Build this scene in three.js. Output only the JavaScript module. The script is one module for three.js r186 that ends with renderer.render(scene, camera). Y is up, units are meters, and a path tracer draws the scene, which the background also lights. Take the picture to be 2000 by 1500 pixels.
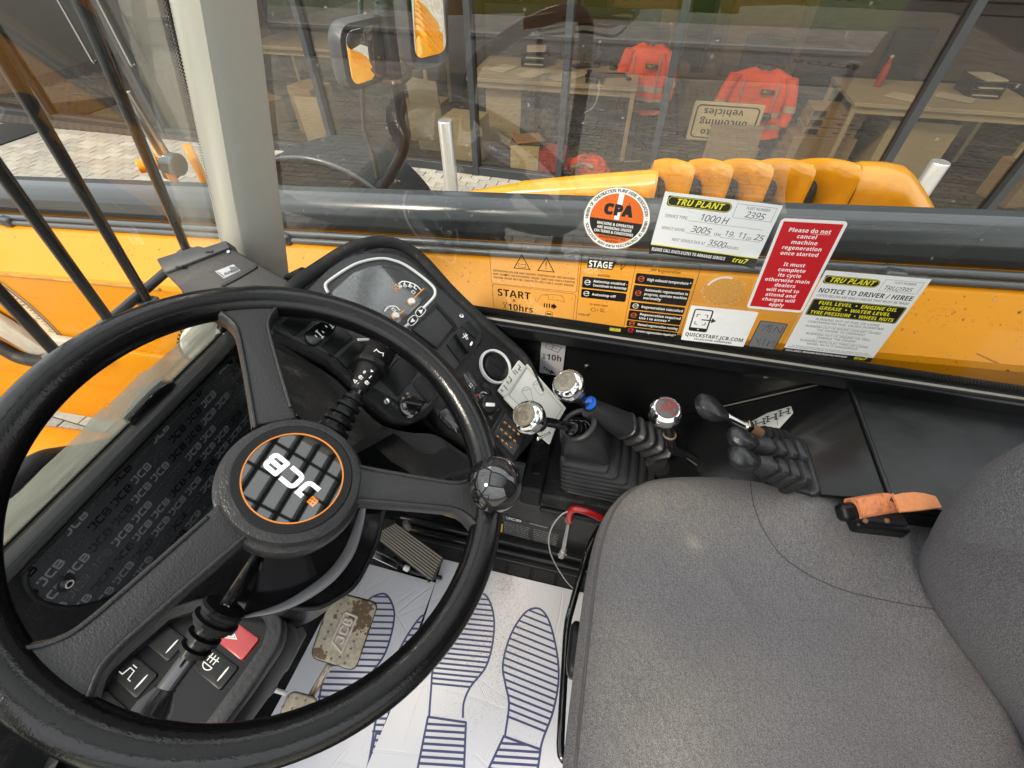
import * as THREE from 'three';
import { RoundedBoxGeometry } from 'three/addons/geometries/RoundedBoxGeometry.js';
import { mergeGeometries, mergeVertices, toCreasedNormals } from 'three/addons/utils/BufferGeometryUtils.js';

// ---------------------------------------------------------------- camera, sky, sun, exposure
const scene = new THREE.Scene();
const EYE = new THREE.Vector3(0, 2.05, 0), PITCH = 47.3 * Math.PI / 180, YAW = 13.2 * Math.PI / 180, FOCAL = 885;
const camera = new THREE.PerspectiveCamera(2 * Math.atan(750 / FOCAL) * 180 / Math.PI, 4 / 3, 0.02, 900);
const FLAT = new THREE.Vector3(-Math.sin(YAW), 0, -Math.cos(YAW));
const LOOK = FLAT.clone().multiplyScalar(Math.cos(PITCH)).add(new THREE.Vector3(0, -Math.sin(PITCH), 0));
camera.position.copy(EYE);
camera.lookAt(EYE.clone().add(LOOK));
scene.add(camera);
const renderer = new THREE.WebGLRenderer({ antialias: true });
renderer.toneMapping = THREE.LinearToneMapping;
renderer.toneMappingExposure = 1.28;
renderer.shadowMap.enabled = true;
{
  const w = 256, h = 128, data = new Float32Array(w * h * 4);
  for (let j = 0; j < h; j++) for (let i = 0; i < w; i++) {           // bright, slightly broken overcast
    const el = (j + 0.5) / h * Math.PI - Math.PI / 2, az = i / w * Math.PI * 2;
    const up = Math.max(0, Math.sin(el));
    const cl = 0.10 * Math.sin(az * 3 + 2.1 * el * 3) * Math.cos(el * 7 + az) + 0.07 * Math.sin(az * 7 - el * 11);
    const l = (1.30 + 0.9 * up) * (1 + cl * (el > 0 ? 1 : 0)) * (el < -0.02 ? 0.35 : 1), k = (j * w + i) * 4;
    data[k] = l * 0.97; data[k + 1] = l * 0.99; data[k + 2] = l * 1.03; data[k + 3] = 1;
  }
  const sky = new THREE.DataTexture(data, w, h, THREE.RGBAFormat, THREE.FloatType);
  sky.mapping = THREE.EquirectangularReflectionMapping; sky.magFilter = sky.minFilter = THREE.LinearFilter; sky.needsUpdate = true;
  scene.background = sky; scene.environment = sky;
}
const sun = new THREE.DirectionalLight(0xfff1de, 3.1);
sun.position.set(-6, 11, 7); sun.target.position.set(0, 1, -1);
sun.castShadow = true; sun.shadow.radius = 22; sun.shadow.mapSize.set(2048, 2048);
Object.assign(sun.shadow.camera, { left: -12, right: 12, top: 12, bottom: -12, near: 0.5, far: 60 });
scene.add(sun, sun.target);

// ---------------------------------------------------------------- sizing aids: where a sight line of the photograph meets a surface of the place
const V = (x, y, z) => new THREE.Vector3(x, y, z);
const SIDE = V(Math.cos(YAW), 0, -Math.sin(YAW)), DOWN = V(0, -Math.cos(PITCH), 0).addScaledVector(FLAT, -Math.sin(PITCH));
const sight = (x, y) => LOOK.clone().addScaledVector(SIDE, (x - 1000) / FOCAL).addScaledVector(DOWN, (y - 750) / FOCAL);
const onPlane = (x, y, p, n) => { const d = sight(x, y), t = p.clone().sub(EYE).dot(n) / d.dot(n); return EYE.clone().addScaledVector(d, t); };
const onX = (x, y, k) => onPlane(x, y, V(k, 0, 0), V(1, 0, 0)), onY = (x, y, k) => onPlane(x, y, V(0, k, 0), V(0, 1, 0)), onZ = (x, y, k) => onPlane(x, y, V(0, 0, k), V(0, 0, 1));
const seenAt = (p) => { const d = p.clone().sub(EYE), z = d.dot(LOOK); return [1000 + FOCAL * d.dot(SIDE) / z, 750 + FOCAL * d.dot(DOWN) / z, z]; };

// ---------------------------------------------------------------- random, noise, textures
function rng(seed) { let a = seed >>> 0; return () => { a = (a + 0x6D2B79F5) | 0; let t = Math.imul(a ^ (a >>> 15), 1 | a); t = (t + Math.imul(t ^ (t >>> 7), 61 | t)) ^ t; return ((t ^ (t >>> 14)) >>> 0) / 4294967296; }; }
const R = rng(7);
function tileNoise(size, cells, seed, octaves = 4) {                 // seamless value noise, 0..1
  const out = new Float32Array(size * size); let amp = 1, tot = 0;
  for (let o = 0; o < octaves; o++, amp *= 0.55) {
    const n = cells << o, r = rng(seed + o * 17), g = new Float32Array(n * n).map(() => r()); tot += amp;
    for (let y = 0; y < size; y++) for (let x = 0; x < size; x++) {
      const fx = x / size * n, fy = y / size * n, x0 = fx | 0, y0 = fy | 0, x1 = (x0 + 1) % n, y1 = (y0 + 1) % n;
      let u = fx - x0, v = fy - y0; u = u * u * (3 - 2 * u); v = v * v * (3 - 2 * v);
      out[y * size + x] += amp * ((g[y0 * n + x0] * (1 - u) + g[y0 * n + x1] * u) * (1 - v) + (g[y1 * n + x0] * (1 - u) + g[y1 * n + x1] * u) * v);
    }
  }
  for (let i = 0; i < out.length; i++) out[i] /= tot;
  return out;
}
function dataTex(size, fn, srgb) {
  const d = new Uint8Array(size * size * 4);
  for (let i = 0; i < size * size; i++) { const c = fn(i, i % size, (i / size) | 0); d[i * 4] = c[0] * 255; d[i * 4 + 1] = c[1] * 255; d[i * 4 + 2] = c[2] * 255; d[i * 4 + 3] = 255; }
  const t = new THREE.DataTexture(d, size, size); t.wrapS = t.wrapT = THREE.RepeatWrapping; t.magFilter = THREE.LinearFilter; t.minFilter = THREE.LinearMipmapLinearFilter; t.generateMipmaps = true;
  if (srgb) t.colorSpace = THREE.SRGBColorSpace; t.needsUpdate = true; return t;
}
const grey = (v) => { v = Math.min(1, Math.max(0, v)); return [v, v, v]; };
const nFine = tileNoise(256, 64, 11, 2), nMid = tileNoise(512, 8, 23, 5), nCoarse = tileNoise(256, 4, 41, 5), nSpeck = tileNoise(512, 128, 5, 2);
const texGrain = dataTex(256, (i) => grey(nFine[i]));                 // moulded plastic grain
const texSoft = dataTex(512, (i) => grey(0.35 + 0.5 * nMid[i]));       // uneven gloss
const texDust = dataTex(512, (i) => { const a = nMid[i], b = nSpeck[i], k = Math.max(0, a - 0.5) * 1.3 * (b > 0.45 ? 1 : 0.35) + (b > 0.80 ? 0.45 : 0); return [0.100 + 0.24 * k, 0.102 + 0.23 * k, 0.106 + 0.20 * k]; }, true);
const texPaint = dataTex(512, (i) => { const k = nSpeck[i] > 0.86 ? 0.8 : 1, m = 0.92 + 0.14 * (nMid[i] - 0.5); return [k * m, k * m, k * m]; }, true);
function canvasTex(w, h, draw, o = {}) {
  const c = document.createElement('canvas'); c.width = w; c.height = h; const g = c.getContext('2d'); draw(g, w, h);
  const t = new THREE.CanvasTexture(c); if (!o.linear) t.colorSpace = THREE.SRGBColorSpace; t.anisotropy = 8;
  if (o.repeat) t.wrapS = t.wrapT = THREE.RepeatWrapping; return t;
}

const texScuff = canvasTex(1024, 1024, (g, w) => {                      // black enamel with pale scratches and settled grit
  g.fillStyle = '#7c7c7c'; g.fillRect(0, 0, w, w); const r = rng(81);
  for (let i = 0; i < 120; i++) { const x = r() * w, y = r() * w, a = r() * 6.28, l = 6 + 90 * r() * r(); g.strokeStyle = `rgba(255,255,250,${0.12 + 0.3 * r()})`; g.lineWidth = 0.5 + r(); g.beginPath(); g.moveTo(x, y); g.quadraticCurveTo(x + l * 0.5 * Math.cos(a), y + l * 0.5 * Math.sin(a + 0.2), x + l * Math.cos(a), y + l * Math.sin(a)); g.stroke(); }
  for (let i = 0; i < 2600; i++) { g.fillStyle = `rgba(255,250,235,${0.45 * r() * r()})`; g.fillRect(r() * w, r() * w, 1 + 2 * r(), 1 + 2 * r()); }
  for (let i = 0; i < 16; i++) { const x = r() * w, y = r() * w; for (let k = 0; k < 260; k++) { g.fillStyle = `rgba(240,235,220,${0.10 * r()})`; g.fillRect(x + 90 * (r() + r() - 1), y + 60 * (r() + r() - 1), 1 + 3 * r(), 1 + 3 * r()); } }
}, { repeat: true });
const texWorn = canvasTex(1024, 1024, (g, w) => {                       // paint with chips, scratches and rubbed dirt
  g.fillStyle = '#f4f4f4'; g.fillRect(0, 0, w, w); const r = rng(33);
  for (let i = 0; i < 900; i++) { g.fillStyle = `rgba(${60 + 60 * r()},${50 + 40 * r()},${40 + 30 * r()},${0.25 + 0.5 * r()})`; const q = r() * r() * 3.2; g.beginPath(); g.ellipse(r() * w, r() * w, 0.5 + q, 0.5 + q * 0.5, r() * 3, 0, 7); g.fill(); }
  for (let i = 0; i < 70; i++) { const x = r() * w, y = r() * w, a = (r() - 0.5) * 0.9, l = 10 + 120 * r() * r(); g.strokeStyle = r() > 0.5 ? 'rgba(90,60,40,0.55)' : 'rgba(255,240,200,0.6)'; g.lineWidth = 0.6 + 1.6 * r(); g.beginPath(); g.moveTo(x, y); g.lineTo(x + l * Math.cos(a), y + l * Math.sin(a)); g.stroke(); }
  for (let i = 0; i < 26; i++) { const x = r() * w, y = r() * w; for (let k = 0; k < 140; k++) { g.fillStyle = `rgba(${150 + 40 * r()},${125 + 30 * r()},${100 + 20 * r()},${0.22 * r()})`; g.fillRect(x + 120 * (r() + r() - 1), y + 22 * (r() + r() - 1), 1 + 7 * r(), 1 + 2 * r()); } }
}, { repeat: true });

// ---------------------------------------------------------------- materials (real base colours)
const rgb = (r, g, b) => new THREE.Color().setRGB(r, g, b);
const mat = (c, rough, o = {}) => new THREE.MeshPhysicalMaterial(Object.assign({ color: c, roughness: rough }, o));
const M = {
  plastic: mat(rgb(1, 1, 1), 0.62, { specularIntensity: 0.55, map: texDust, bumpMap: texGrain, bumpScale: 0.0006 }),
  plasticSmooth: mat(rgb(0.0075, 0.0078, 0.0085), 0.36, { specularIntensity: 0.5, bumpMap: texGrain, bumpScale: 0.0001 }),
  wheelSkin: mat(rgb(0.022, 0.0225, 0.0235), 0.36, { specularIntensity: 0.7, bumpMap: texGrain, bumpScale: 0.00035 }),
  rim: mat(rgb(0.004, 0.004, 0.0043), 0.30, { specularIntensity: 0.75, roughnessMap: texSoft, bumpMap: texGrain, bumpScale: 0.00012 }),
  gloss: mat(rgb(0.008, 0.008, 0.009), 0.06, { clearcoat: 1, clearcoatRoughness: 0.03 }),
  blackPaint: mat(rgb(0.030, 0.032, 0.034), 0.33, { specularIntensity: 0.6, map: texScuff, roughnessMap: texSoft, bumpMap: texSoft, bumpScale: 0.0004 }),
  rubber: mat(rgb(0.014, 0.014, 0.015), 0.5, { specularIntensity: 0.6, bumpMap: texSoft, bumpScale: 0.0003 }),
  print: mat(rgb(0.78, 0.78, 0.76), 0.6),
  chrome: mat(rgb(0.86, 0.87, 0.88), 0.05, { metalness: 1 }),
  steel: mat(rgb(0.55, 0.55, 0.53), 0.28, { metalness: 1, roughnessMap: texSoft }),
  rust: mat(rgb(0.16, 0.085, 0.045), 0.75, { bumpMap: texSoft, bumpScale: 0.001 }),
  yellow: mat(rgb(0.66, 0.265, 0.002), 0.36, { specularIntensity: 0.7, map: texWorn, bumpMap: texSoft, bumpScale: 0.0004 }),
  bonnet: mat(rgb(0.80, 0.345, 0.003), 0.3, { map: texPaint, clearcoat: 0.4, clearcoatRoughness: 0.12 }),
  boomGrey: mat(rgb(0.058, 0.066, 0.070), 0.36, { map: texWorn, roughnessMap: texSoft, bumpMap: texSoft, bumpScale: 0.0006 }),
  pipe: mat(rgb(0.085, 0.092, 0.096), 0.45, { roughnessMap: texSoft }),
  pillar: mat(rgb(0.43, 0.43, 0.37), 0.5, { bumpMap: texGrain, bumpScale: 0.0002 }),
  pane: mat(rgb(0.95, 0.96, 0.93), 0, { transmission: 1, thickness: 0, ior: 1.82, side: THREE.DoubleSide }),
  officePane: mat(rgb(0.66, 0.60, 0.50), 0, { transmission: 1, thickness: 0, ior: 1.75, side: THREE.DoubleSide }),
  mullion: mat(rgb(0.030, 0.033, 0.036), 0.45),
  red: mat(rgb(0.33, 0.006, 0.006), 0.28, { clearcoat: 0.5, clearcoatRoughness: 0.1 }),
};

// ---------------------------------------------------------------- geometry helpers (all return geometry in world metres)
const M4 = () => new THREE.Matrix4();
const frame = (o, x, y, z) => M4().makeBasis(x, y, z).setPosition(o);
function frameN(o, n, right) { const z = n.clone().normalize(), x = right.clone().addScaledVector(z, -right.dot(z)).normalize(); return frame(o, x, z.clone().cross(x), z); }
function uvBox(g, s = 0.25) {                                         // texture laid in metres on the face's main axis
  g = g.index ? g.toNonIndexed() : g; const p = g.attributes.position, uv = new Float32Array(p.count * 2), a = V(), b = V(), c = V();
  for (let i = 0; i < p.count; i += 3) {
    a.fromBufferAttribute(p, i); b.fromBufferAttribute(p, i + 1); c.fromBufferAttribute(p, i + 2);
    const n = b.clone().sub(a).cross(c.clone().sub(a)), ax = Math.abs(n.x), ay = Math.abs(n.y), az = Math.abs(n.z);
    [a, b, c].forEach((q, k) => { const u = ax > ay && ax > az ? [q.z, q.y] : ay > az ? [q.x, q.z] : [q.x, q.y]; uv[(i + k) * 2] = u[0] / s; uv[(i + k) * 2 + 1] = u[1] / s; });
  }
  g.setAttribute('uv', new THREE.BufferAttribute(uv, 2)); return g;
}
const clean = (g) => { g = g.index ? g.toNonIndexed() : g; for (const k of Object.keys(g.attributes)) if (!['position', 'normal', 'uv'].includes(k)) g.deleteAttribute(k); return g; };
const join = (list) => mergeGeometries(list.map(clean), false);
const box = (w, h, d, c, r = 0.004, m) => { const g = new RoundedBoxGeometry(w, h, d, 2, Math.min(r, w / 2.01, h / 2.01, d / 2.01)); if (m) g.applyMatrix4(m); if (c) g.translate(c.x, c.y, c.z); return uvBox(g); };
const plainBox = (w, h, d, c) => { const g = new THREE.BoxGeometry(w, h, d); g.translate(c.x, c.y, c.z); return uvBox(g); };
function polyShape(pts, r = 0) {                                      // closed outline with rounded corners
  const s = new THREE.Shape(), n = pts.length;
  if (!r) { pts.forEach((p, i) => i ? s.lineTo(p[0], p[1]) : s.moveTo(p[0], p[1])); s.closePath(); return s; }
  for (let i = 0; i < n; i++) {
    const p = pts[i], a = pts[(i + n - 1) % n], b = pts[(i + 1) % n], la = Math.hypot(a[0] - p[0], a[1] - p[1]), lb = Math.hypot(b[0] - p[0], b[1] - p[1]), rr = Math.min(p[2] ?? r, la * 0.48, lb * 0.48);
    const s0 = [p[0] + (a[0] - p[0]) / la * rr, p[1] + (a[1] - p[1]) / la * rr], s1 = [p[0] + (b[0] - p[0]) / lb * rr, p[1] + (b[1] - p[1]) / lb * rr];
    i ? s.lineTo(s0[0], s0[1]) : s.moveTo(s0[0], s0[1]); s.quadraticCurveTo(p[0], p[1], s1[0], s1[1]);
  }
  s.closePath(); return s;
}
function prism(shape, depth, m, bevel = 0.002, o = {}) {              // outline in the frame's x,y; solid lies from z = -depth to 0
  const b = Math.min(bevel, depth * 0.45), opt = { depth: depth - 2 * b, bevelEnabled: b > 0, bevelThickness: b, bevelSize: b, bevelOffset: -b, bevelSegments: 3, curveSegments: o.seg ?? 10 };
  let g = new THREE.ExtrudeGeometry(shape, opt); g.translate(0, 0, -depth + b); g = toCreasedNormals(g, 0.6); if (m) g.applyMatrix4(m); return uvBox(g, o.uv ?? 0.25);
}
const ringShape = (r1, r0, n = 48) => { const s = new THREE.Shape(); s.absarc(0, 0, r1, 0, 2 * Math.PI); const h = new THREE.Path(); h.absarc(0, 0, r0, 0, 2 * Math.PI, true); s.holes.push(h); return s; };
const rectPts = (w, h, x = 0, y = 0) => [[x - w / 2, y - h / 2], [x + w / 2, y - h / 2], [x + w / 2, y + h / 2], [x - w / 2, y + h / 2]];
function tube(pts, r, o = {}) {
  const c = new THREE.CatmullRomCurve3(pts, !!o.closed, 'catmullrom', o.tension ?? 0.5), n = o.n ?? Math.max(8, pts.length * 8), list = [new THREE.TubeGeometry(c, n, r, o.rad ?? 12, !!o.closed)];
  if (!o.closed) for (const p of [pts[0], pts[pts.length - 1]]) { const s = new THREE.SphereGeometry(r, o.rad ?? 12, 8); s.translate(p.x, p.y, p.z); list.push(s); }
  return join(list);
}
const straight = (pts, r, o = {}) => { const q = []; pts.forEach((p, i) => { if (i) { q.push(pts[i - 1].clone().lerp(p, 0.12), pts[i - 1].clone().lerp(p, 0.88)); } if (i === 0 || i === pts.length - 1) q.push(p.clone()); }); return tube(q.sort ? q : q, r, o); };
function turned(profile, p, axis, seg = 32) {                         // lathe: [radius, height along the axis]
  const g = toCreasedNormals(new THREE.LatheGeometry(profile.map((q) => new THREE.Vector2(Math.max(q[0], 1e-5), q[1])), seg), 0.6);
  g.applyQuaternion(new THREE.Quaternion().setFromUnitVectors(V(0, 1, 0), axis.clone().normalize())); g.translate(p.x, p.y, p.z); return clean(g);
}
function rod(a, b, r0, r1 = r0, seg = 20, ch = 0.12) { const l = a.distanceTo(b), c = Math.min(r0, r1) * ch; return turned([[0, 0], [r0 - c, 0], [r0, c], [r1, l - c], [r1 - c, l], [0, l]], a, b.clone().sub(a), seg); }
function ball(p, r, sx = 1, sy = 1, sz = 1, seg = 32) { const g = new THREE.SphereGeometry(r, seg, seg / 2 | 0); g.scale(sx, sy, sz); g.translate(p.x, p.y, p.z); return g; }
function rr(c, ux, uy, hw, hh, r, k = 4) {                            // rounded rectangle as a ring of points
  const out = []; r = Math.min(r, hw * 0.98, hh * 0.98);
  for (const [sx, sy, a0] of [[1, 1, 0], [-1, 1, 90], [-1, -1, 180], [1, -1, 270]]) for (let i = 0; i <= k; i++) { const a = (a0 + 90 * i / k) * Math.PI / 180; out.push(c.clone().addScaledVector(ux, sx * (hw - r) + r * Math.cos(a)).addScaledVector(uy, sy * (hh - r) + r * Math.sin(a))); }
  return out;
}
function loft(rings, crease = 0.7, caps = true) {
  const n = rings[0].length, pos = [], idx = []; rings.forEach((r) => r.forEach((p) => pos.push(p.x, p.y, p.z)));
  for (let i = 0; i + 1 < rings.length; i++) for (let j = 0; j < n; j++) { const a = i * n + j, b = i * n + (j + 1) % n; idx.push(a, b, a + n, b, b + n, a + n); }
  if (caps) for (const [k, f] of [[0, 1], [rings.length - 1, 0]]) { const c = V(); rings[k].forEach((p) => c.add(p)); c.divideScalar(n); const m = pos.length / 3; pos.push(c.x, c.y, c.z); for (let j = 0; j < n; j++) f ? idx.push(m, k * n + (j + 1) % n, k * n + j) : idx.push(m, k * n + j, k * n + (j + 1) % n); }
  const g = new THREE.BufferGeometry(); g.setAttribute('position', new THREE.Float32BufferAttribute(pos, 3)); g.setIndex(idx); return uvBox(toCreasedNormals(g, crease));
}
function sheet(nu, nv, f, uvs = null) {                               // smooth grid surface
  const pos = [], uv = [], idx = [];
  for (let j = 0; j <= nv; j++) for (let i = 0; i <= nu; i++) { const p = f(i / nu, j / nv); pos.push(p.x, p.y, p.z); uv.push(i / nu, j / nv); }
  for (let j = 0; j < nv; j++) for (let i = 0; i < nu; i++) { const a = j * (nu + 1) + i; idx.push(a, a + 1, a + nu + 1, a + 1, a + nu + 2, a + nu + 1); }
  const g = new THREE.BufferGeometry(); g.setAttribute('position', new THREE.Float32BufferAttribute(pos, 3)); g.setAttribute('uv', new THREE.Float32BufferAttribute(uv, 2)); g.setIndex(idx); g.computeVertexNormals(); return uvs ? uvBox(g, uvs) : g;
}
const card = (w, h, m) => { const g = new THREE.PlaneGeometry(w, h); g.applyMatrix4(m); return g; };

// ---------------------------------------------------------------- naming: things, parts, setting
const used = {};
function numbered(n) { const k = used[n] = (used[n] ?? -1) + 1; return k ? n + '_' + String(k).padStart(3, '0') : n; }
const originOf = new Map();
function thing(name, label, category, at = V(0, 0, 0), group) {
  const o = new THREE.Group(); o.name = numbered(name); o.position.copy(at); o.userData = { label, category }; if (group) o.userData.group = group;
  originOf.set(o, at.clone()); scene.add(o); return o;
}
function part(parent, name, geo, material, label) {                   // geometry comes in world metres
  const at = originOf.get(parent); geo = geo.clone(); geo.translate(-at.x, -at.y, -at.z);
  const m = new THREE.Mesh(geo, material); m.name = name; m.castShadow = m.receiveShadow = true; if (label) m.userData.label = label; parent.add(m); originOf.set(m, at); return m;
}
function single(name, geo, material, label, category, group) {
  geo.computeBoundingBox(); const b = geo.boundingBox, at = V((b.min.x + b.max.x) / 2, b.min.y, (b.min.z + b.max.z) / 2); geo = geo.clone(); geo.translate(-at.x, -at.y, -at.z);
  const m = new THREE.Mesh(geo, material); m.name = numbered(name); m.position.copy(at); m.castShadow = m.receiveShadow = true; m.userData = { label, category }; if (group) m.userData.group = group; originOf.set(m, at); scene.add(m); return m;
}
function setting(name, geo, material, label, category) {
  const m = new THREE.Mesh(geo, material); m.name = numbered(name); m.castShadow = m.receiveShadow = true; m.userData = { kind: 'structure', label, category }; originOf.set(m, V(0, 0, 0)); scene.add(m); return m;
}
// ================================================================ THE YARD AND THE OFFICE FRONT
const facadeZ = (x) => -4.68 + 0.055 * x, facadeN = V(-0.055, 0, 1).normalize(), facadeX = V(1, 0, 0.055).normalize();
{
  const g = new THREE.PlaneGeometry(1600, 1600); g.rotateX(-Math.PI / 2); g.translate(0, -0.03, 0);
  setting('ground', uvBox(g, 3), mat(rgb(0.13, 0.125, 0.115), 0.9), 'dark earth and joint sand under the paving', 'ground');
  const texSlab = dataTex(512, (i) => { const v = 0.50 + 0.26 * (nMid[i] - 0.5) + (nSpeck[i] > 0.82 ? -0.08 : 0); return [v * 1.03, v, v * 0.92]; }, true);
  const texTar = dataTex(512, (i) => { const v = 0.30 + 0.22 * (nSpeck[i] - 0.5) + 0.1 * (nMid[i] - 0.5); return [v, v, v]; }, true);
  const flat = (x0, x1, z0, z1, y, m, name, label, cat, uv) => { const q = new THREE.BoxGeometry(x1 - x0, 0.06, z1 - z0); q.translate((x0 + x1) / 2, y - 0.03, (z0 + z1) / 2); return setting(name, uvBox(q, uv), m, label, cat); };
  flat(-14, 16, 8.15, 10.1, 0.004, mat(rgb(1, 1, 1), 0.9, { map: texTar }), 'road', 'asphalt strip of parking bays beyond the paving', 'road', 0.8);
  flat(-14, 16, 10.24, 12.2, 0.1, mat(rgb(1, 1, 1), 0.9, { map: texSlab }), 'pavement', 'pale concrete footway before the grass', 'pavement', 2.2);
  flat(-14, 16, 10.1, 10.24, 0.11, mat(rgb(0.40, 0.39, 0.36), 0.85), 'kerb', 'pale concrete kerb along the footway', 'kerb', 1);
  flat(-40, 40, 12.2, 60, 0.09, mat(rgb(0.09, 0.15, 0.03), 0.95), 'lawn', 'soil and mown turf beyond the footway', 'ground', 3);
  const blade = new THREE.ConeGeometry(0.012, 0.09, 3); blade.translate(0, 0.045, 0);
  const gr = new THREE.InstancedMesh(blade, mat(rgb(0.13, 0.24, 0.04), 0.8), 26000), m = M4(), q = new THREE.Quaternion();
  for (let i = 0; i < 26000; i++) { q.setFromEuler(new THREE.Euler((R() - 0.5) * 0.9, R() * 6, (R() - 0.5) * 0.9)); m.compose(V(-9 + 18 * R(), 0.085, 12.22 + 7 * R() * R()), q, V(1.2, 0.7 + R(), 1.2)); gr.setMatrixAt(i, m); }
  gr.name = 'grass'; gr.userData = { kind: 'stuff', label: 'short green grass beyond the footway', category: 'grass' }; scene.add(gr);
  // words painted in the parking bays
  for (const [x0, z0, x1, z1] of [[-0.05, 8.5, -2.1, 9.35], [4.55, 9.1, 2.5, 9.75]]) {
    const t = canvasTex(512, 96, (c, w, h) => { c.clearRect(0, 0, w, h); c.fillStyle = '#e6e5df'; c.font = 'bold 92px sans-serif'; c.textAlign = 'center'; c.textBaseline = 'middle'; c.save(); c.translate(w / 2, h / 2 + 4); c.scale(0.98, 1); c.fillText('DIRECTOR', 0, 0, w); c.restore(); });
    const dx = V(x1 - x0, 0, z1 - z0), L = dx.length(); dx.normalize();
    const c = card(L, L * 0.19, frame(V((x0 + x1) / 2, 0.010, (z0 + z1) / 2), dx, V(dx.z, 0, -dx.x).negate().multiplyScalar(dx.x < 0 ? 1 : -1), V(0, 1, 0)));
    single('bay_lettering', c, mat(rgb(1, 1, 1), 0.8, { map: t, transparent: true, side: THREE.DoubleSide }), x0 < 1 ? 'white painted lettering in the parking bay behind the cab' : 'white painted lettering in the parking bay behind the seat', 'road marking');
  }
  // paving: block pavers laid in courses, nearest ones in view singly, the others joined
  const texBlock = dataTex(512, (i) => { const v = 0.92 + 0.3 * (nMid[i] - 0.5) + 0.14 * (nSpeck[i] - 0.5); return [v, v, v]; }, true);
  const bl = 0.205, bw = 0.104, blk = new RoundedBoxGeometry(bl - 0.007, 0.06, bw - 0.007, 1, 0.004); blk.translate(0, -0.03, 0);
  const bm = [[0.44, 0.41, 0.345], [0.40, 0.375, 0.32], [0.47, 0.435, 0.36], [0.36, 0.34, 0.295], [0.42, 0.375, 0.30], [0.50, 0.47, 0.40]].map((c) => mat(rgb(...c), 0.85, { map: texBlock, bumpMap: texBlock, bumpScale: 0.002 }));
  const near = [], far = [];
  for (let j = 0; j < 124; j++) for (let i = -44; i < 30; i++) {
    const a = (i + (j % 2) * 0.5 + 0.02 * (R() - 0.5)) * bl, b = j * bw, p = V(a, (R() - 0.5) * 0.004, facadeZ(0) + 0.055 * a + 0.06 + b);
    if (p.z > 8.1) continue;
    const s = seenAt(p), view = s[2] > 0 && ((s[0] > -30 && s[0] < 450 && s[1] > 215 && s[1] < 352 && s[1] < 352) || (s[0] > 505 && s[0] < 960 && s[1] > 270 && s[1] < 374));
    (view ? near : far).push([p, s[2], R()]);
  }
  near.sort((a, b) => a[1] - b[1]); const single300 = near.splice(0, 300);
  const base = setting('paving', flatSheet(-9.2, 6.2, -4.7, 8.15, -0.012), mat(rgb(0.17, 0.16, 0.14), 0.95), 'buff block paving in front of the office', 'paving');
  for (const [p, , r] of single300) { const b = new THREE.Mesh(blk, bm[(r * 6) | 0]); b.name = 'paver'; b.position.copy(p); b.rotation.y = -0.055 + (R() - 0.5) * 0.02; b.rotation.z = (R() - 0.5) * 0.01; b.receiveShadow = b.castShadow = true; base.add(b); }
  const rest = near.concat(far), im = new THREE.InstancedMesh(blk, mat(rgb(1, 1, 1), 0.85, { map: texBlock }), rest.length);
  rest.forEach(([p, , r], i) => { q.setFromEuler(new THREE.Euler(0, -0.055, 0)); m.compose(p, q, V(1, 1, 1)); im.setMatrixAt(i, m); im.setColorAt(i, bm[(r * 6) | 0].color); });
  im.name = 'pavers'; im.userData = { kind: 'stuff' }; im.receiveShadow = true; base.add(im);
}
function flatSheet(x0, x1, z0, z1, y) { const g = new THREE.BoxGeometry(x1 - x0, 0.012, z1 - z0); g.translate((x0 + x1) / 2, y - 0.006, (z0 + z1) / 2); return uvBox(g, 1); }

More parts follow.
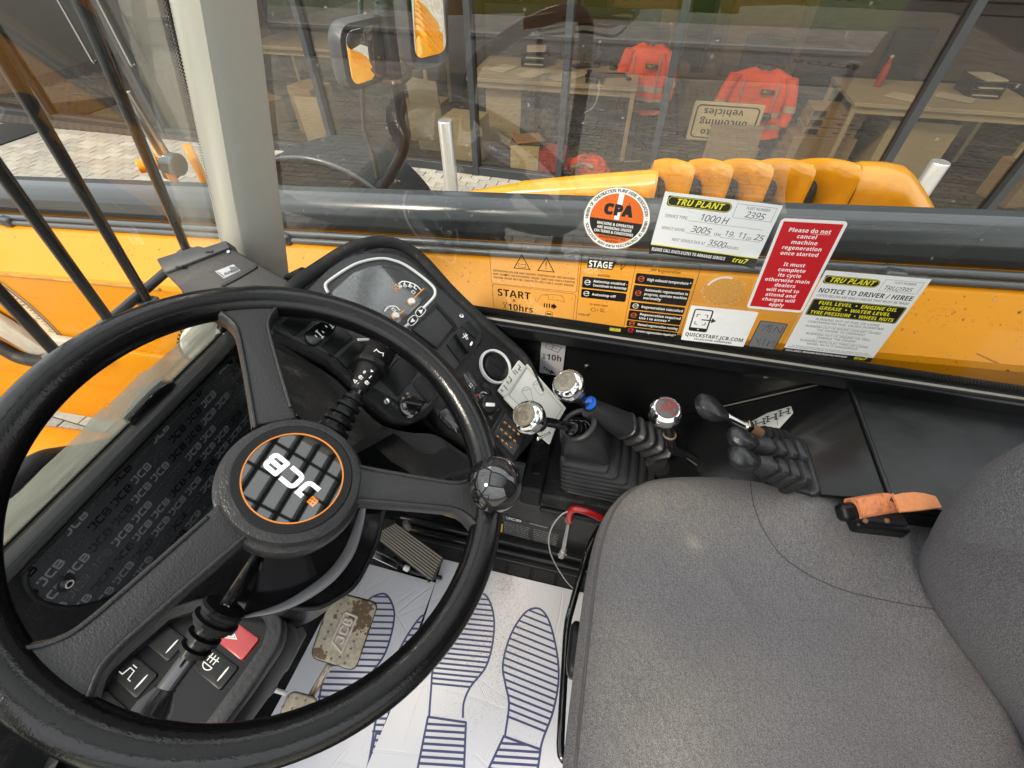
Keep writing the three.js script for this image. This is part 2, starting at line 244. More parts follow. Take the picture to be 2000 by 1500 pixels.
// glazed office front
const fPt = (x, y, off = 0) => V(x, y, facadeZ(x)).addScaledVector(facadeN, off), fRot = frame(V(), facadeX, V(0, 1, 0), facadeN);
{
  const f = thing('glass_facade', 'dark framed glass office front behind the paving', 'glass wall', fPt(0, 0));
  const xs = [-9.2, -7.4, -5.9, -5.6, -3.2, -1.5, -0.61, 0.275, 2.15, 3.07, 4.9, 7];
  for (const x of xs) part(f, 'mullion', box(0.062, 3.0, 0.11, fPt(x, 1.5), 0.006, fRot), M.mullion);
  for (let i = 0; i + 1 < xs.length; i++) {
    const a = xs[i], b = xs[i + 1], w = (b - a) / facadeX.x - 0.062, c = (a + b) / 2;
    part(f, 'bottom_rail', box(w, 0.085, 0.09, fPt(c, 0.0425), 0.006, fRot), M.mullion);
    part(f, 'top_rail', box(w, 0.09, 0.09, fPt(c, 2.9), 0.006, fRot), M.mullion);
    part(f, 'pane', card(w, 2.77, frame(fPt(c, 1.47, -0.01), facadeX, V(0, 1, 0), facadeN)), M.officePane);
  }
  for (const x of [-6.02, -5.48]) part(f, 'door_pull', straight([fPt(x, 0.75, 0.055), fPt(x, 0.75, 0.1), fPt(x, 1.5, 0.1), fPt(x, 1.5, 0.055)], 0.014), M.steel);
  const wall = mat(rgb(0.30, 0.30, 0.29), 0.8);
  setting('office_upper_wall', plainBox(17, 3.2, 0.25, V(-1.1, 4.56, -4.78)), mat(rgb(0.07, 0.07, 0.075), 0.7), 'dark cladding above the office glass', 'wall');
  setting('office_floor', plainBox(17, 0.06, 5.2, V(-1.1, -0.005, -7.45)), mat(rgb(1, 1, 1), 0.9, { map: dataTex(512, (i, x, y) => { const v = (x % 128 < 3 || y % 128 < 3) ? 0.1 : 0.2 + 0.09 * (nSpeck[i] - 0.5) + 0.06 * (((x >> 7) + (y >> 7)) % 2); return [v * 1.05, v, v * 0.95]; }, true) }), 'dark carpet tile floor inside the office', 'floor');
  setting('office_back_wall', plainBox(17, 3, 0.15, V(-1.1, 1.5, -9.9)), mat(rgb(0.20, 0.14, 0.09), 0.8), 'tan back wall of the office', 'wall');
  setting('office_ceiling', plainBox(17, 0.12, 5.2, V(-1.1, 2.98, -7.45)), mat(rgb(0.5, 0.5, 0.48), 0.8), 'pale ceiling of the office', 'ceiling');
  for (const x of [-9.6, 7.4]) setting('office_side_wall', plainBox(0.15, 3, 5.1, V(x, 1.5, -7.5)), wall, x < 0 ? 'grey end wall of the office past the entrance' : 'grey end wall of the office beyond the desks', 'wall');
}
single('door_mat', prism(polyShape([[0, 282], [86, 252], [62, 233], [-40, 248], [-60, 290]].map(([x, y]) => { const p = onY(x, y, 0.014); return [p.x, -p.z]; })), 0.012, frame(V(0, 0.014, 0), V(1, 0, 0), V(0, 0, -1), V(0, 1, 0)), 0.001), mat(rgb(0.018, 0.018, 0.018), 0.9), 'black door mat on the paving by the entrance', 'door mat');

// things inside the office
{
  const cream = mat(rgb(0.38, 0.34, 0.23), 0.6), carton = mat(rgb(0.26, 0.19, 0.11), 0.8, { bumpMap: texSoft, bumpScale: 0.001 }), wood = mat(rgb(0.36, 0.32, 0.24), 0.5), dark = mat(rgb(0.02, 0.02, 0.022), 0.5);
  const tan = mat(rgb(0.28, 0.17, 0.08), 0.7);
  function desk(label, x0, x1, z, d, h) {
    const t = thing('desk', label, 'desk', V((x0 + x1) / 2, 0.025, z - d / 2), 'desks inside the office'), c = (x0 + x1) / 2, w = x1 - x0;
    part(t, 'tabletop', box(w, 0.035, d, V(c, h, z - d / 2), 0.004), wood);
    part(t, 'apron', box(w - 0.08, 0.06, 0.03, V(c, h - 0.0485, z - 0.045), 0.003), cream);
    for (const x of [x0 + 0.03, x1 - 0.03]) for (const zz of [z - 0.04, z - d + 0.04]) part(t, 'leg', box(0.045, h - 0.045, 0.045, V(x, 0.025 + (h - 0.045) / 2, zz), 0.004), cream);
    part(t, 'modesty_panel', box(w - 0.12, 0.36, 0.018, V(c, h - 0.26, z - d + 0.07), 0.003), mat(rgb(0.16, 0.15, 0.13), 0.7));
    return t;
  }
  desk('pale desk with keyboard and mug behind the middle panes', -1.75, 0.02, -5.35, 0.95, 0.72);
  desk('pale desk deep in the office left of the mirrors', -4.9, -2.5, -6.1, 0.9, 0.73);
  desk('pale desk at the right behind the steel bollard', 2.0, 3.6, -5.35, 0.9, 0.72);
  // on the middle desk
  const mon = (label, x, z, y, turn) => { const t = thing('computer_monitor', label, 'monitor', V(x, y, z)), r = M4().makeRotationY(turn); part(t, 'screen', box(0.52, 0.32, 0.03, V(x, y + 0.28, z), 0.006, r), dark); part(t, 'stand', rod(V(x, y + 0.01, z - 0.03), V(x, y + 0.2, z - 0.03), 0.022), dark); part(t, 'foot', box(0.22, 0.014, 0.16, V(x, y + 0.008, z - 0.02), 0.004, r), dark); };
  mon('dark monitor on the pale desk behind the middle panes', -0.62, -6.02, 0.7375, 0.5); mon('dark monitor on the desk left of the mirrors', -3.6, -6.7, 0.7475, 0.2);
  const kb = thing('keyboard', 'black keyboard lying on the desk beside the orange jacket', 'keyboard', V(-0.28, 0.7375, -5.72)); part(kb, 'case', box(0.34, 0.016, 0.12, V(-0.28, 0.7455, -5.72), 0.003, M4().makeRotationY(0.3)), dark); for (let i = 0; i < 3; i++) part(kb, 'key_row', box(0.31, 0.006, 0.024, V(-0.28 + 0.011 * (i - 1), 0.756, -5.72 + 0.035 * (i - 1)), 0.002, M4().makeRotationY(0.3)), M.mullion);
  const mug = thing('mug', 'dark mug on the desk behind the keyboard', 'mug', V(-0.27, 0.7375, -6.0)); part(mug, 'cup', turned([[0, 0], [0.036, 0], [0.04, 0.01], [0.042, 0.1], [0.038, 0.1], [0.036, 0.012], [0, 0.01]], V(-0.27, 0.7375, -6.0), V(0, 1, 0)), dark); part(mug, 'handle', tube([V(-0.23, 0.82, -6), V(-0.2, 0.81, -6), V(-0.2, 0.77, -6), V(-0.23, 0.76, -6)], 0.006), dark);
  const mouse = single('computer_mouse', ball(V(-0.08, 0.7475, -5.62), 0.04, 0.75, 0.4, 1.2, 16), dark, 'black mouse on the desk by the keyboard', 'mouse');
  const ph = thing('desk_phone', 'black desk phone at the front edge of the middle desk', 'phone', V(-0.38, 0.7375, -5.45)); part(ph, 'body', box(0.17, 0.05, 0.2, V(-0.42, 0.7625, -5.5), 0.012), dark); part(ph, 'handset', tube([V(-0.5, 0.8, -5.43), V(-0.47, 0.82, -5.5), V(-0.5, 0.8, -5.58)], 0.016), dark);
  // office chairs with bright jackets hung on them
  function chair(label, x, z, turn, wood) {
    const t = thing('office_chair', label, 'chair', V(x, 0.025, z), 'chairs inside the office'), q = (a, b, c) => V(a, b, c).applyAxisAngle(V(0, 1, 0), turn).add(V(x, 0, z)), r = M4().makeRotationY(turn);
    part(t, 'seat', box(0.5, 0.08, 0.48, q(0, 0.46, 0), 0.03, r), dark); part(t, 'backrest', box(0.46, 0.5, 0.07, q(0, 0.82, -0.25), 0.03, r), dark);
    part(t, 'column', rod(q(0, 0.1, 0), q(0, 0.43, 0), 0.03), dark); part(t, 'back_stem', straight([q(0, 0.43, -0.1), q(0, 0.44, -0.29), q(0, 0.7, -0.29)], 0.018), dark);
    for (let k = 0; k < 5; k++) { const a = k * 1.2566; const l = part(t, 'foot_spoke', rod(q(0, 0.11, 0), q(0.28 * Math.cos(a), 0.085, 0.28 * Math.sin(a)), 0.022, 0.014), dark); part(l, 'castor', ball(q(0.28 * Math.cos(a), 0.055, 0.28 * Math.sin(a)), 0.029, 1, 1, 1, 12), dark); }
  }
  const hiVis = mat(rgb(0.85, 0.10, 0.025), 0.75, { bumpMap: texSoft, bumpScale: 0.004 }), silver = mat(rgb(0.42, 0.42, 0.40), 0.45);
  function jacket(label, x, z, y0, w, h, turn) {                       // hangs from its collar over a chair back
    const t = thing('hi_vis_jacket', label, 'jacket', V(x, y0, z)), q = (a, b, c) => V(a, b, c).applyAxisAngle(V(0, 1, 0), turn).add(V(x, y0, z));
    const wob = (a, v) => 0.016 * Math.sin(a * 5 + v * 7) * (1 - v) + 0.008 * Math.sin(a * 11 + v * 3);
    const ringAt = (v, grow = 0, n = 36) => { const half = w / 2 * (v > 0.86 ? 1 - 0.62 * Math.pow((v - 0.86) / 0.14, 1.3) : 1 - 0.1 * v + 0.06 * (1 - v)), dp = 0.10 * (v > 0.9 ? 0.7 : 1), out = []; for (let i = 0; i < n; i++) { const a = i / n * 6.2832, k = wob(a, v); out.push(q((half + grow + k) * Math.cos(a), h * v + (v < 0.02 ? 0.02 * Math.sin(a * 4) : 0), (dp + grow + k) * Math.sin(a))); } return out; };
    part(t, 'body', loft([0, 0.06, 0.15, 0.3, 0.45, 0.6, 0.75, 0.86, 0.91, 0.96, 1].map((v) => ringAt(v)), 1.2), hiVis);
    part(t, 'collar', loft([0.985, 1.03, 1.05].map((v, i) => { const out = []; for (let k = 0; k < 20; k++) { const a = k / 20 * 6.2832; out.push(q((0.09 - 0.006 * i) * Math.cos(a), h * v, (0.075 - 0.006 * i) * Math.sin(a))); } return out; }), 1.2, false), dark);
    for (const v of [0.16, 0.34]) part(t, 'reflective_band', loft([ringAt(v, 0.004), ringAt(v + 0.075, 0.004)], 1.2, false), silver);
    for (const s of [-1, 1]) {
      const arm = part(t, 'sleeve', loft([0, 0.3, 0.6, 0.85, 1].map((v) => rr(q(s * (w / 2 * (0.84 + 0.28 * Math.sin(v * 2))), h * (0.90 - 0.66 * v), 0.03 + 0.03 * v), V(1, 0, 0), V(0, 0, 1), 0.062 - 0.014 * v, 0.062 - 0.014 * v, 0.045)), 1.2), hiVis);
      part(arm, 'sleeve_band', loft([0.55, 0.68].map((v) => rr(q(s * (w / 2 * (0.84 + 0.28 * Math.sin(v * 2))), h * (0.90 - 0.66 * v), 0.03 + 0.03 * v), V(1, 0, 0), V(0, 0, 1), 0.068 - 0.014 * v, 0.068 - 0.014 * v, 0.045)), 1.2, false), silver);
      part(t, 'shoulder_brace', tube([0.3, 0.5, 0.7, 0.86].map((v) => q(s * w * 0.27, h * v, 0.104 + 0.004)), 0.006, { rad: 5 }), silver);
    }
    const badge = canvasTex(128, 40, (c) => { c.fillStyle = '#151512'; c.fillRect(0, 0, 128, 40); c.fillStyle = '#c9c326'; c.font = 'bold italic 30px sans-serif'; c.fillText('TRU', 10, 30, 60); c.fillText('7', 72, 30); });
    part(t, 'badge', card(0.13, 0.042, M4().makeRotationY(turn).setPosition(q(w * 0.13, h * 0.72, 0.124))), mat(rgb(1, 1, 1), 0.7, { map: badge }));
  }
  chair('dark office chair under the nearer orange jacket', 0.08, -6.02, 0.15); jacket('orange high visibility jacket hanging on the chair beside the keyboard', 0.1, -5.94, 0.38, 0.5, 0.62, -0.25);
  chair('dark office chair behind the upside down sign', 1.22, -5.95, -0.2); jacket('orange high visibility jacket behind the upside down sign', 1.25, -5.85, 0.24, 0.62, 0.62, -0.15);
  // crumpled jacket on the floor
  { const c = V(-0.36, 0.025, -5.05), n = tileNoise(32, 5, 77, 3), g = new THREE.SphereGeometry(1, 40, 24), p = g.attributes.position;
    for (let i = 0; i < p.count; i++) { const x = p.getX(i), y = Math.max(0, p.getY(i)), z = p.getZ(i), k = 0.55 + 0.75 * n[(((x + 1) * 15) | 0) + 32 * (((z + y + 1.2) * 12) | 0) % 1024] ; p.setXYZ(i, c.x + 0.24 * x * k, c.y + 0.19 * y * k, c.z + 0.15 * z * k); }
    g.computeVertexNormals(); const t = thing('hi_vis_jacket', 'crumpled orange jacket lying on the office floor behind the bonnet', 'jacket', c); part(t, 'body', g, hiVis); part(t, 'reflective_band', tube([V(-0.5, 0.09, -4.93), V(-0.4, 0.13, -4.95), V(-0.3, 0.11, -4.93)], 0.022), silver); }
  // boxes, crates, cabinets
  const crate = (name, label, cat, w, h, d, c, m, turn = 0, lidH = 0) => { const t = thing(name, label, cat, V(c.x, c.y, c.z)), r = M4().makeRotationY(turn); part(t, 'body', box(w, h, d, V(c.x, c.y + h / 2, c.z), 0.006, r), m); if (lidH) part(t, 'lid', box(w + 0.012, lidH, d + 0.012, V(c.x, c.y + h + lidH / 2 + 0.001, c.z), 0.005, r), dark); return t; };
  const printed = mat(rgb(1, 1, 1), 0.8, { map: canvasTex(256, 256, (c) => { c.fillStyle = '#b9ad84'; c.fillRect(0, 0, 256, 256); c.strokeStyle = '#5a5238'; c.lineWidth = 3; for (let i = 0; i < 4; i++) { c.beginPath(); c.moveTo(30 + i * 55, 150); c.lineTo(60 + i * 55, 130); c.stroke(); } c.fillStyle = '#6d6447'; c.fillRect(30, 70, 90, 8); c.fillRect(30, 90, 60, 6); }, { repeat: true }) });
  crate('carton', 'cream printed carton on the floor under the dark folder', 'box', 0.30, 0.26, 0.26, V(-1.02, 0.025, -5.0), printed, 0.1, 0.02);
  crate('carton', 'plain cream carton behind the left bollard', 'box', 0.42, 0.42, 0.3, V(-1.72, 0.025, -5.15), cream, -0.1);
  const fold = thing('folder', 'orange folder lying on the printed carton', 'folder', V(-1.0, 0.306, -5.0)); part(fold, 'cover', box(0.3, 0.012, 0.22, V(-1.0, 0.312, -5.0), 0.003, M4().makeRotationY(0.5)), mat(rgb(0.5, 0.2, 0.03), 0.6)); part(fold, 'papers', box(0.28, 0.01, 0.21, V(-1.0, 0.323, -5.0), 0.002, M4().makeRotationY(0.45)), tan);
  crate('storage_crate', 'red plastic crate on the floor beside the printed carton', 'crate', 0.24, 0.22, 0.24, V(-0.72, 0.025, -4.98), mat(rgb(0.36, 0.03, 0.03), 0.5), -0.1);
  const bag = thing('bag', 'black bag standing under the middle desk', 'bag', V(-0.95, 0.025, -5.5)); part(bag, 'body', ball(V(-0.95, 0.26, -5.5), 0.24, 1.05, 0.98, 0.7, 24), dark); part(bag, 'strap', tube([V(-1.1, 0.42, -5.42), V(-0.98, 0.6, -5.4), V(-0.8, 0.42, -5.4)], 0.012), dark);
  const pan = (name, label, cat, px, z, m, d = 0.03) => { const t = thing(name, label, cat, onZ(...px[3], z)); part(t, 'board', prism(polyShape(px.map(([x, y]) => { const p = onZ(x, y, z); return [p.x, p.y]; }), 0.004), d, frame(V(0, 0, z), V(1, 0, 0), V(0, 1, 0), V(0, 0, 1)), 0.002), m); return t; };
  pan('board', 'plain grey board leaning against the upside down sign', 'board', [[1391, 244], [1494, 248], [1462, 335], [1365, 330]], -4.92, mat(rgb(0.27, 0.23, 0.18), 0.7));
  pan('board', 'cream panel standing behind the glass left of the mirror', 'board', [[572, 188], [632, 192], [664, 284], [604, 282]], -5.05, cream);
  pan('board', 'cream panel standing between the mirror stalk and the bollard', 'board', [[790, 150], [850, 160], [880, 320], [826, 315]], -5.2, mat(rgb(0.2, 0.19, 0.14), 0.7));
  const sgn = thing('road_sign', 'white upside down sign with black lettering leaning in the office', 'sign', onZ(1420, 262, -5.02));
  { const A = onZ(1362, 199, -5.02), B = onZ(1500, 210, -5.02), C = onZ(1352, 262, -5.02), w = B.x - A.x, h = A.y - C.y + 0.06, c = V((A.x + B.x) / 2 - 0.02, (A.y + C.y) / 2 - 0.02, -5.02);
    part(sgn, 'plate', prism(polyShape(rectPts(w, h), 0.02), 0.01, M4().setPosition(c), 0.002), mat(rgb(0.55, 0.53, 0.44), 0.5));
    part(sgn, 'lettering', card(w * 0.96, h * 0.94, M4().makeRotationZ(Math.PI).setPosition(c.clone().add(V(0, 0, 0.002)))), mat(rgb(1, 1, 1), 0.6, { map: canvasTex(512, 320, (g, W, H) => { g.fillStyle = '#c9c4ac'; g.fillRect(0, 0, W, H); g.strokeStyle = '#1a1a17'; g.lineWidth = 12; g.beginPath(); g.roundRect(20, 20, W - 40, H - 40, 36); g.stroke(); g.fillStyle = '#191916'; g.font = 'bold 78px sans-serif'; g.textAlign = 'center'; g.fillText('to', 385, 95); g.fillText('oncoming', W / 2 + 10, 185); g.fillText('vehicles', W / 2 + 30, 275); }) })); }
  const stack = crate('carton', 'large brown carton at the right under the striped packs', 'box', 0.62, 0.34, 0.4, V(1.95, 0.025, -5.75), carton, 0.1);
  for (let i = 0; i < 3; i++) { const k = thing('paper_pack', ['lowest striped paper pack stacked on the large brown carton', 'middle striped paper pack stacked on the large brown carton', 'top striped paper pack stacked on the large brown carton'][i], 'paper pack', V(1.98, 0.366 + i * 0.082, -5.72), 'paper packs on the brown carton'); part(k, 'wrap', box(0.5, 0.078, 0.3, V(1.98 + 0.01 * i, 0.406 + i * 0.082, -5.72), 0.006), carton); part(k, 'label_stripe', box(0.12, 0.05, 0.003, V(1.82, 0.406 + i * 0.082, -5.568), 0.001), dark); part(k, 'label_stripe', box(0.16, 0.01, 0.003, V(2.1, 0.406 + i * 0.082, -5.568), 0.001), dark); }
  crate('carton', 'white carton with grey bands left of the brown carton', 'box', 0.4, 0.3, 0.3, V(1.1, 0.025, -5.35), mat(rgb(0.42, 0.40, 0.33), 0.7), 0.05);
  crate('cabinet', 'cream cabinet under the right desk behind the bollard', 'cabinet', 0.6, 0.55, 0.5, V(2.75, 0.025, -5.75), cream);
  crate('cabinet', 'cream drawer unit under the middle desk', 'cabinet', 0.4, 0.6, 0.5, V(-1.38, 0.025, -5.72), cream);
  crate('cabinet', 'tall tan cupboard at the back behind the nearer jacket', 'cabinet', 1.15, 1.9, 0.5, V(0.0, 0.025, -8.4), tan); crate('cabinet', 'tall tan cupboard at the back right of the mullion', 'cabinet', 1.2, 1.9, 0.5, V(1.5, 0.025, -8.4), mat(rgb(0.36, 0.27, 0.17), 0.7));
  crate('cabinet', 'low dark cabinet at the back left behind the mirrors', 'cabinet', 1.6, 1.0, 0.5, V(-3.2, 0.025, -8.6), mat(rgb(0.10, 0.085, 0.07), 0.6)); crate('cabinet', 'low dark cabinet at the back behind the bar guard', 'cabinet', 1.6, 1.1, 0.5, V(-6.2, 0.025, -7.6), mat(rgb(0.07, 0.06, 0.055), 0.6));
  const sheetM = mat(rgb(0.5, 0.48, 0.42), 0.8), rp = rng(51);
  for (const [i, x, z, y] of [[0, -0.75, -5.55, 0.7385], [1, -0.62, -5.7, 0.7385], [2, -1.1, -5.6, 0.7385], [3, -1.45, -5.75, 0.7385], [4, 2.5, -5.6, 0.7385], [5, 2.95, -5.7, 0.7385]]) single('document', box(0.21, 0.002 + 0.006 * rp(), 0.297, V(x, y + 0.006, z), 0.001, M4().makeRotationY(rp() * 2 - 1)), sheetM, ['sheet of paper at the front of the middle desk left of the phone', 'sheet of paper just behind the desk phone', 'sheet of paper on the middle desk above the black bag', 'sheet of paper at the left end of the middle desk', 'sheet of paper at the left end of the right desk', 'sheet of paper in the middle of the right desk'][i], 'paper');
  const tray = (label, x, z, y, m) => { const t = thing('letter_tray', label, 'tray', V(x, y, z)); for (let i = 0; i < 3; i++) { part(t, 'tray', box(0.26, 0.008, 0.34, V(x, y + 0.01 + i * 0.06, z), 0.003), m); part(t, 'papers', box(0.21, 0.012, 0.29, V(x + 0.01, y + 0.021 + i * 0.06, z), 0.002, M4().makeRotationY(0.1 * i)), sheetM); } for (const s of [-1, 1]) part(t, 'side', box(0.006, 0.15, 0.3, V(x + s * 0.13, y + 0.075, z), 0.002), m); };
  tray('dark letter tray stack on the middle desk beside the monitor', -1.15, -6.05, 0.7385, dark); tray('dark letter tray stack on the right desk', 3.2, -5.9, 0.7385, dark);
  const bot = (label, x, z, h, m) => { const t = thing('bottle', label, 'bottle', V(x, 0.7385, z)); part(t, 'body', turned([[0, 0], [0.032, 0], [0.034, 0.006], [0.034, h * 0.62], [0.014, h * 0.8], [0.014, h * 0.92], [0, h * 0.92]], V(x, 0.7385, z), V(0, 1, 0), 20), m); part(t, 'cap', turned([[0, 0], [0.016, 0], [0.016, 0.02], [0, 0.02]], V(x, 0.7385 + h * 0.92, z), V(0, 1, 0), 16), sheetM); };
  bot('dark bottle on the middle desk near the mug', -0.45, -6.05, 0.24, mat(rgb(0.02, 0.03, 0.05), 0.2)); bot('red bottle on the right desk', 2.35, -5.95, 0.26, mat(rgb(0.35, 0.03, 0.03), 0.3));
  for (const [x, z, h, l] of [[-4.4, -5.4, 0.35, 'brown carton standing left of the cream panel'], [-3.75, -5.5, 0.5, 'tall brown carton behind the cream panel'], [-2.35, -5.6, 0.4, 'brown carton behind the mirror stalk'], [3.7, -5.3, 0.35, 'brown carton at the right end of the right desk'], [0.75, -6.9, 0.5, 'brown carton far back between the two jackets']]) crate('carton', l, 'box', 0.36 + 0.12 * rp(), h, 0.34, V(x, 0.025, z), carton, rp() - 0.5);
  chair('dark office chair at the left desk behind the mirrors', -2.9, -5.65, 2.7); chair('dark office chair pulled up to the right desk', 2.9, -6.7, 0.2);
  { const t = thing('screen_divider', 'grey felt screen behind the middle desk', 'screen', V(-0.8, 0.025, -6.5)); part(t, 'panel', box(2.0, 1.15, 0.04, V(-0.85, 0.62, -6.5), 0.01), mat(rgb(0.07, 0.075, 0.085), 0.95)); for (const x of [-1.7, 0.0]) part(t, 'foot', box(0.05, 0.03, 0.4, V(x, 0.04, -6.5), 0.006), M.mullion); }
  const armchair = (label, x, z, turn, m) => { const t = thing('armchair', label, 'armchair', V(x, 0.025, z)), r = M4().makeRotationY(turn), q = (a, b, c) => V(a, b, c).applyAxisAngle(V(0, 1, 0), turn).add(V(x, 0, z)); part(t, 'seat_cushion', box(0.66, 0.2, 0.62, q(0, 0.42, 0.04), 0.06, r), m); part(t, 'backrest', box(0.86, 0.85, 0.2, q(0, 0.78, -0.34), 0.09, r), m); for (const s of [-1, 1]) part(t, 'armrest', box(0.16, 0.58, 0.8, q(s * 0.42, 0.35, -0.02), 0.06, r), m); part(t, 'base', box(0.8, 0.22, 0.7, q(0, 0.16, 0), 0.03, r), m); };
  armchair('tan leather armchair far behind the nearer hanging jacket', 0.05, -7.15, 0.3, mat(rgb(0.34, 0.20, 0.085), 0.45)); armchair('tan leather armchair far behind the further hanging jacket', 1.35, -7.3, -0.2, mat(rgb(0.30, 0.18, 0.08), 0.45)); armchair('dark brown armchair far behind the middle desk', -1.3, -7.5, 0.1, mat(rgb(0.09, 0.045, 0.025), 0.45));
  single('stick', rod(V(0.02, 0.035, -5.35), V(0.2, 0.035, -5.42), 0.006), cream, 'pale stick lying on the office floor', 'stick');
}
// stainless bollards on the paving
for (const [x, y, label] of [[869, 235, 'stainless steel bollard left of the bonnet'], [1838, 316, 'stainless steel bollard behind the right end of the bonnet']]) {
  const p = onZ(x, y, -3.35), t = thing('bollard', label, 'bollard', V(p.x, 0, p.z), 'steel bollards on the paving');
  part(t, 'post', turned([[0.052, -0.01], [0.052, p.y - 0.006], [0.048, p.y], [0, p.y]], V(p.x, 0, p.z), V(0, 1, 0), 40), mat(rgb(0.62, 0.61, 0.57), 0.75, { metalness: 0.85, roughnessMap: texSoft }));
  part(t, 'base_flange', turned([[0.053, 0], [0.1, 0], [0.1, 0.008], [0.053, 0.012]], V(p.x, 0, p.z), V(0, 1, 0), 40), M.steel);
}
// ================================================================ THE MACHINE OUTSIDE THE CAB
const tilt = 0.070, boomY = (x, y) => y + tilt * (x + 0.3);
{
  const t = thing('boom', 'yellow lifting boom with dark tube along its top beside the cab', 'boom', V(-1, 1.0, -0.75));
  const prof = [[-0.60, 0.95], [-0.60, 1.527], [-0.604, 1.536], [-0.678, 1.600], [-0.688, 1.603], [-0.75, 1.598], [-0.82, 1.54], [-0.985, 1.50], [-0.985, 0.95]];
  part(t, 'beam', uvBox(loft([-4.2, -2, -0.3, 0.8, 1.7].map((x) => prof.map(([z, y]) => V(x, boomY(x, y), z))), 0.25), 0.75), M.yellow, null);
  part(t, 'hose_tube', rod(V(-4.2, boomY(-4.2, 1.647), -0.748), V(1.7, boomY(1.7, 1.647), -0.748), 0.041, 0.041, 40), M.boomGrey);
  part(t, 'pipe', rod(V(-4.2, boomY(-4.2, 1.619), -0.698), V(1.7, boomY(1.7, 1.619), -0.698), 0.0062), M.pipe);
  part(t, 'pipe', rod(V(-4.2, boomY(-4.2, 1.609), -0.690), V(1.7, boomY(1.7, 1.609), -0.690), 0.0055), M.pipe);
  for (const x of [-2.4, -1.35, -0.62, 0.42, 1.1]) part(t, 'pipe_clip', box(0.03, 0.022, 0.03, V(x, boomY(x, 1.613), -0.694), 0.006), M.boomGrey);
  part(t, 'weld_bead', tube([-3, -2.2, -1.3, -0.9].map((x) => V(x, boomY(x, 1.529), -0.600)), 0.0035, { n: 60 }), mat(rgb(0.72, 0.36, 0.06), 0.6, { bumpMap: texGrain, bumpScale: 0.003 }));
  part(t, 'side_plate', prism(polyShape([[-2.8, 1.0], [-0.62, 1.12], [-0.55, 1.22], [-0.60, 1.30], [-2.8, 1.16]], 0.03), 0.012, M4().setPosition(0, 0, -0.588), 0.003), M.yellow);
  // angle dial
  const c = onZ(-62, 606, -0.5965), e = onZ(52, 592, -0.5965), r1 = Math.hypot(e.x - c.x, e.y - c.y);
  part(t, 'angle_dial', (() => { const s = new THREE.Shape(); s.absarc(0, 0, r1, -0.25, 2.4, false); s.absarc(0, 0, r1 * 0.68, 2.4, -0.25, true); return prism(s, 0.003, M4().setPosition(c), 0.0006, { seg: 40 }); })(), mat(rgb(0.62, 0.50, 0.34), 0.6));
  const S = r1 * 2.1; part(t, 'dial_print', card(S, S, M4().setPosition(c.clone().add(V(0, 0, 0.0008)))), mat(rgb(1, 1, 1), 0.6, { transparent: true, map: canvasTex(1024, 1024, (g, w) => {
    g.clearRect(0, 0, w, w); g.translate(w / 2, w / 2); const k = w / 2.1; g.strokeStyle = '#1c1712'; g.fillStyle = '#2a221a'; g.lineWidth = 9; for (const r of [0.985, 0.695]) { g.beginPath(); g.arc(0, 0, r * k, -2.4, 0.25); g.stroke(); }
    g.lineWidth = 5; for (let i = 0; i <= 70; i++) { const a = -i * 0.0345 + 0.1, l = i % 5 ? 0.03 : 0.06; g.beginPath(); g.moveTo(Math.cos(a) * 0.96 * k, Math.sin(a) * 0.96 * k); g.lineTo(Math.cos(a) * (0.96 - l) * k, Math.sin(a) * (0.96 - l) * k); g.stroke(); }
    g.font = 'bold 60px sans-serif'; g.textAlign = 'center'; ['10', '20', '30', '40', '50', '60', '70'].forEach((s, i) => { const a = -0.05 - i * 0.29; g.save(); g.rotate(a); g.translate(0.80 * k, 0); g.rotate(0.5); g.fillText(s, 0, 20); g.restore(); }); }) }));
  // pale wear strips and a hose under the dial
  const strip = (pts, m, name, d = 0.02) => part(t, name, prism(polyShape(pts.map(([x, y]) => { const p = onZ(x, y, -0.575); return [p.x, p.y]; }), 0.004), d, M4().setPosition(0, 0, -0.575), 0.004), m);
  const worn = mat(rgb(0.55, 0.50, 0.40), 0.7, { map: texPaint, bumpMap: texSoft, bumpScale: 0.002 });
  strip([[-60, 592], [10, 634], [94, 690], [66, 697], [-60, 622]], worn, 'wear_strip'); strip([[95, 662], [135, 668], [150, 690], [110, 690]], worn, 'wear_strip');
  part(t, 'hose', tube([[-60, 650], [0, 678], [45, 700], [100, 706], [160, 690]].map(([x, y]) => onZ(x, y, -0.56)), 0.017, { rad: 14 }), M.rubber);
  // low chassis parts seen through the foot of the windscreen
  part(t, 'lift_arm', loft([[-2.4, 0.62], [-1.3, 0.80], [-0.72, 0.93]].map(([x, y]) => rr(V(x, y, -0.50), V(0, 0, 1), V(0, 1, 0), 0.07, 0.085, 0.02)), 0.5), M.yellow);
  for (const q of [[[20, 950], [75, 905], [120, 893], [170, 885], [230, 868]], [[-20, 995], [40, 962], [85, 940], [130, 925], [190, 905]], [[-20, 1040], [30, 1010], [70, 985], [120, 965]]]) part(t, 'hydraulic_hose', tube(q.map(([x, y], i) => onX(x, y, -0.86 - 0.01 * i)), 0.019, { rad: 14 }), M.rubber);
  part(t, 'hydraulic_hose', tube([V(-2.2, 0.5, -0.34), V(-1.5, 0.62, -0.30), V(-1.05, 0.60, -0.26), V(-0.8, 0.72, -0.3)], 0.022), M.rubber);
  part(t, 'hydraulic_hose', tube([V(-2.2, 0.42, -0.24), V(-1.5, 0.5, -0.18), V(-1.0, 0.46, -0.12), V(-0.8, 0.6, -0.2)], 0.020), M.boomGrey);
}
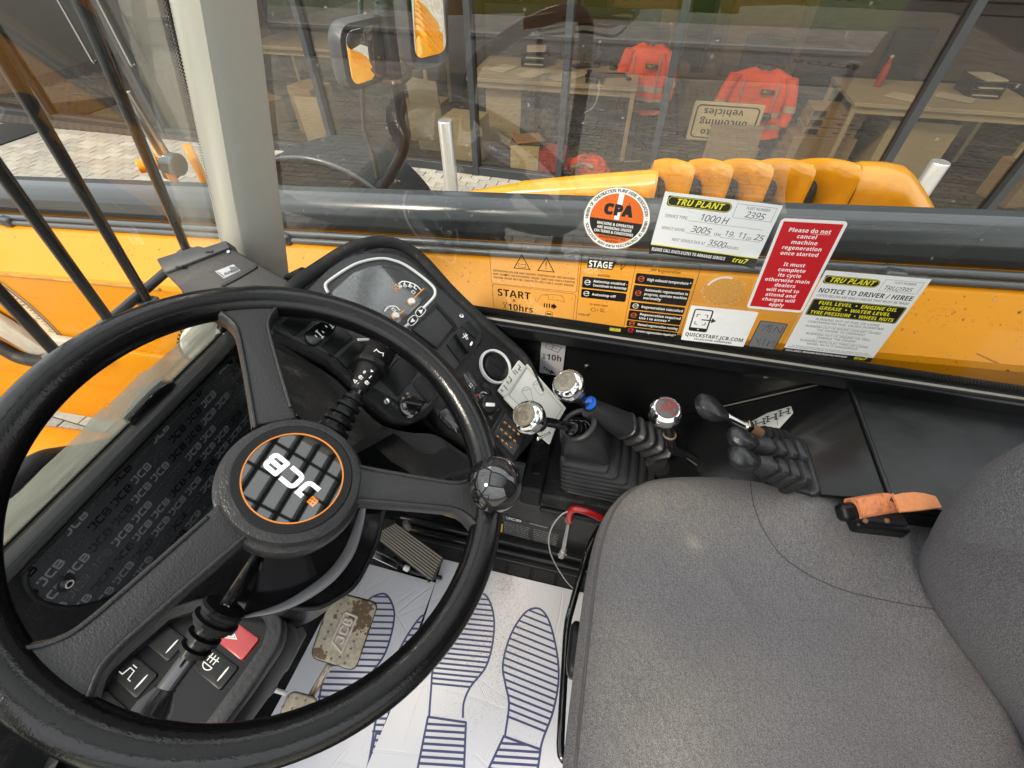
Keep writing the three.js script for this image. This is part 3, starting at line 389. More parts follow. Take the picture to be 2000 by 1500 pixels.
{
  const t = thing('front_chassis', 'yellow front chassis with dark mudguard below the windscreen', 'chassis', V(-1.2, 0.4, 0));
  part(t, 'deck', box(1.7, 0.1, 1.0, V(-1.55, 0.72, -0.02), 0.02), M.yellow); part(t, 'cross_member', rod(V(-1.15, 0.86, -0.5), V(-1.15, 0.86, 0.5), 0.05), M.yellow);
  part(t, 'mudguard', sheet(18, 8, (u, v) => { const a = 0.35 + 2.3 * u; return V(-1.42 - 0.42 * Math.cos(a), 0.62 + 0.42 * Math.sin(a), 0.1 + 0.5 * v); }, 0.3), mat(rgb(0.03, 0.032, 0.034), 0.6, { side: THREE.DoubleSide }));
  part(t, 'step_plate', box(0.5, 0.02, 0.5, V(-0.95, 0.79, 0.05), 0.005), mat(rgb(0.30, 0.31, 0.29), 0.7, { bumpMap: texSoft, bumpScale: 0.002 }));
}
// work lamp just ahead of the windscreen corner
{ const p = onPlane(402, 668, V(-0.72, 1.45, 0), V(1, -0.5, 0)), ax = V(0.55, 0.75, 0.35).normalize(), t = thing('work_lamp', 'round pale lens work lamp outside the windscreen corner', 'lamp', p);
  part(t, 'lens', turned([[0, 0.010], [0.025, 0.008], [0.040, 0], [0.040, -0.006], [0, -0.006]], p, ax), mat(rgb(0.55, 0.53, 0.44), 0.25, { bumpMap: texSoft, bumpScale: 0.001 }));
  part(t, 'toothed_ring', (() => { const L = []; for (let i = 0; i < 36; i++) { const a = i / 36 * 6.283; const b = box(0.004, 0.008, 0.003, V(0.043 * Math.cos(a), -0.004, 0.043 * Math.sin(a)), 0.001); L.push(b); } const g = join(L); g.applyQuaternion(new THREE.Quaternion().setFromUnitVectors(V(0, 1, 0), ax)); g.translate(p.x, p.y, p.z); return g; })(), M.rubber);
  part(t, 'housing', turned([[0.041, -0.002], [0.044, -0.012], [0.03, -0.05], [0, -0.055]], p, ax), M.rubber); part(t, 'bracket', rod(p.clone().addScaledVector(ax, -0.05), p.clone().add(V(-0.05, -0.2, -0.05)), 0.012), M.rubber);
  for (let i = 0; i < 6; i++) { const q = p.clone().add(V(0.045 + 0.006 * i, 0.0, -0.03 - 0.008 * i)); part(t, 'cooling_fin', box(0.003, 0.05, 0.03, q, 0.001), M.steel); }
}
// bonnet with five scoops
{
  const zN = -1.19, t = thing('engine_bonnet', 'glossy yellow engine bonnet with curved louvre scoops behind the boom', 'bonnet', V(0.1, 1.1, -1.45));
  const X = (px, py) => onZ(px, py, zN - 0.03).x, Yy = (px, py) => onZ(px, py, zN - 0.022).y;
  const sec = (x, top, z0, r, low = 1.05) => { const out = [V(x, low, z0)]; for (let i = 0; i <= 14; i++) { const a = i / 14 * 2.1; out.push(V(x, top - r + r * Math.sin(a), z0 - r + r * Math.cos(a))); } const e = out[out.length - 1]; out.push(V(x, e.y - 0.27, e.z - 0.47), V(x, low, e.z - 0.48)); return out; };
  part(t, 'front_panel', loft([[905, 376, 0.02], [960, 369, 0.03], [1010, 363, 0.035]].map(([a, b, r]) => sec(X(a, b), Yy(a, b), zN, r)), 0.5), M.bonnet);
  part(t, 'side_panel', loft([[1012, 360, 0.035], [1020, 357, 0.04], [1150, 346, 0.045], [1270, 337, 0.045], [1282, 335, 0.04], [1286, 338, 0.04]].map(([a, b, r]) => sec(X(a, b), Yy(a, b), zN + 0.012, r)), 0.5), M.bonnet);
  part(t, 'intake_mesh', loft([X(1292, 340), X(1670, 340)].map((x) => sec(x, 1.53, zN - 0.10, 0.04)), 0.5), mat(rgb(0.012, 0.012, 0.012), 0.8, { bumpMap: texGrain, bumpScale: 0.004 }));
  const ed = [1284, 1358, 1432, 1510, 1591, 1681];
  for (let i = 0; i < 5; i++) {
    const x0 = X(ed[i], 325) - 0.004, x1 = X(ed[i + 1], 321), top = Yy(ed[i + 1], 319), g = [];
    for (let k = 0; k <= 12; k++) { const s = k / 12, rise = 1 - Math.pow(1 - s, 2.5); g.push(sec(x0 + (x1 - x0) * s - (k === 12 ? 0.001 : 0), top - 0.042 * (1 - rise) - (k === 12 ? 0.004 : 0), zN - 0.115 * Math.pow(1 - s, 1.4) + 0.014 - (k === 12 ? 0.004 : 0), 0.026)); }
    part(t, 'scoop', loft(g, 0.6), M.bonnet);
    part(t, 'air_gap', loft([0.002, 0.03].map((d) => rr(V(x0 + d, top - 0.088, zN - 0.034 - d), V(0, 0, 1), V(0, 1, 0), 0.045, 0.028, 0.018)), 0.5), mat(rgb(0.012, 0.012, 0.011), 0.8, { bumpMap: texGrain, bumpScale: 0.004 }));
    part(t, 'base_ledge', box(x1 - x0 - 0.004, 0.2, 0.04, V((x0 + x1) / 2, top - 0.205, zN + 0.004), 0.01), M.bonnet);
  }
  part(t, 'tail_panel', loft([[1684, 337], [1700, 335], [1745, 338], [1782, 346], [1800, 362], [1822, 394], [1840, 425]].map(([a, b], i) => sec(X(a, b), Yy(a, b), zN - 0.01 - 0.004 * i, 0.06)), 0.5), M.bonnet);
}
// mudguard arch, mirror stalk, mirrors
{
  const t = thing('front_mudguard', 'black arched front mudguard between the boom and the paving', 'mudguard', V(-0.8, 1.2, -1.4)), gd = mat(rgb(0.022, 0.024, 0.025), 0.42, { bumpMap: texSoft, bumpScale: 0.001, side: THREE.DoubleSide });
  const gp = (a, v, r = 0.338) => V(-0.905 - 0.03 * v - r * Math.cos(a), 1.190 - 0.04 * v * v + r * Math.sin(a), -1.2 - 0.3 * v);
  part(t, 'arch', sheet(40, 8, (u, v) => gp(0.2 + 2.74 * u, v), 0.3), gd);
  part(t, 'rim_lip', tube(Array.from({ length: 30 }, (_, i) => gp(0.2 + 2.74 * i / 29, 0)), 0.007, { n: 80 }), M.boomGrey);
  part(t, 'inner_wall', sheet(40, 1, (u, v) => gp(0.2 + 2.74 * u, 0.05, 0.330 - 0.16 * v), 0.3), gd);
  for (const [x, y] of [[768, 352], [752, 372]]) part(t, 'bolt', turned([[0, 0.006], [0.008, 0.006], [0.010, 0], [0, 0]], onZ(x, y, -1.24), V(0.3, 0.8, 0.5), 12), M.steel);
  const st = thing('mirror_stalk', 'bent black tube carrying two mirrors above the mudguard', 'mirror arm', onZ(745, 368, -1.22)), w = (x, y, z = -1.22) => onZ(x, y, z);
  part(st, 'tube', tube([w(738, 375), w(765, 338), w(785, 300), w(791, 270), w(787, 240), w(779, 190), w(764, 90), w(745, -60)], 0.0165, { n: 90 }), mat(rgb(0.02, 0.021, 0.022), 0.3));
  part(st, 'brace_rod', tube([w(737, 345, -1.21), w(731, 315, -1.21), w(714, 262, -1.21), w(710, 235, -1.21), w(707, 120, -1.21), w(703, -40, -1.21)], 0.0062, { n: 70 }), M.boomGrey);
  part(st, 'clamp', turned([[0.017, -0.01], [0.024, -0.01], [0.024, 0.01], [0.017, 0.01]], w(750, 17), V(0.1, 1, 0), 24), M.boomGrey); part(st, 'cross_arm', straight([w(786, 158), w(798, 148), w(800, 120), w(796, 96)], 0.008), mat(rgb(0.03, 0.028, 0.026), 0.45));
  part(st, 'clamp_plate', box(0.05, 0.008, 0.04, w(770, 156), 0.003), M.rust);
  function mirror(label, px, wd, ht, target, z) {
    const p = onZ(px[0], px[1], z), inn = EYE.clone().sub(p).normalize(), out = target.clone().sub(p).normalize(), n = inn.add(out).normalize();
    const up = V(0, 1, 0).addScaledVector(n, -n.y).normalize(), m = frame(p, up.clone().cross(n), up, n), o = thing('wing_mirror', label, 'mirror', p), r = 0.28 * Math.min(wd, ht);
    part(o, 'housing', loft([[0.0, 1, 1], [0.004, 1.04, 1.04], [-0.012, 1.08, 1.08], [-0.03, 1.05, 1.05], [-0.05, 0.85, 0.85], [-0.058, 0.6, 0.6]].map(([h, a, b]) => rr(V(0, 0, h), V(1, 0, 0), V(0, 1, 0), wd / 2 * a, ht / 2 * b, r, 6).map((q) => q.applyMatrix4(m))), 0.9), mat(rgb(0.05, 0.053, 0.055), 0.45, { bumpMap: texSoft, bumpScale: 0.0006 }));
    part(o, 'mirror_glass', prism(polyShape(rectPts(wd * 0.86, ht * 0.84), r * 0.8), 0.003, m.clone().multiply(M4().setPosition(0, 0, 0.0065)), 0.0005, { seg: 16 }), mat(rgb(0.80, 0.81, 0.80), 0.015, { metalness: 1 }));
  }
  mirror('squarish black wing mirror low on the bent stalk', [718, 104], 0.160, 0.122, V(3.6, 0.1, -3.7), -1.17);
  mirror('tall black wing mirror at the top edge of the view', [833, -5], 0.112, 0.24, V(6, 0, -3.3), -1.16);
}
// tilt ram and its yellow lugs beyond the boom
{
  const w = (x, y, z = -1.08) => onZ(x, y, z), t = thing('hydraulic_ram', 'chromed ram rod in yellow lugs beyond the dark tube', 'ram', w(330, 330));
  part(t, 'rod', rod(w(246, 178), w(322, 305), 0.012, 0.016), M.steel); part(t, 'knuckle', rod(w(325, 318), w(352, 322), 0.03), M.boomGrey); part(t, 'barrel', rod(w(318, 300), w(336, 345), 0.022), M.boomGrey);
  for (const x of [312, 372]) part(t, 'lug', prism(polyShape([[-0.04, -0.16], [0.035, -0.16], [0.04, 0.02], [0.02, 0.045], [-0.02, 0.045], [-0.042, 0.02]], 0.012), 0.022, frame(w(x, 318), V(0.75, 0, 0.66), V(0, 1, 0), V(-0.66, 0, 0.75)), 0.004), M.yellow);
  part(t, 'pin', turned([[0, 0.05], [0.016, 0.05], [0.018, 0.045], [0.018, -0.01], [0, -0.01]], w(308, 318), V(-0.66, 0, 0.75), 24), M.yellow);
}
// front bar guard outside the windscreen
{
  const t = thing('window_guard', 'row of round black guard bars outside the windscreen', 'bar guard', V(-0.66, 1.5, -0.2)), p0 = V(-0.545, 1.98, 0), d0 = V(-0.725, 1.48, 0).sub(p0), n = V(d0.y, -d0.x, 0).normalize(), bar = mat(rgb(0.016, 0.017, 0.018), 0.38, { roughnessMap: texSoft });
  for (const [a, b] of [[[157, 0], [366, 492]], [[7, 115], [288, 588]], [[0, 333], [215, 628]], [[0, 572], [112, 692]]]) {
    const A = onPlane(...a, p0, n), B = onPlane(...b, p0, n), up = A.clone().addScaledVector(A.clone().sub(B).normalize(), 0.75);
    part(t, 'bar', rod(B, up, 0.0068), bar); part(t, 'foot_bracket', box(0.026, 0.008, 0.022, B, 0.003), M.pipe);
  }
  part(t, 'bottom_rail', rod(onPlane(372, 500, p0, n).add(V(-0.01, 0, 0)), onPlane(40, 790, p0, n).add(V(-0.01, 0, 0)), 0.007), bar);
}

// ================================================================ THE CAB
const WIN = -0.5;
{
  setting('cab_floor', box(1.9, 0.05, 1.06, V(0.25, 1.025, -0.02), 0.004), M.blackPaint, 'black cab floor under the mats', 'floor');
  setting('cab_side_wall', plainBox(1.9, 0.56, 0.03, V(0.25, 1.33, -0.531)), M.blackPaint, 'black painted wall below the side window', 'wall');
  setting('cab_rear_wall', plainBox(0.04, 0.75, 1.03, V(1.18, 1.4, -0.01)), M.blackPaint, 'black wall behind the seat', 'wall');
  setting('cab_door_sill', box(1.7, 0.12, 0.05, V(0.25, 1.06, 0.5), 0.01), M.blackPaint, 'black sill of the open door', 'sill');
  setting('window_sill', box(1.75, 0.022, 0.03, V(0.34, 1.612, -0.508), 0.004), M.blackPaint, 'black ledge under the side window', 'sill');
  setting('window_edge', box(1.75, 0.0022, 0.004, V(0.34, 1.6275, -0.4995), 0.001), mat(rgb(0.26, 0.25, 0.22), 0.5, { bumpMap: texSoft, bumpScale: 0.002 }), 'pale worn edge along the side window, caught light put into its colour', 'trim');  // pale colour carries the light caught along the wall's top lip
  const dots = canvasTex(512, 64, (g, w, h) => { g.clearRect(0, 0, w, h); g.fillStyle = '#060606'; g.fillRect(0, h * 0.78, w, h); for (let r = 0; r < 5; r++) for (let i = 0; i < 32; i++) { g.beginPath(); g.arc((i + (r % 2) * 0.5) * 16 + 4, h * (0.74 - r * 0.15), 7.6 - r * 1.15, 0, 7); g.fill(); } }, { repeat: true });
  const frit = (m) => mat(rgb(0.012, 0.012, 0.012), 0.35, { map: m, transparent: true, side: THREE.DoubleSide });
  const win = setting('side_window', card(1.75, 0.96, M4().setPosition(0.335, 2.11, WIN - 0.003)), M.pane, 'clear side window facing the boom', 'window');
  { const t2 = dots.clone(); t2.repeat.set(14, 1); t2.needsUpdate = true; const c = card(1.75, 0.016, M4().setPosition(0.335, 1.6385, WIN - 0.0015)); part(win, 'dotted_border', c, mat(rgb(1, 1, 1), 0.4, { map: t2, transparent: true, side: THREE.DoubleSide })); }
  // windscreen
  const prof = new THREE.CatmullRomCurve3([V(-0.655, 1.508, 0), V(-0.618, 1.56, 0), V(-0.563, 1.645, 0), V(-0.505, 1.82, 0), V(-0.457, 1.98, 0), V(-0.38, 2.25, 0), V(-0.30, 2.56, 0)]);
  const ws = setting('windscreen', sheet(2, 40, (u, v) => { const p = prof.getPoint(v); return V(p.x, p.y, -0.49 + 0.98 * u); }), M.pane, 'clear raked windscreen', 'window');
  { const t2 = dots.clone(); t2.repeat.set(9, 1); t2.needsUpdate = true; const d = mat(rgb(1, 1, 1), 0.4, { map: t2, transparent: true, side: THREE.DoubleSide });
    part(ws, 'dotted_border', sheet(20, 3, (u, v) => { const p = prof.getPoint(0.0 + 0.06 * v); return V(p.x + 0.003, p.y + 0.001, -0.49 + 0.98 * u); }), d);
    part(ws, 'dotted_border', (() => { const g = sheet(3, 60, (u, v) => { const p = prof.getPoint(v); return V(p.x + 0.003, p.y + 0.001, -0.487 + 0.016 * u); }), uv = g.attributes.uv; for (let i = 0; i < uv.count; i++) uv.setXY(i, uv.getY(i), uv.getX(i)); return g; })(), d);
    // road film left where no wiper reaches
    const film = canvasTex(256, 512, (g, w, h) => { const im = g.createImageData(w, h); for (let y = 0; y < h; y++) for (let x = 0; x < w; x++) { const k = (y * w + x) * 4, n = nMid[((y * 3) % 512) * 512 + ((x * 2) % 512)], s = nSpeck[(y % 512) * 512 + x], e = 175 + 60 * (n - 0.5) + 18 * (s - 0.5); im.data[k] = 196; im.data[k + 1] = 193; im.data[k + 2] = 178; im.data[k + 3] = x < e ? 26 + 50 * n + (s > 0.8 ? 46 : 0) : (s > 0.965 ? 70 : 0); } g.putImageData(im, 0, 0); });
    part(ws, 'dirt_film', sheet(4, 60, (u, v) => { const p = prof.getPoint(0.0 + v * 0.8); return V(p.x - 0.004, p.y - 0.001, -0.472 + 0.065 * u); }), mat(rgb(1, 1, 1), 0.95, { transmission: 0.6, thickness: 0, map: film, transparent: true, side: THREE.DoubleSide }));
  }
  { // grime along the foot of the windscreen, below the wiper's sweep
    const film = canvasTex(1024, 256, (g, w, h) => { const im = g.createImageData(w, h); for (let y = 0; y < h; y++) for (let x = 0; x < w; x++) { const k = (y * w + x) * 4, n = nMid[((y * 2) % 512) * 512 + (x % 512)], s = nSpeck[(y % 512) * 512 + (x * 3) % 512], e = 40 + 80 * (n - 0.5); im.data[k] = 160; im.data[k + 1] = 164; im.data[k + 2] = 152; im.data[k + 3] = y > e ? Math.max(90, Math.min(250, 205 + 130 * (n - 0.5) + (s > 0.8 ? 30 : 0))) : (s > 0.95 ? 70 : 0); } g.putImageData(im, 0, 0); });
    part(ws, 'dirt_film', sheet(20, 6, (u, v) => { const p = prof.getPoint(0.004 + v * 0.30); return V(p.x - 0.004, p.y - 0.001, -0.47 + 0.96 * u); }), mat(rgb(1, 1, 1), 0.95, { transmission: 0.6, thickness: 0, map: film, transparent: true, side: THREE.DoubleSide }));
    setting('windscreen_seal', box(0.032, 0.022, 0.98, V(-0.652, 1.496, 0), 0.004), M.rubber, 'black rubber seal along the foot of the windscreen', 'seal');
  }
  const specks = canvasTex(1024, 512, (g, w, h) => { g.clearRect(0, 0, w, h); const r = rng(99); for (let i = 0; i < 420; i++) { g.fillStyle = `rgba(214,212,200,${0.15 + 0.5 * r()})`; g.beginPath(); g.ellipse(r() * w, h * Math.pow(r(), 0.8), 0.5 + 1.6 * r() * r(), 0.5 + 1.8 * r() * r(), 0, 0, 7); g.fill(); } g.strokeStyle = 'rgba(220,220,205,0.35)'; g.lineWidth = 1; for (let i = 0; i < 14; i++) { const x = r() * w, y = r() * h; g.beginPath(); g.moveTo(x, y); g.quadraticCurveTo(x + 14 - 28 * r(), y + 20, x + 40 * r() - 20, y + 50 * r()); g.stroke(); } });
  part(win, 'dirt_specks', card(1.3, 0.62, M4().setPosition(0.15, 1.96, WIN - 0.0045)), mat(rgb(1, 1, 1), 0.9, { map: specks, transparent: true, side: THREE.DoubleSide }));
  // corner pillar
  const ring = (y) => { const k = (y - 1.66) / (1.98 - 1.66), cx = -0.506 + (-0.407 + 0.506) * k, out = []; for (const [dx, z] of [[-0.054, -0.480], [-0.030, -0.4635], [-0.018, -0.4575], [-0.008, -0.4545], [0.002, -0.4545], [0.011, -0.458], [0.019, -0.464], [0.048, -0.492], [0.052, -0.498], [0.052, -0.502], [-0.05, -0.502]]) out.push(V(cx + 0.007 * Math.max(0, k) + dx * (dx > 0.01 ? 0.74 - 0.22 * k : 1 - 0.0 * k), y, z)); return out; };
  setting('cab_pillar', loft([1.30, 1.5, 1.66, 1.8, 1.98, 2.3, 2.6].map(ring), 0.62), M.pillar, 'pale grey green pillar between windscreen and side window', 'pillar');
  setting('windscreen_seal', tube([1.52, 1.6, 1.7, 1.82, 1.98, 2.2, 2.5].map((y) => { let b = prof.getPoint(0), d = 9; for (let i = 0; i <= 200; i++) { const p = prof.getPoint(i / 200); if (Math.abs(p.y - y) < d) { d = Math.abs(p.y - y); b = p; } } return V(b.x + 0.001, y, -0.487); }), 0.006, { n: 60 }), M.rubber, 'black rubber seal beside the pale pillar', 'seal');
  setting('door_grab_rail', tube([V(-0.50, 1.55, 0.5), V(-0.47, 1.70, 0.5), V(-0.38, 1.77, 0.5), V(-0.28, 1.82, 0.5), V(-0.20, 1.84, 0.5), V(-0.155, 1.82, 0.5), V(-0.15, 1.72, 0.5), V(-0.152, 1.60, 0.5), V(-0.19, 1.1, 0.5)], 0.02, { n: 90 }), M.blackPaint, 'black grab rail beside the open door', 'rail');
  for (const x of [-0.3, 0.0, 0.25, 0.48, 0.72]) setting('wall_screw', turned([[0, 0.003], [0.004, 0.002], [0.006, 0.0]], V(x, 1.585 - (x === 0 ? 0.04 : 0), -0.5155), V(0, 0, 1), 14), M.steel, ['small bright screw head on the black wall below the window, left end', 'small bright screw head on the black wall lower than the others', 'small bright screw head on the black wall behind the lone ball lever', 'small bright screw head on the black wall above the shelf edge', 'small bright screw head on the black wall above the shelf'][[-0.3, 0.0, 0.25, 0.48, 0.72].indexOf(x)], 'screw');
  // roof with an open grille of bars, and the remaining posts of the frame
  for (const z of [-0.5, 0.5]) setting('roof_rail', box(1.6, 0.09, 0.08, V(0.44, 2.6, z), 0.02), M.pillar, z < 0 ? 'pale roof rail above the side window' : 'pale roof rail above the open door', 'roof rail');
  for (const x of [-0.32, 1.2]) setting('roof_beam', box(0.09, 0.09, 0.94, V(x, 2.6, 0), 0.02), M.pillar, x < 0 ? 'pale roof beam above the windscreen' : 'pale roof beam above the seat back', 'roof beam');
  setting('roof_window', card(1.42, 0.92, frame(V(0.44, 2.63, 0), V(1, 0, 0), V(0, 0, 1), V(0, -1, 0))), M.pane, 'clear roof window over the grille', 'window');
  const grille = thing('roof_grille', 'black overhead guard grille under the roof window', 'grille', V(0.44, 2.58, 0));
  for (let i = 0; i < 26; i++) part(grille, 'bar', box(0.012, 0.03, 0.92, V(-0.22 + i * 0.053, 2.585, 0), 0.004), M.blackPaint);
  for (let i = 0; i < 12; i++) part(grille, 'cross_bar', box(1.42, 0.010, 0.008, V(0.44, 2.562, -0.40 + i * 0.073), 0.003), M.blackPaint);
  for (const [x, z, l] of [[1.18, -0.5, 'pale rear post beside the side window'], [1.18, 0.5, 'pale rear post beside the open door']]) setting('cab_post', box(0.09, 1.2, 0.08, V(x, 1.97, z), 0.02), M.pillar, l, 'post');
  setting('cab_post', rod(V(-0.62, 1.3, 0.5), V(-0.34, 2.6, 0.5), 0.04), M.pillar, 'pale front post beside the open door', 'post');
}
// ================================================================ CAB FURNITURE
// transparent print laid on a flat face; the pen works in the face's own plane
function printOn(m, pts, wpx, draw, lift = 0.0006) {                   // pts: sight-line pixels bounding the print
  const inv = m.clone().invert(), o = V().setFromMatrixPosition(m), n = V(m.elements[8], m.elements[9], m.elements[10]);
  const at = (x, y) => onPlane(x, y, o, n).applyMatrix4(inv), q = pts.map(([x, y]) => at(x, y)), x0 = Math.min(...q.map((p) => p.x)), x1 = Math.max(...q.map((p) => p.x)), y0 = Math.min(...q.map((p) => p.y)), y1 = Math.max(...q.map((p) => p.y));
  const W = x1 - x0, H = y1 - y0, hpx = Math.max(8, Math.round(wpx * H / W)), S = wpx / W;
  const tex = canvasTex(wpx, hpx, (g) => {
    g.clearRect(0, 0, wpx, hpx);
    const C = (x, y) => { const p = at(x, y); return [(p.x - x0) * S, (y1 - p.y) * S]; };
    const path = (list, close) => { g.beginPath(); list.forEach(([x, y], i) => { const c = C(x, y); i ? g.lineTo(...c) : g.moveTo(...c); }); if (close) g.closePath(); };
    const smooth = (list, close) => { const c = list.map(([x, y]) => { const p = C(x, y); return V(p[0], p[1], 0); }), k = new THREE.CatmullRomCurve3(c, !!close, 'centripetal').getPoints(list.length * 8); g.beginPath(); k.forEach((p, i) => i ? g.lineTo(p.x, p.y) : g.moveTo(p.x, p.y)); if (close) g.closePath(); };
    const text = (s, x, y, dx, dy, h, o = {}) => { const a = C(x, y), b = C(x + dx, y + dy), ang = Math.atan2(b[1] - a[1], b[0] - a[0]); g.save(); g.translate(...a); g.rotate(ang); g.font = `${o.bold === false ? '' : 'bold '}${h * S}px ${o.font ?? 'sans-serif'}`; g.textAlign = 'center'; g.textBaseline = 'middle'; g.fillText(s, 0, 0); g.restore(); };
    draw(g, { C, path, smooth, text, S, at });
  });
  return { geo: card(W, H, m.clone().multiply(M4().setPosition((x0 + x1) / 2, (y0 + y1) / 2, lift))), mat: mat(rgb(1, 1, 1), 0.55, { map: tex, transparent: true }) };
}
const outline = (m, pts) => { const inv = m.clone().invert(), o = V().setFromMatrixPosition(m), n = V(m.elements[8], m.elements[9], m.elements[10]); return pts.map(([x, y, r]) => { const p = onPlane(x, y, o, n).applyMatrix4(inv); return r === undefined ? [p.x, p.y] : [p.x, p.y, r]; }); };
const lifted = (m, h) => m.clone().multiply(M4().setPosition(0, 0, h));
function logo(g, x, y, h, o = {}) {                                     // blocky three letter maker's mark as it stands on the parts
  const w = h * 2.9, b = h * 0.24; g.save(); g.translate(x, y); if (o.rot) g.rotate(o.rot); g.scale(o.sx ?? 1, 1); g.lineWidth = b; g.lineJoin = 'round'; g.strokeStyle = o.color; g.fillStyle = o.color; g.translate(-w / 2, -h / 2);
  if (o.dot !== false) { g.fillStyle = o.dotColor ?? o.color; g.fillRect(0, 0, b * 1.15, b * 1.15); }
  g.beginPath(); g.moveTo(h * 0.72, b / 2); g.lineTo(h * 0.72, h * 0.62); g.quadraticCurveTo(h * 0.72, h - b / 2, h * 0.4, h - b / 2); g.lineTo(h * 0.05, h - b / 2); g.moveTo(h * 0.42, b / 2); g.lineTo(h * 0.84, b / 2); g.stroke();
  g.beginPath(); g.moveTo(h * 1.85, b / 2); g.lineTo(h * 1.35, b / 2); g.quadraticCurveTo(h * 1.08, b / 2, h * 1.08, h * 0.35); g.lineTo(h * 1.08, h * 0.65); g.quadraticCurveTo(h * 1.08, h - b / 2, h * 1.35, h - b / 2); g.lineTo(h * 1.85, h - b / 2); g.stroke();
  g.beginPath(); g.roundRect(h * 2.12, b / 2, h * 0.7, h * 0.5 - b / 2, [0, h * 0.18, h * 0.14, 0]); g.stroke(); g.beginPath(); g.roundRect(h * 2.12, h * 0.5, h * 0.74, h * 0.5 - b / 2, [0, h * 0.14, h * 0.18, 0]); g.stroke(); g.restore();
}

// ---- steering wheel
const HUB = V(-0.2343, 1.7117, -0.1558), WN = V(0.4476, 0.8912, 0.0737).normalize(), WE = V(0, 0, 1).cross(WN).normalize(), WZ = WE.clone().cross(WN);
const WM = frame(HUB, WE, WN, WZ), wheelPt = (x, y, off = 0) => onPlane(x, y, HUB.clone().addScaledVector(WN, off), WN), toW = (g) => g.applyMatrix4(WM);
{
  const t = thing('steering_wheel', 'black three spoke steering wheel with round badge on its hub', 'steering wheel', HUB), dir = (a) => [Math.cos(a * Math.PI / 180), -Math.sin(a * Math.PI / 180)];
  const rg = new THREE.TorusGeometry(0.185, 0.0152, 28, 160); rg.rotateX(Math.PI / 2);
  { const p = rg.attributes.position; for (let i = 0; i < p.count; i++) { const x = p.getX(i), y = p.getY(i), z = p.getZ(i), r = Math.hypot(x, z), d = r - 0.185, k = 1 + (y > 0 ? 0.05 : 0); p.setXYZ(i, x / r * (0.185 + d), y * k, z / r * (0.185 + d)); } rg.computeVertexNormals(); }
  part(t, 'rim', uvBox(toW(rg), 0.06), M.rim);
  for (const a of [-48.5, 73, -163]) {
    const R0 = 0.048, R1 = 0.182, up = [], dn = [];
    for (let i = 0; i <= 20; i++) { const s = i / 20, r = R0 + (R1 - R0) * s, flare = 0.030 * Math.pow(Math.max(0, (s - 0.72) / 0.28), 2.2), w = 0.0185 - 0.0035 * Math.sin(Math.min(1, s * 1.3) * 1.571) + flare; up.push([r, w]); dn.unshift([r, -w]); }
    const m = M4().makeRotationFromEuler(new THREE.Euler(-Math.PI / 2, 0, a * Math.PI / 180, 'YXZ')), mm = M4().makeRotationY(a * Math.PI / 180).multiply(M4().makeRotationX(-Math.PI / 2)).multiply(M4().setPosition(0, 0, 0.0065));
    const sp = prism(polyShape(up.concat(dn)), 0.021, mm, 0.0045), e1 = part(t, 'spoke', uvBox(toW(sp), 0.06), M.wheelSkin);
    for (const k of [up, dn]) part(e1, 'edge_bead', uvBox(toW(tube(k.filter((_, i) => i % 2 === 0 && i < 19).map(([x, y]) => V(x, 0.0065, 0).applyAxisAngle(V(0, 1, 0), 0).add(V(0, 0, -y * 0.84)).applyAxisAngle(V(0, 1, 0), a * Math.PI / 180)), 0.0018, { n: 40, rad: 8 })), 0.06), M.wheelSkin);
  }
  const sh = V(-0.0075, 0, -0.0035);                                    // the hub sits a little off the rim centre
  const hub = (prof, seg = 64) => { const g = turned(prof, V(), V(0, 1, 0), seg); g.translate(sh.x, 0, sh.z); return toW(g); };
  part(t, 'hub', uvBox(hub([[0.040, 0.0165], [0.0505, 0.0165], [0.0525, 0.0155], [0.0535, 0.0125], [0.0538, 0.006], [0.0550, 0.0045], [0.0575, 0.003], [0.0582, 0.0], [0.0582, -0.014], [0.056, -0.034], [0.050, -0.046], [0.03, -0.048], [0, -0.048]]), 0.06), M.wheelSkin);
  for (const a of []) part(t, 'hub_notch', uvBox(toW(box(0.012, 0.014, 0.034, V(), 0.004).applyMatrix4(M4().makeRotationY(a * Math.PI / 180).multiply(M4().setPosition(0.054, -0.012, 0))).translate(sh.x, 0, sh.z)), 0.06), M.wheelSkin);
  part(t, 'bezel', hub([[0.0385, 0.0140], [0.0385, 0.0178], [0.0450, 0.0178], [0.046, 0.0168]]), M.plasticSmooth);
  part(t, 'orange_ring', hub([[0.0372, 0.0150], [0.0375, 0.0182], [0.0385, 0.0182], [0.0390, 0.0150]]), mat(rgb(0.62, 0.20, 0.02), 0.35));
  const bt = canvasTex(1024, 1024, (g, w) => { g.fillStyle = '#0d0e0f'; g.fillRect(0, 0, w, w); g.translate(w / 2, w / 2); logo(g, 10, -20, 215, { color: '#eceeee', dot: false, sx: 1.06 }); g.fillStyle = '#e07a12'; g.save(); g.translate(-345, 20 - 95); g.fillRect(-45, -45, 90, 90); g.fillStyle = '#3a2408'; for (const [x, y] of [[-28, -22], [4, -24], [-20, 6], [14, 4]]) g.fillRect(x, y, 20, 16); g.restore(); });
  const bm = M4().makeRotationY(-16 * Math.PI / 180).multiply(M4().makeRotationX(-Math.PI / 2)), bg = new THREE.CircleGeometry(0.0375, 64); bg.applyMatrix4(bm); bg.translate(sh.x, 0.0172, sh.z);
  part(t, 'badge', toW(bg), mat(rgb(1, 1, 1), 0.03, { map: bt, clearcoat: 1, clearcoatRoughness: 0.02, ior: 1.6 }));
  const kn = thing('spinner_knob', 'glossy black ball knob on the right of the wheel rim', 'knob', wheelPt(966, 955, 0.012)), kc = wheelPt(966, 946, 0.032);
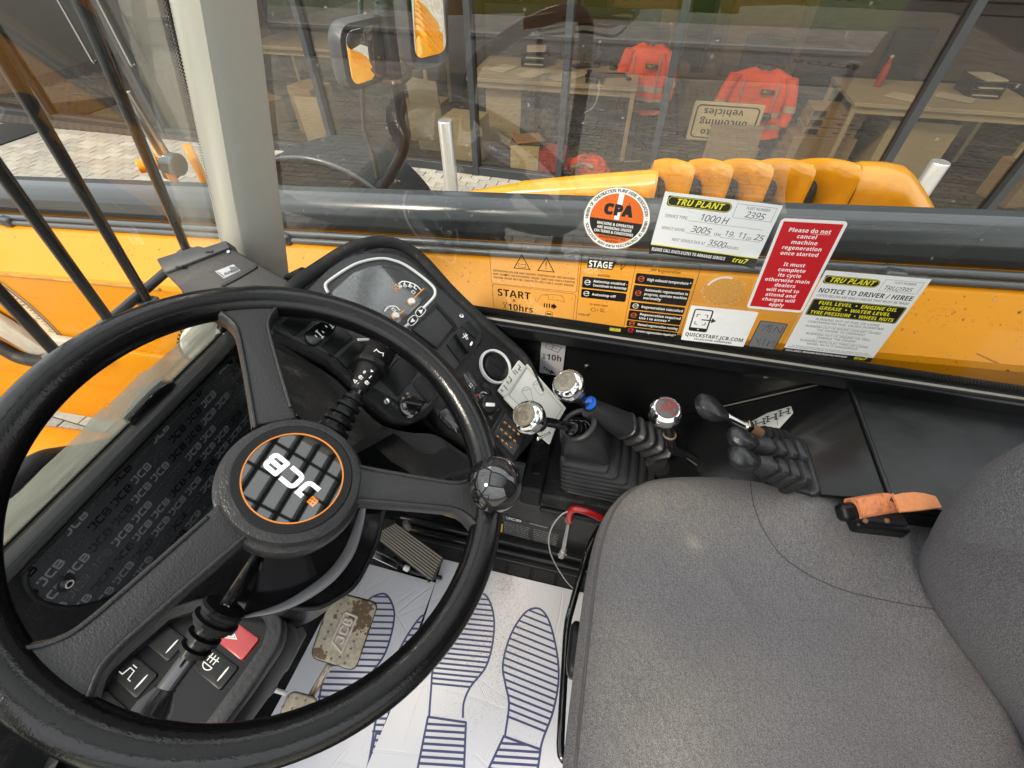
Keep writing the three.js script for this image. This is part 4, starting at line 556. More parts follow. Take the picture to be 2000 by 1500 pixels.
  part(kn, 'ball', ball(kc, 0.0265, 1, 1.0, 1, 48), M.gloss); part(kn, 'stem', rod(kc.clone().addScaledVector(WN, -0.03), kc.clone().addScaledVector(WN, -0.012), 0.010), M.steel);
}
// ---- steering column
{
  const at = (x, y, o) => wheelPt(x, y, o), base = HUB.clone().addScaledVector(WN, -0.3), t = thing('steering_column', 'glossy black steering column and shroud under the wheel hub', 'steering column', base), ax = WN.clone().negate(), top = HUB.clone().addScaledVector(WN, -0.044);
  part(t, 'inner_tube', rod(top, HUB.clone().addScaledVector(WN, -0.42), 0.047, 0.052, 40), M.gloss);
  const band = [[716, 985], [709, 1030], [692, 1082], [655, 1132], [600, 1172], [545, 1196], [468, 1209]].map(([x, y]) => at(x, y, -0.085));
  const c = V(); band.forEach((p) => c.add(p)); c.divideScalar(band.length);
  const inner = HUB.clone().addScaledVector(WN, -0.16), curve = new THREE.CatmullRomCurve3(band);
  part(t, 'shroud_lip', sheet(48, 6, (u, v) => { const p = curve.getPoint(u), a = v * Math.PI, o = p.clone().sub(inner).normalize(), w = 0.0075 * (1 - 0.75 * Math.pow(Math.abs(u * 2 - 0.9), 2.2) * 0.9); return p.clone().addScaledVector(o, w * Math.cos(a) - w).addScaledVector(WN, w * Math.sin(a)); }), mat(rgb(0.20, 0.20, 0.21), 0.26));  // black lip greyed so its colour carries the bright reflection
  part(t, 'shroud', sheet(48, 10, (u, v) => curve.getPoint(u).clone().addScaledVector(WN, -0.11 * v).lerp(HUB.clone().addScaledVector(WN, -0.085 - 0.11 * v), 0.05 + 0.3 * v * v), 0.3), mat(rgb(0.008, 0.008, 0.009), 0.12, { side: THREE.DoubleSide }));
  part(t, 'shroud_floor', sheet(48, 4, (u, v) => curve.getPoint(u).clone().addScaledVector(WN, -0.006).lerp(HUB.clone().addScaledVector(WN, -0.12), v * 0.95), 0.3), mat(rgb(0.008, 0.008, 0.009), 0.1, { side: THREE.DoubleSide }));
  const rim2 = [[750, 1000], [735, 1060], [712, 1110], [690, 1145], [655, 1170], [620, 1186], [575, 1186], [540, 1178]].map(([x, y]) => at(x, y, -0.16));
  part(t, 'pedestal_edge', tube(rim2, 0.003, { n: 60 }), M.plasticSmooth);
  const cv2 = new THREE.CatmullRomCurve3(rim2); part(t, 'pedestal', sheet(40, 6, (u, v) => cv2.getPoint(u).clone().addScaledVector(WN, -0.3 * v), 0.3), mat(rgb(0.008, 0.008, 0.009), 0.2, { side: THREE.DoubleSide }));
  part(t, 'pedestal_top', sheet(40, 4, (u, v) => cv2.getPoint(u).clone().lerp(HUB.clone().addScaledVector(WN, -0.2), v), 0.3), mat(rgb(0.008, 0.008, 0.009), 0.15, { side: THREE.DoubleSide }));
}
// ---- column stalks
function bellows(a, b, r0, r1, n) { const ax = b.clone().sub(a), L = ax.length(), pr = [[0, 0]]; for (let i = 0; i <= n; i++) { const s = i / n, r = r0 + (r1 - r0) * s; pr.push([r, L * s], [r, L * (s + 0.35 / n)], [r * 0.66, L * (s + 0.45 / n)], [r * 0.66, L * (s + 0.9 / n)]); } pr.push([0, L * (1 + 1 / n)]); return turned(pr, a, ax, 36); }
{
  const a = wheelPt(652, 838, -0.046), b = wheelPt(688, 783, -0.038), c = wheelPt(722, 722, -0.034), d = wheelPt(752, 668, -0.033), ax = d.clone().sub(c).normalize(), nrm = EYE.clone().sub(c).normalize();
  const t = thing('light_stalk', 'black lighting stalk with rubber bellows right of the wheel hub', 'stalk', a);
  part(t, 'bellows', bellows(a.clone().lerp(b, -0.35), b, 0.0185, 0.0115, 5), M.plasticSmooth); part(t, 'neck', rod(b, b.clone().lerp(c, 0.35), 0.0065), M.gloss);
  part(t, 'cone', turned([[0, 0], [0.007, 0], [0.010, 0.006], [0.0160, 0.030], [0.0165, 0.036], [0, 0.036]], b.clone().lerp(c, 0.30), ax, 36), M.plasticSmooth);
  part(t, 'collar', turned([[0, 0], [0.0195, 0], [0.0205, 0.002], [0.0205, 0.006], [0.018, 0.008], [0, 0.008]], c, ax, 36), M.plasticSmooth); part(t, 'grip', turned([[0.0165, 0.006], [0.0168, 0.03], [0.0168, 0.056], [0.015, 0.06], [0, 0.061]], c, ax, 36), M.plastic);
  for (let i = 0; i < 14; i++) { const an = -0.2 - i * 0.09, u = ax.clone().cross(nrm).normalize(), q = u.clone().multiplyScalar(Math.cos(an)).addScaledVector(nrm, -Math.sin(an)).multiplyScalar(0.0168); part(t, 'grip_rib', rod(c.clone().addScaledVector(ax, 0.012).add(q), c.clone().addScaledVector(ax, 0.05).add(q), 0.0007, 0.0007, 6), M.plasticSmooth); }
  const u = ax.clone().cross(nrm).normalize(), f1 = frameN(c.clone().addScaledVector(ax, -0.012).addScaledVector(nrm, 0.0134), nrm.clone().addScaledVector(ax, -0.18), ax.clone().negate().addScaledVector(u, -0.2));
  const dl = canvasTex(256, 256, (g) => { g.clearRect(0, 0, 256, 256); g.fillStyle = g.strokeStyle = '#e8e8e6'; g.lineWidth = 7; g.font = 'bold 44px sans-serif'; g.save(); g.translate(128, 128); g.rotate(-Math.PI / 2); g.translate(-128, -128); g.beginPath(); g.moveTo(110, 20); g.lineTo(146, 20); g.lineTo(128, 44); g.fill(); g.fillText('0', 70, 100); g.fillText('I', 150, 100); for (const x of [70, 150]) { g.beginPath(); g.arc(x + 20, 150, 16, Math.PI / 2, -Math.PI / 2); g.closePath(); g.stroke(); for (let i = 0; i < 3; i++) g.fillRect(x + 26, 135 + i * 13, 20, 5); } g.beginPath(); g.moveTo(60, 215); g.lineTo(90, 200); g.lineTo(90, 230); g.closePath(); g.stroke(); g.fillText('0', 110, 232); g.beginPath(); g.moveTo(190, 215); g.lineTo(160, 200); g.lineTo(160, 230); g.closePath(); g.fill(); g.restore(); });
  part(t, 'symbols', card(0.027, 0.027, f1), mat(rgb(1, 1, 1), 0.5, { map: dl, transparent: true }));
  const f2 = frameN(c.clone().addScaledVector(ax, 0.022).addScaledVector(nrm, 0.0176), nrm, u.clone().negate());
  part(t, 'wiper_symbol', card(0.016, 0.016, f2), mat(rgb(1, 1, 1), 0.5, { transparent: true, map: canvasTex(128, 128, (g) => { g.clearRect(0, 0, 128, 128); g.strokeStyle = '#e8e8e6'; g.lineWidth = 7; g.beginPath(); g.moveTo(30, 100); g.lineTo(14, 50); g.quadraticCurveTo(64, 10, 114, 50); g.lineTo(98, 100); g.quadraticCurveTo(64, 80, 30, 100); g.moveTo(64, 92); g.lineTo(92, 40); g.stroke(); }) }));
}
{
  const a = wheelPt(424, 1208, -0.075), b = wheelPt(384, 1263, -0.085), c = wheelPt(318, 1352, -0.095), d = wheelPt(262, 1445, -0.1), ax = d.clone().sub(c).normalize(), nrm = EYE.clone().sub(c).normalize(), u = ax.clone().cross(nrm).normalize();
  const t = thing('gear_stalk', 'black numbered stalk with rubber bellows left of the column', 'stalk', a);
  part(t, 'flange', turned([[0, 0], [0.017, 0], [0.0185, 0.002], [0.0185, 0.005], [0.0155, 0.007], [0.0155, 0.010], [0.0190, 0.011], [0.0190, 0.014], [0, 0.014]], a.clone().lerp(b, -0.45), b.clone().sub(a), 36), M.plasticSmooth);
  part(t, 'bellows', bellows(a.clone().lerp(b, 0.15), b, 0.0155, 0.0125, 2), M.plasticSmooth); part(t, 'rod', rod(b, c, 0.0072), M.gloss);
  part(t, 'grip', turned([[0, 0], [0.008, 0], [0.0135, 0.012], [0.0165, 0.04], [0.0165, 0.075], [0, 0.08]], c.clone().lerp(b, 0.08), ax, 36), mat(rgb(0.008, 0.008, 0.009), 0.25));
  part(t, 'pivot_arm', rod(a.clone().lerp(b, -0.3), HUB.clone().addScaledVector(WN, -0.16), 0.006, 0.008), M.gloss);
  const f = frameN(c.clone().addScaledVector(ax, 0.036).addScaledVector(nrm, 0.0172), nrm, u.clone().negate());
  part(t, 'numbers', card(0.03, 0.008, f), mat(rgb(1, 1, 1), 0.5, { transparent: true, map: canvasTex(256, 64, (g) => { g.clearRect(0, 0, 256, 64); g.fillStyle = '#ecece8'; g.font = 'bold 52px sans-serif'; g.translate(256, 64); g.rotate(Math.PI); g.fillText('1', 20, 50); g.fillText('2', 90, 50); g.fillText('3', 160, 50); g.fillText('4', 215, 50); }) }));
}

// ---- dashboard
const DN = V(Math.cos(0.8727) * 0.963, Math.sin(0.8727), Math.cos(0.8727) * 0.27).normalize(), D0 = onZ(740, 490, -0.468), DM = frameN(D0, DN, V(0.27, 0, -0.963)), dPt = (x, y, h = 0) => onPlane(x, y, D0.clone().addScaledVector(DN, h), DN);
const z6 = (list) => list.map(([x, y, r]) => r === undefined ? [500 + x / 4, 450 + y / 4] : [500 + x / 4, 450 + y / 4, r]);
{
  const t = thing('dashboard', 'black dashboard panel with display, switches and air vent beyond the wheel', 'dashboard', dPt(760, 700));
  const face = [[525, 622, 0.01], [534, 600, 0.01], [580, 563, 0.02], [642, 519, 0.02], [684, 494, 0.02], [728, 479, 0.02], [764, 480, 0.02], [795, 492, 0.02], [824, 515, 0.02], [876, 571, 0.02], [925, 618, 0.02], [966, 655, 0.02], [1000, 683, 0.01], [1022, 706, 0.01], [1052, 770, 0.01], [1062, 812, 0.012], [1040, 862, 0.012], [1004, 905, 0.012], [970, 905, 0.012], [930, 872, 0.02], [896, 851, 0.01], [866, 822, 0.01], [849, 798, 0.005], [835, 812, 0.008], [806, 826, 0.01], [770, 822, 0.01], [717, 778, 0.01], [687, 748, 0.01], [641, 703, 0.01], [567, 671, 0.01], [533, 651, 0.01]];
  part(t, 'panel', prism(polyShape(outline(DM, face)), 0.035, DM, 0.004), M.plastic);
  part(t, 'cowl', uvBox(tube([[541, 610], [575, 560], [640, 513], [682, 488], [727, 475], [765, 476], [797, 488], [828, 512], [880, 569], [930, 617], [970, 653], [1003, 682], [1026, 708], [1054, 765]].map(([x, y]) => dPt(x, y, -0.002)), 0.0085, { n: 120, rad: 16 })), M.plastic);
  part(t, 'back_shell', prism(polyShape(outline(DM, face.map(([x, y, r]) => [x + (760 - x) * 0.03, y + (700 - y) * 0.03, r]))), 0.20, lifted(DM, -0.036), 0.01), M.plastic);
  const on = (h) => lifted(DM, h), pad = (name, pts, h, m, r = 0.002, parent = t, dep) => part(parent, name, prism(polyShape(outline(on(h), pts), r), dep ?? h + 0.002, on(h), 0.0008), m);
  // fascia inset with the display
  const fascia = pad('fascia', z6([[430, 440], [575, 290], [720, 205], [900, 175], [1050, 178], [1170, 215], [1280, 300], [1480, 500], [1700, 700], [1770, 800], [1740, 890], [1560, 1075], [1430, 1280], [1330, 1400], [1230, 1440], [1090, 1320], [870, 1200], [770, 1060], [560, 960], [300, 850], [150, 770], [120, 700], [180, 650]]), 0.0022, mat(rgb(0.021, 0.022, 0.0235), 0.45, { bumpMap: texGrain, bumpScale: 0.0003 }), 0.008);
  const ringPts = [[640, 570], [636, 560], [642, 549], [686, 520], [716, 509], [745, 505], [766, 508], [792, 518], [825, 541], [846, 560], [850, 572], [846, 582], [828, 601]];
  part(t, 'display_ring', tube(ringPts.map(([x, y]) => dPt(x, y, 0.0035)), 0.0019, { n: 120, rad: 8 }), mat(rgb(0.55, 0.58, 0.57), 0.35));
  part(t, 'display_ring', tube([[797, 634], [770, 652], [735, 662], [700, 664]].map(([x, y]) => dPt(x, y, 0.0035)), 0.0019, { n: 40, rad: 8 }), mat(rgb(0.55, 0.58, 0.57), 0.35));
  const scr = [[645, 572], [690, 532], [720, 520], [745, 517], [766, 519], [790, 528], [822, 550], [838, 566], [836, 578], [790, 625], [735, 655], [690, 650]];
  const screen = pad('display', scr, 0.003, mat(rgb(0.035, 0.042, 0.042), 0.10, { clearcoat: 1, clearcoatRoughness: 0.02, ior: 1.7 }), 0.006);
  const gp = printOn(on(0.0032), scr, 700, (g, k) => {
    g.strokeStyle = '#dfe3e2'; g.lineWidth = k.S * 0.0014; g.lineCap = 'round';
    k.smooth([[778, 555], [786, 550], [800, 552], [813, 558], [822, 567]]); g.stroke(); k.smooth([[751, 608], [758, 600], [766, 598], [774, 600], [780, 606]]); g.stroke();
    for (const [a, b] of [[[790, 551], [789, 556]], [[801, 553], [799, 558]], [[811, 558], [808, 562]]]) { k.path([a, b]); g.stroke(); }
    g.fillStyle = '#e4e6e4'; for (const [s, x, y] of [['20', 781, 560], ['15', 791, 559], ['10', 801, 560], ['5', 811, 564]]) k.text(s, x, y, 12, -9, 0.0056);
    g.fillStyle = '#d98b16'; k.text('25', 773, 566, 12, -9, 0.0060); g.strokeStyle = '#d98b16'; g.lineWidth = k.S * 0.0013; k.path([[805, 586], [827, 564]]); g.stroke(); k.path([[777, 614], [789, 607]]); g.stroke(); k.path([[770, 560], [773, 556], [776, 558]]); g.stroke();
    g.strokeStyle = '#e4e6e4'; g.lineWidth = k.S * 0.0008; const q = k.C(807, 571); g.strokeRect(q[0] - k.S * 0.002, q[1] - k.S * 0.002, k.S * 0.004, k.S * 0.004); const f = k.C(769, 605); g.strokeRect(f[0] - k.S * 0.0018, f[1] - k.S * 0.0022, k.S * 0.003, k.S * 0.0044);
  }); part(screen, 'gauge_print', gp.geo, gp.mat);
  for (const [x, y] of [[803, 590], [772, 618]]) { const p = part(t, 'needle_cap', turned([[0, 0.005], [0.0035, 0.005], [0.0042, 0.004], [0.0044, 0]], dPt(x, y, 0.003), DN, 20), mat(rgb(0.6, 0.62, 0.62), 0.4)); part(p, 'orange_rim', turned([[0.0046, 0.001], [0.0054, 0.001], [0.0054, 0], [0.0046, 0]], dPt(x, y, 0.003), DN, 24), mat(rgb(0.55, 0.25, 0.02), 0.5)); }
  for (const [x, y, s] of [[806, 626, 1], [821, 609, -1]]) { const b = part(t, 'arrow_button', prism(polyShape(outline(on(0.004), [[x - 9, y + 4], [x + 3, y - 9], [x + 9, y - 4], [x - 3, y + 9]]), 0.003), 0.004, on(0.004), 0.0008), M.plasticSmooth); const pr = printOn(on(0.0042), [[x - 10, y + 10], [x + 10, y - 10], [x - 10, y - 10], [x + 10, y + 10]], 128, (g, k) => { g.strokeStyle = g.fillStyle = '#e6e8e6'; g.lineWidth = k.S * 0.0009; k.smooth([[x - 10, y + 3], [x + 3, y - 10], [x + 10, y - 4], [x - 3, y + 10]], true); g.stroke(); k.path(s > 0 ? [[x - 1, y - 5], [x + 5, y + 2], [x - 5, y + 4]] : [[x + 1, y + 5], [x - 5, y - 3], [x + 5, y - 4]], true); g.fill(); }); part(b, 'arrow_print', pr.geo, pr.mat); }
  // blanking plates and rocker switches
  for (const q of [[[270, 655], [450, 690], [300, 825], [200, 722]], [[510, 900], [680, 750], [760, 835], [600, 985]], [[640, 1000], [790, 840], [865, 930], [715, 1080]], [[1225, 1200], [1290, 1130], [1425, 1265], [1350, 1355]], [[1490, 890], [1540, 845], [1655, 955], [1600, 1035]], [[1060, 1060], [1180, 930], [1265, 1110], [1110, 1300], [975, 1165]], [[1600, 745], [1660, 700], [1750, 800], [1720, 850]]]) pad('blank_plate', z6(q), 0.0042, M.plasticSmooth, 0.002);
  const rec = part(t, 'recess_frame', (() => { const o = polyShape(outline(on(0.0045), z6([[1410, 560], [1575, 745], [1420, 930], [1212, 770]])), 0.003), h = new THREE.Path(outline(on(0.0045), z6([[1412, 592], [1228, 772], [1416, 905], [1545, 745]])).map(([x, y]) => new THREE.Vector2(x, y))); o.holes.push(h); return prism(o, 0.004, on(0.0045), 0.0006); })(), M.plasticSmooth);
  const wd = pad('rocker_switch', z6([[372, 800], [500, 705], [560, 690], [640, 728], [605, 790], [470, 895], [415, 880]]), 0.011, M.gloss, 0.006);
  { const p = printOn(on(0.0112), z6([[370, 690], [640, 690], [640, 900], [370, 900]]), 256, (g, k) => { g.strokeStyle = '#eceeee'; g.lineWidth = k.S * 0.0012; for (const [x, y] of [[624, 653], [644, 634]]) { for (const [a, b] of [[[-8, -4], [-4, -8]], [[4, 8], [8, 4]], [[-6, -6], [6, 6]], [[-9, 2], [-5, 6]], [[5, -6], [9, -2]]]) { k.path([[x + a[0], y + a[1]], [x + b[0], y + b[1]]]); g.stroke(); } } }); part(wd, 'axle_print', p.geo, p.mat); }
  const rk = pad('rocker_switch', z6([[1562, 805], [1620, 755], [1725, 890], [1662, 958]]), 0.010, M.plasticSmooth, 0.004);
  { const p = printOn(on(0.0102), z6([[1550, 740], [1740, 740], [1740, 960], [1550, 960]]), 200, (g, k) => { g.strokeStyle = g.fillStyle = '#eceeee'; g.lineWidth = k.S * 0.001; k.path([[903, 660], [913, 654]]); g.stroke(); k.path([[904, 652], [912, 664]]); g.stroke(); k.path([[908, 651], [914, 663]]); g.stroke(); k.smooth([[917, 674], [921, 667], [923, 669], [919, 676]], true); g.fill(); }); part(rk, 'wiper_print', p.geo, p.mat); }
  for (const [x, y] of [[899, 618], [753, 785], [892, 800]]) part(t, 'screw', turned([[0, 0.002], [0.002, 0.0015], [0.0036, 0.003], [0.0040, 0.0]], dPt(x, y, 0.002), DN, 16), M.steel);
  // ignition
  const ig = dPt(799, 793, 0.003); part(t, 'ignition_barrel', turned([[0, 0.010], [0.008, 0.010], [0.0105, 0.007], [0.0135, 0.0055], [0.0145, 0]], ig, DN, 28), M.gloss);
  const key = part(t, 'ignition_key', box(0.022, 0.004, 0.014, V(), 0.003, frameN(ig.clone().addScaledVector(DN, 0.018), V(0.1, 0.5, 0.8), dPt(830, 805, 0.02).sub(ig))), M.plasticSmooth);
  { const p = printOn(on(0.0028), [[775, 765], [812, 765], [812, 785], [775, 785]], 128, (g, k) => { g.lineWidth = k.S * 0.0008; for (const [x, y, c] of [[796, 770, '#e6e6e6'], [785, 776, '#c03028']]) { g.strokeStyle = c; const q = k.C(x, y); g.beginPath(); g.arc(q[0], q[1], k.S * 0.0012, 0, 7); g.stroke(); } }); part(t, 'ignition_print', p.geo, p.mat); }
  // air vent
  const vc = dPt(966, 717, 0.0), vr = 0.0228;
  part(t, 'vent_ring', turned([[vr - 0.0015, 0.002], [vr, 0.005], [vr + 0.0022, 0.005], [vr + 0.003, 0.001]], vc, DN, 48), mat(rgb(0.6, 0.61, 0.6), 0.4));
  part(t, 'vent_bowl', turned([[vr - 0.001, 0.003], [vr - 0.004, 0.001], [vr - 0.005, 0.0005], [0, 0.0005]], vc, DN, 48), M.plasticSmooth);
  part(t, 'vent_flap', turned([[0, 0.0052], [0.009, 0.0042], [0.0165, 0.0018], [0.017, 0.001]], vc.clone().addScaledVector(DN, 0.0005), DN, 36), M.plasticSmooth);
  part(t, 'vent_slat', box(0.030, 0.0012, 0.0008, V(), 0.0003, frameN(vc.clone().addScaledVector(DN, 0.007), DN, dPt(985, 745).sub(dPt(945, 715)))), M.plasticSmooth);
  // heater control and lower socket plate
  const hp = pad('heater_plate', [[905, 732], [917, 724], [965, 778], [985, 805], [978, 830], [960, 822], [912, 750]], 0.003, M.gloss, 0.004), kc = dPt(950, 793, 0.003);
  part(t, 'heater_knob', turned([[0, 0.012], [0.010, 0.012], [0.012, 0.010], [0.0135, 0.0]], kc, DN, 28), M.plasticSmooth); part(t, 'knob_pointer', prism(polyShape(outline(on(0.0165), [[950, 786], [967, 787], [967, 794], [950, 793]]), 0.001), 0.003, on(0.0165), 0.0006), M.print);
  { const p = printOn(on(0.0033), [[905, 725], [985, 725], [985, 830], [905, 830]], 256, (g, k) => { g.fillStyle = '#e6e8e6'; for (let i = 0; i < 4; i++) { const c = k.C(919 + 3 * Math.cos(i * 1.57), 753 + 3 * Math.sin(i * 1.57)); g.beginPath(); g.arc(c[0], c[1], k.S * 0.0008, 0, 7); g.fill(); } g.strokeStyle = '#c8281c'; g.lineWidth = k.S * 0.001; k.path([[929, 774], [935, 772], [937, 769]]); g.stroke(); g.strokeStyle = '#d0d2d0'; k.smooth([[937, 768], [944, 766], [951, 769]]); g.stroke(); }); part(hp, 'heater_print', p.geo, p.mat); }
  part(t, 'heater_dial', turned([[0, 0.003], [0.0045, 0.003], [0.005, 0]], dPt(933, 762, 0.003), DN, 16), M.plasticSmooth);
  pad('socket_plate', [[858, 806], [873, 795], [905, 830], [898, 848], [884, 840], [862, 820]], 0.003, M.gloss, 0.004);
  // embossed pattern over the fascia
  const em = printOn(on(0.0024), z6([[150, 170], [1780, 170], [1780, 1440], [150, 1440]]), 1024, (g, k) => { const r = rng(3); for (let i = 0; i < 40; i++) for (let j = 0; j < 30; j++) { const p = k.C(540 + i * 0, 0); } g.globalAlpha = 0.16; for (const [x0, y0, x1, y1, n] of [[640, 520, 720, 482, 5], [830, 520, 950, 640, 8], [690, 500, 760, 484, 4], [720, 740, 790, 815, 5], [866, 570, 940, 640, 5], [532, 640, 640, 694, 6], [770, 790, 800, 818, 3], [878, 760, 915, 720, 3]]) for (let i = 0; i < n; i++) { const x = x0 + (x1 - x0) * i / n, y = y0 + (y1 - y0) * i / n, c = k.C(x, y), d = k.C(x + x1 - x0, y + y1 - y0); logo(g, c[0], c[1], k.S * 0.0036, { color: '#6d7276', rot: Math.atan2(d[1] - c[1], d[0] - c[0]) }); } });
  part(t, 'embossed_print', em.geo, em.mat);
  // moulded knee shell under the panel
  const knee = [[540, 665], [600, 705], [660, 745], [700, 790], [745, 830], [800, 845], [850, 850], [905, 885], [960, 920]].map(([x, y]) => dPt(x, y, -0.012)), kcv = new THREE.CatmullRomCurve3(knee);
  part(t, 'knee_shell', sheet(40, 14, (u, v) => { const p = kcv.getPoint(u); return V(p.x - 0.05 * v + 0.02 * Math.sin(v * 3.1), p.y - 0.30 * v, p.z - 0.16 * v * (1 - 0.4 * u)); }, 0.25), mat(rgb(1, 1, 1), 0.5, { map: texDust, bumpMap: texGrain, bumpScale: 0.0003, side: THREE.DoubleSide }));
}
// ---- keypad and bulb chart card by the dashboard's near end
{
  const f = lifted(DM, 0.014), t = thing('keypad', 'black keypad with amber digits at the foot of the dashboard', 'keypad', dPt(994, 850));
  part(t, 'case', prism(polyShape(outline(f, [[986, 795], [1032, 852], [1004, 902], [953, 850]]), 0.004), 0.022, f, 0.0015), M.plasticSmooth);
  part(t, 'membrane', prism(polyShape(outline(lifted(f, 0.001), [[988, 806], [1024, 852], [1003, 890], [964, 850]]), 0.001), 0.0015, lifted(f, 0.001), 0.0003), mat(rgb(0.014, 0.014, 0.016), 0.25));
  const p = printOn(lifted(f, 0.0012), [[985, 800], [1030, 800], [1030, 895], [960, 895]], 256, (g, k) => { g.fillStyle = '#d9a23a'; const o = [987, 826], a = [-7, 13.5], b = [8.6, 7.2], rows = [['3', '2', '1'], ['6', '5', '4'], ['9', '8', '7'], ['#', '0', '*']]; rows.forEach((r, i) => r.forEach((s, j) => k.text(s, o[0] + a[0] * j + b[0] * i - 1, o[1] + a[1] * j + b[1] * i, -a[0], -a[1], 0.0058))); }); part(t, 'digit_print', p.geo, p.mat);
  const h = lifted(DM, 0.006), c = thing('bulb_chart_card', 'white plastic card with lever symbols and bulb outlines beside the vent', 'card', dPt(1040, 770)), white = mat(rgb(0.62, 0.62, 0.57), 0.45);
  part(c, 'plate', prism(polyShape(outline(h, [[1030, 710], [1106, 797], [1090, 824], [1074, 868], [1062, 858], [984, 778]]), 0.002), 0.0022, h, 0.0004), white);
  part(c, 'header_strip', prism(polyShape(outline(lifted(h, 0.003), [[1014, 703], [1027, 716], [986, 776], [973, 762]]), 0.002), 0.0028, lifted(h, 0.003), 0.0004), white);
  const hl = printOn(lifted(h, 0.0032), [[970, 700], [1030, 700], [1030, 780], [970, 780]], 256, (g, k) => { g.strokeStyle = '#2a2a28'; g.lineWidth = k.S * 0.0013; for (const q of [[[1012, 712], [1016, 717], [1012, 722], [1017, 724]], [[1000, 724], [1007, 732]], [[1004, 722], [1011, 729]], [[993, 735], [999, 742], [996, 747]], [[988, 744], [994, 750]], [[983, 752], [991, 762]]]) { k.path(q); g.stroke(); } g.fillStyle = '#2a2a28'; k.text('R', 980, 763, 12, -18, 0.006); }); part(c, 'header_print', hl.geo, hl.mat);
  const pl = printOn(lifted(h, 0.0004), [[984, 706], [1108, 706], [1108, 830], [984, 830]], 512, (g, k) => { g.strokeStyle = '#55554f'; g.lineWidth = k.S * 0.0005; k.path([[1029, 718], [1098, 798], [1080, 826]]); g.stroke(); k.path([[1029, 718], [994, 772], [1050, 826]]); g.stroke(); g.strokeStyle = '#8a8a80'; for (const [x, y] of [[1028, 768], [1050, 756]]) { k.smooth([[x - 9, y - 4], [x - 2, y - 12], [x + 8, y - 8], [x + 9, y + 2], [x + 12, y + 12], [x + 6, y + 16], [x - 2, y + 8]], true); g.stroke(); k.path([[x - 9, y - 4], [x + 8, y - 8]]); g.stroke(); } }); part(c, 'bulb_print', pl.geo, pl.mat);
}
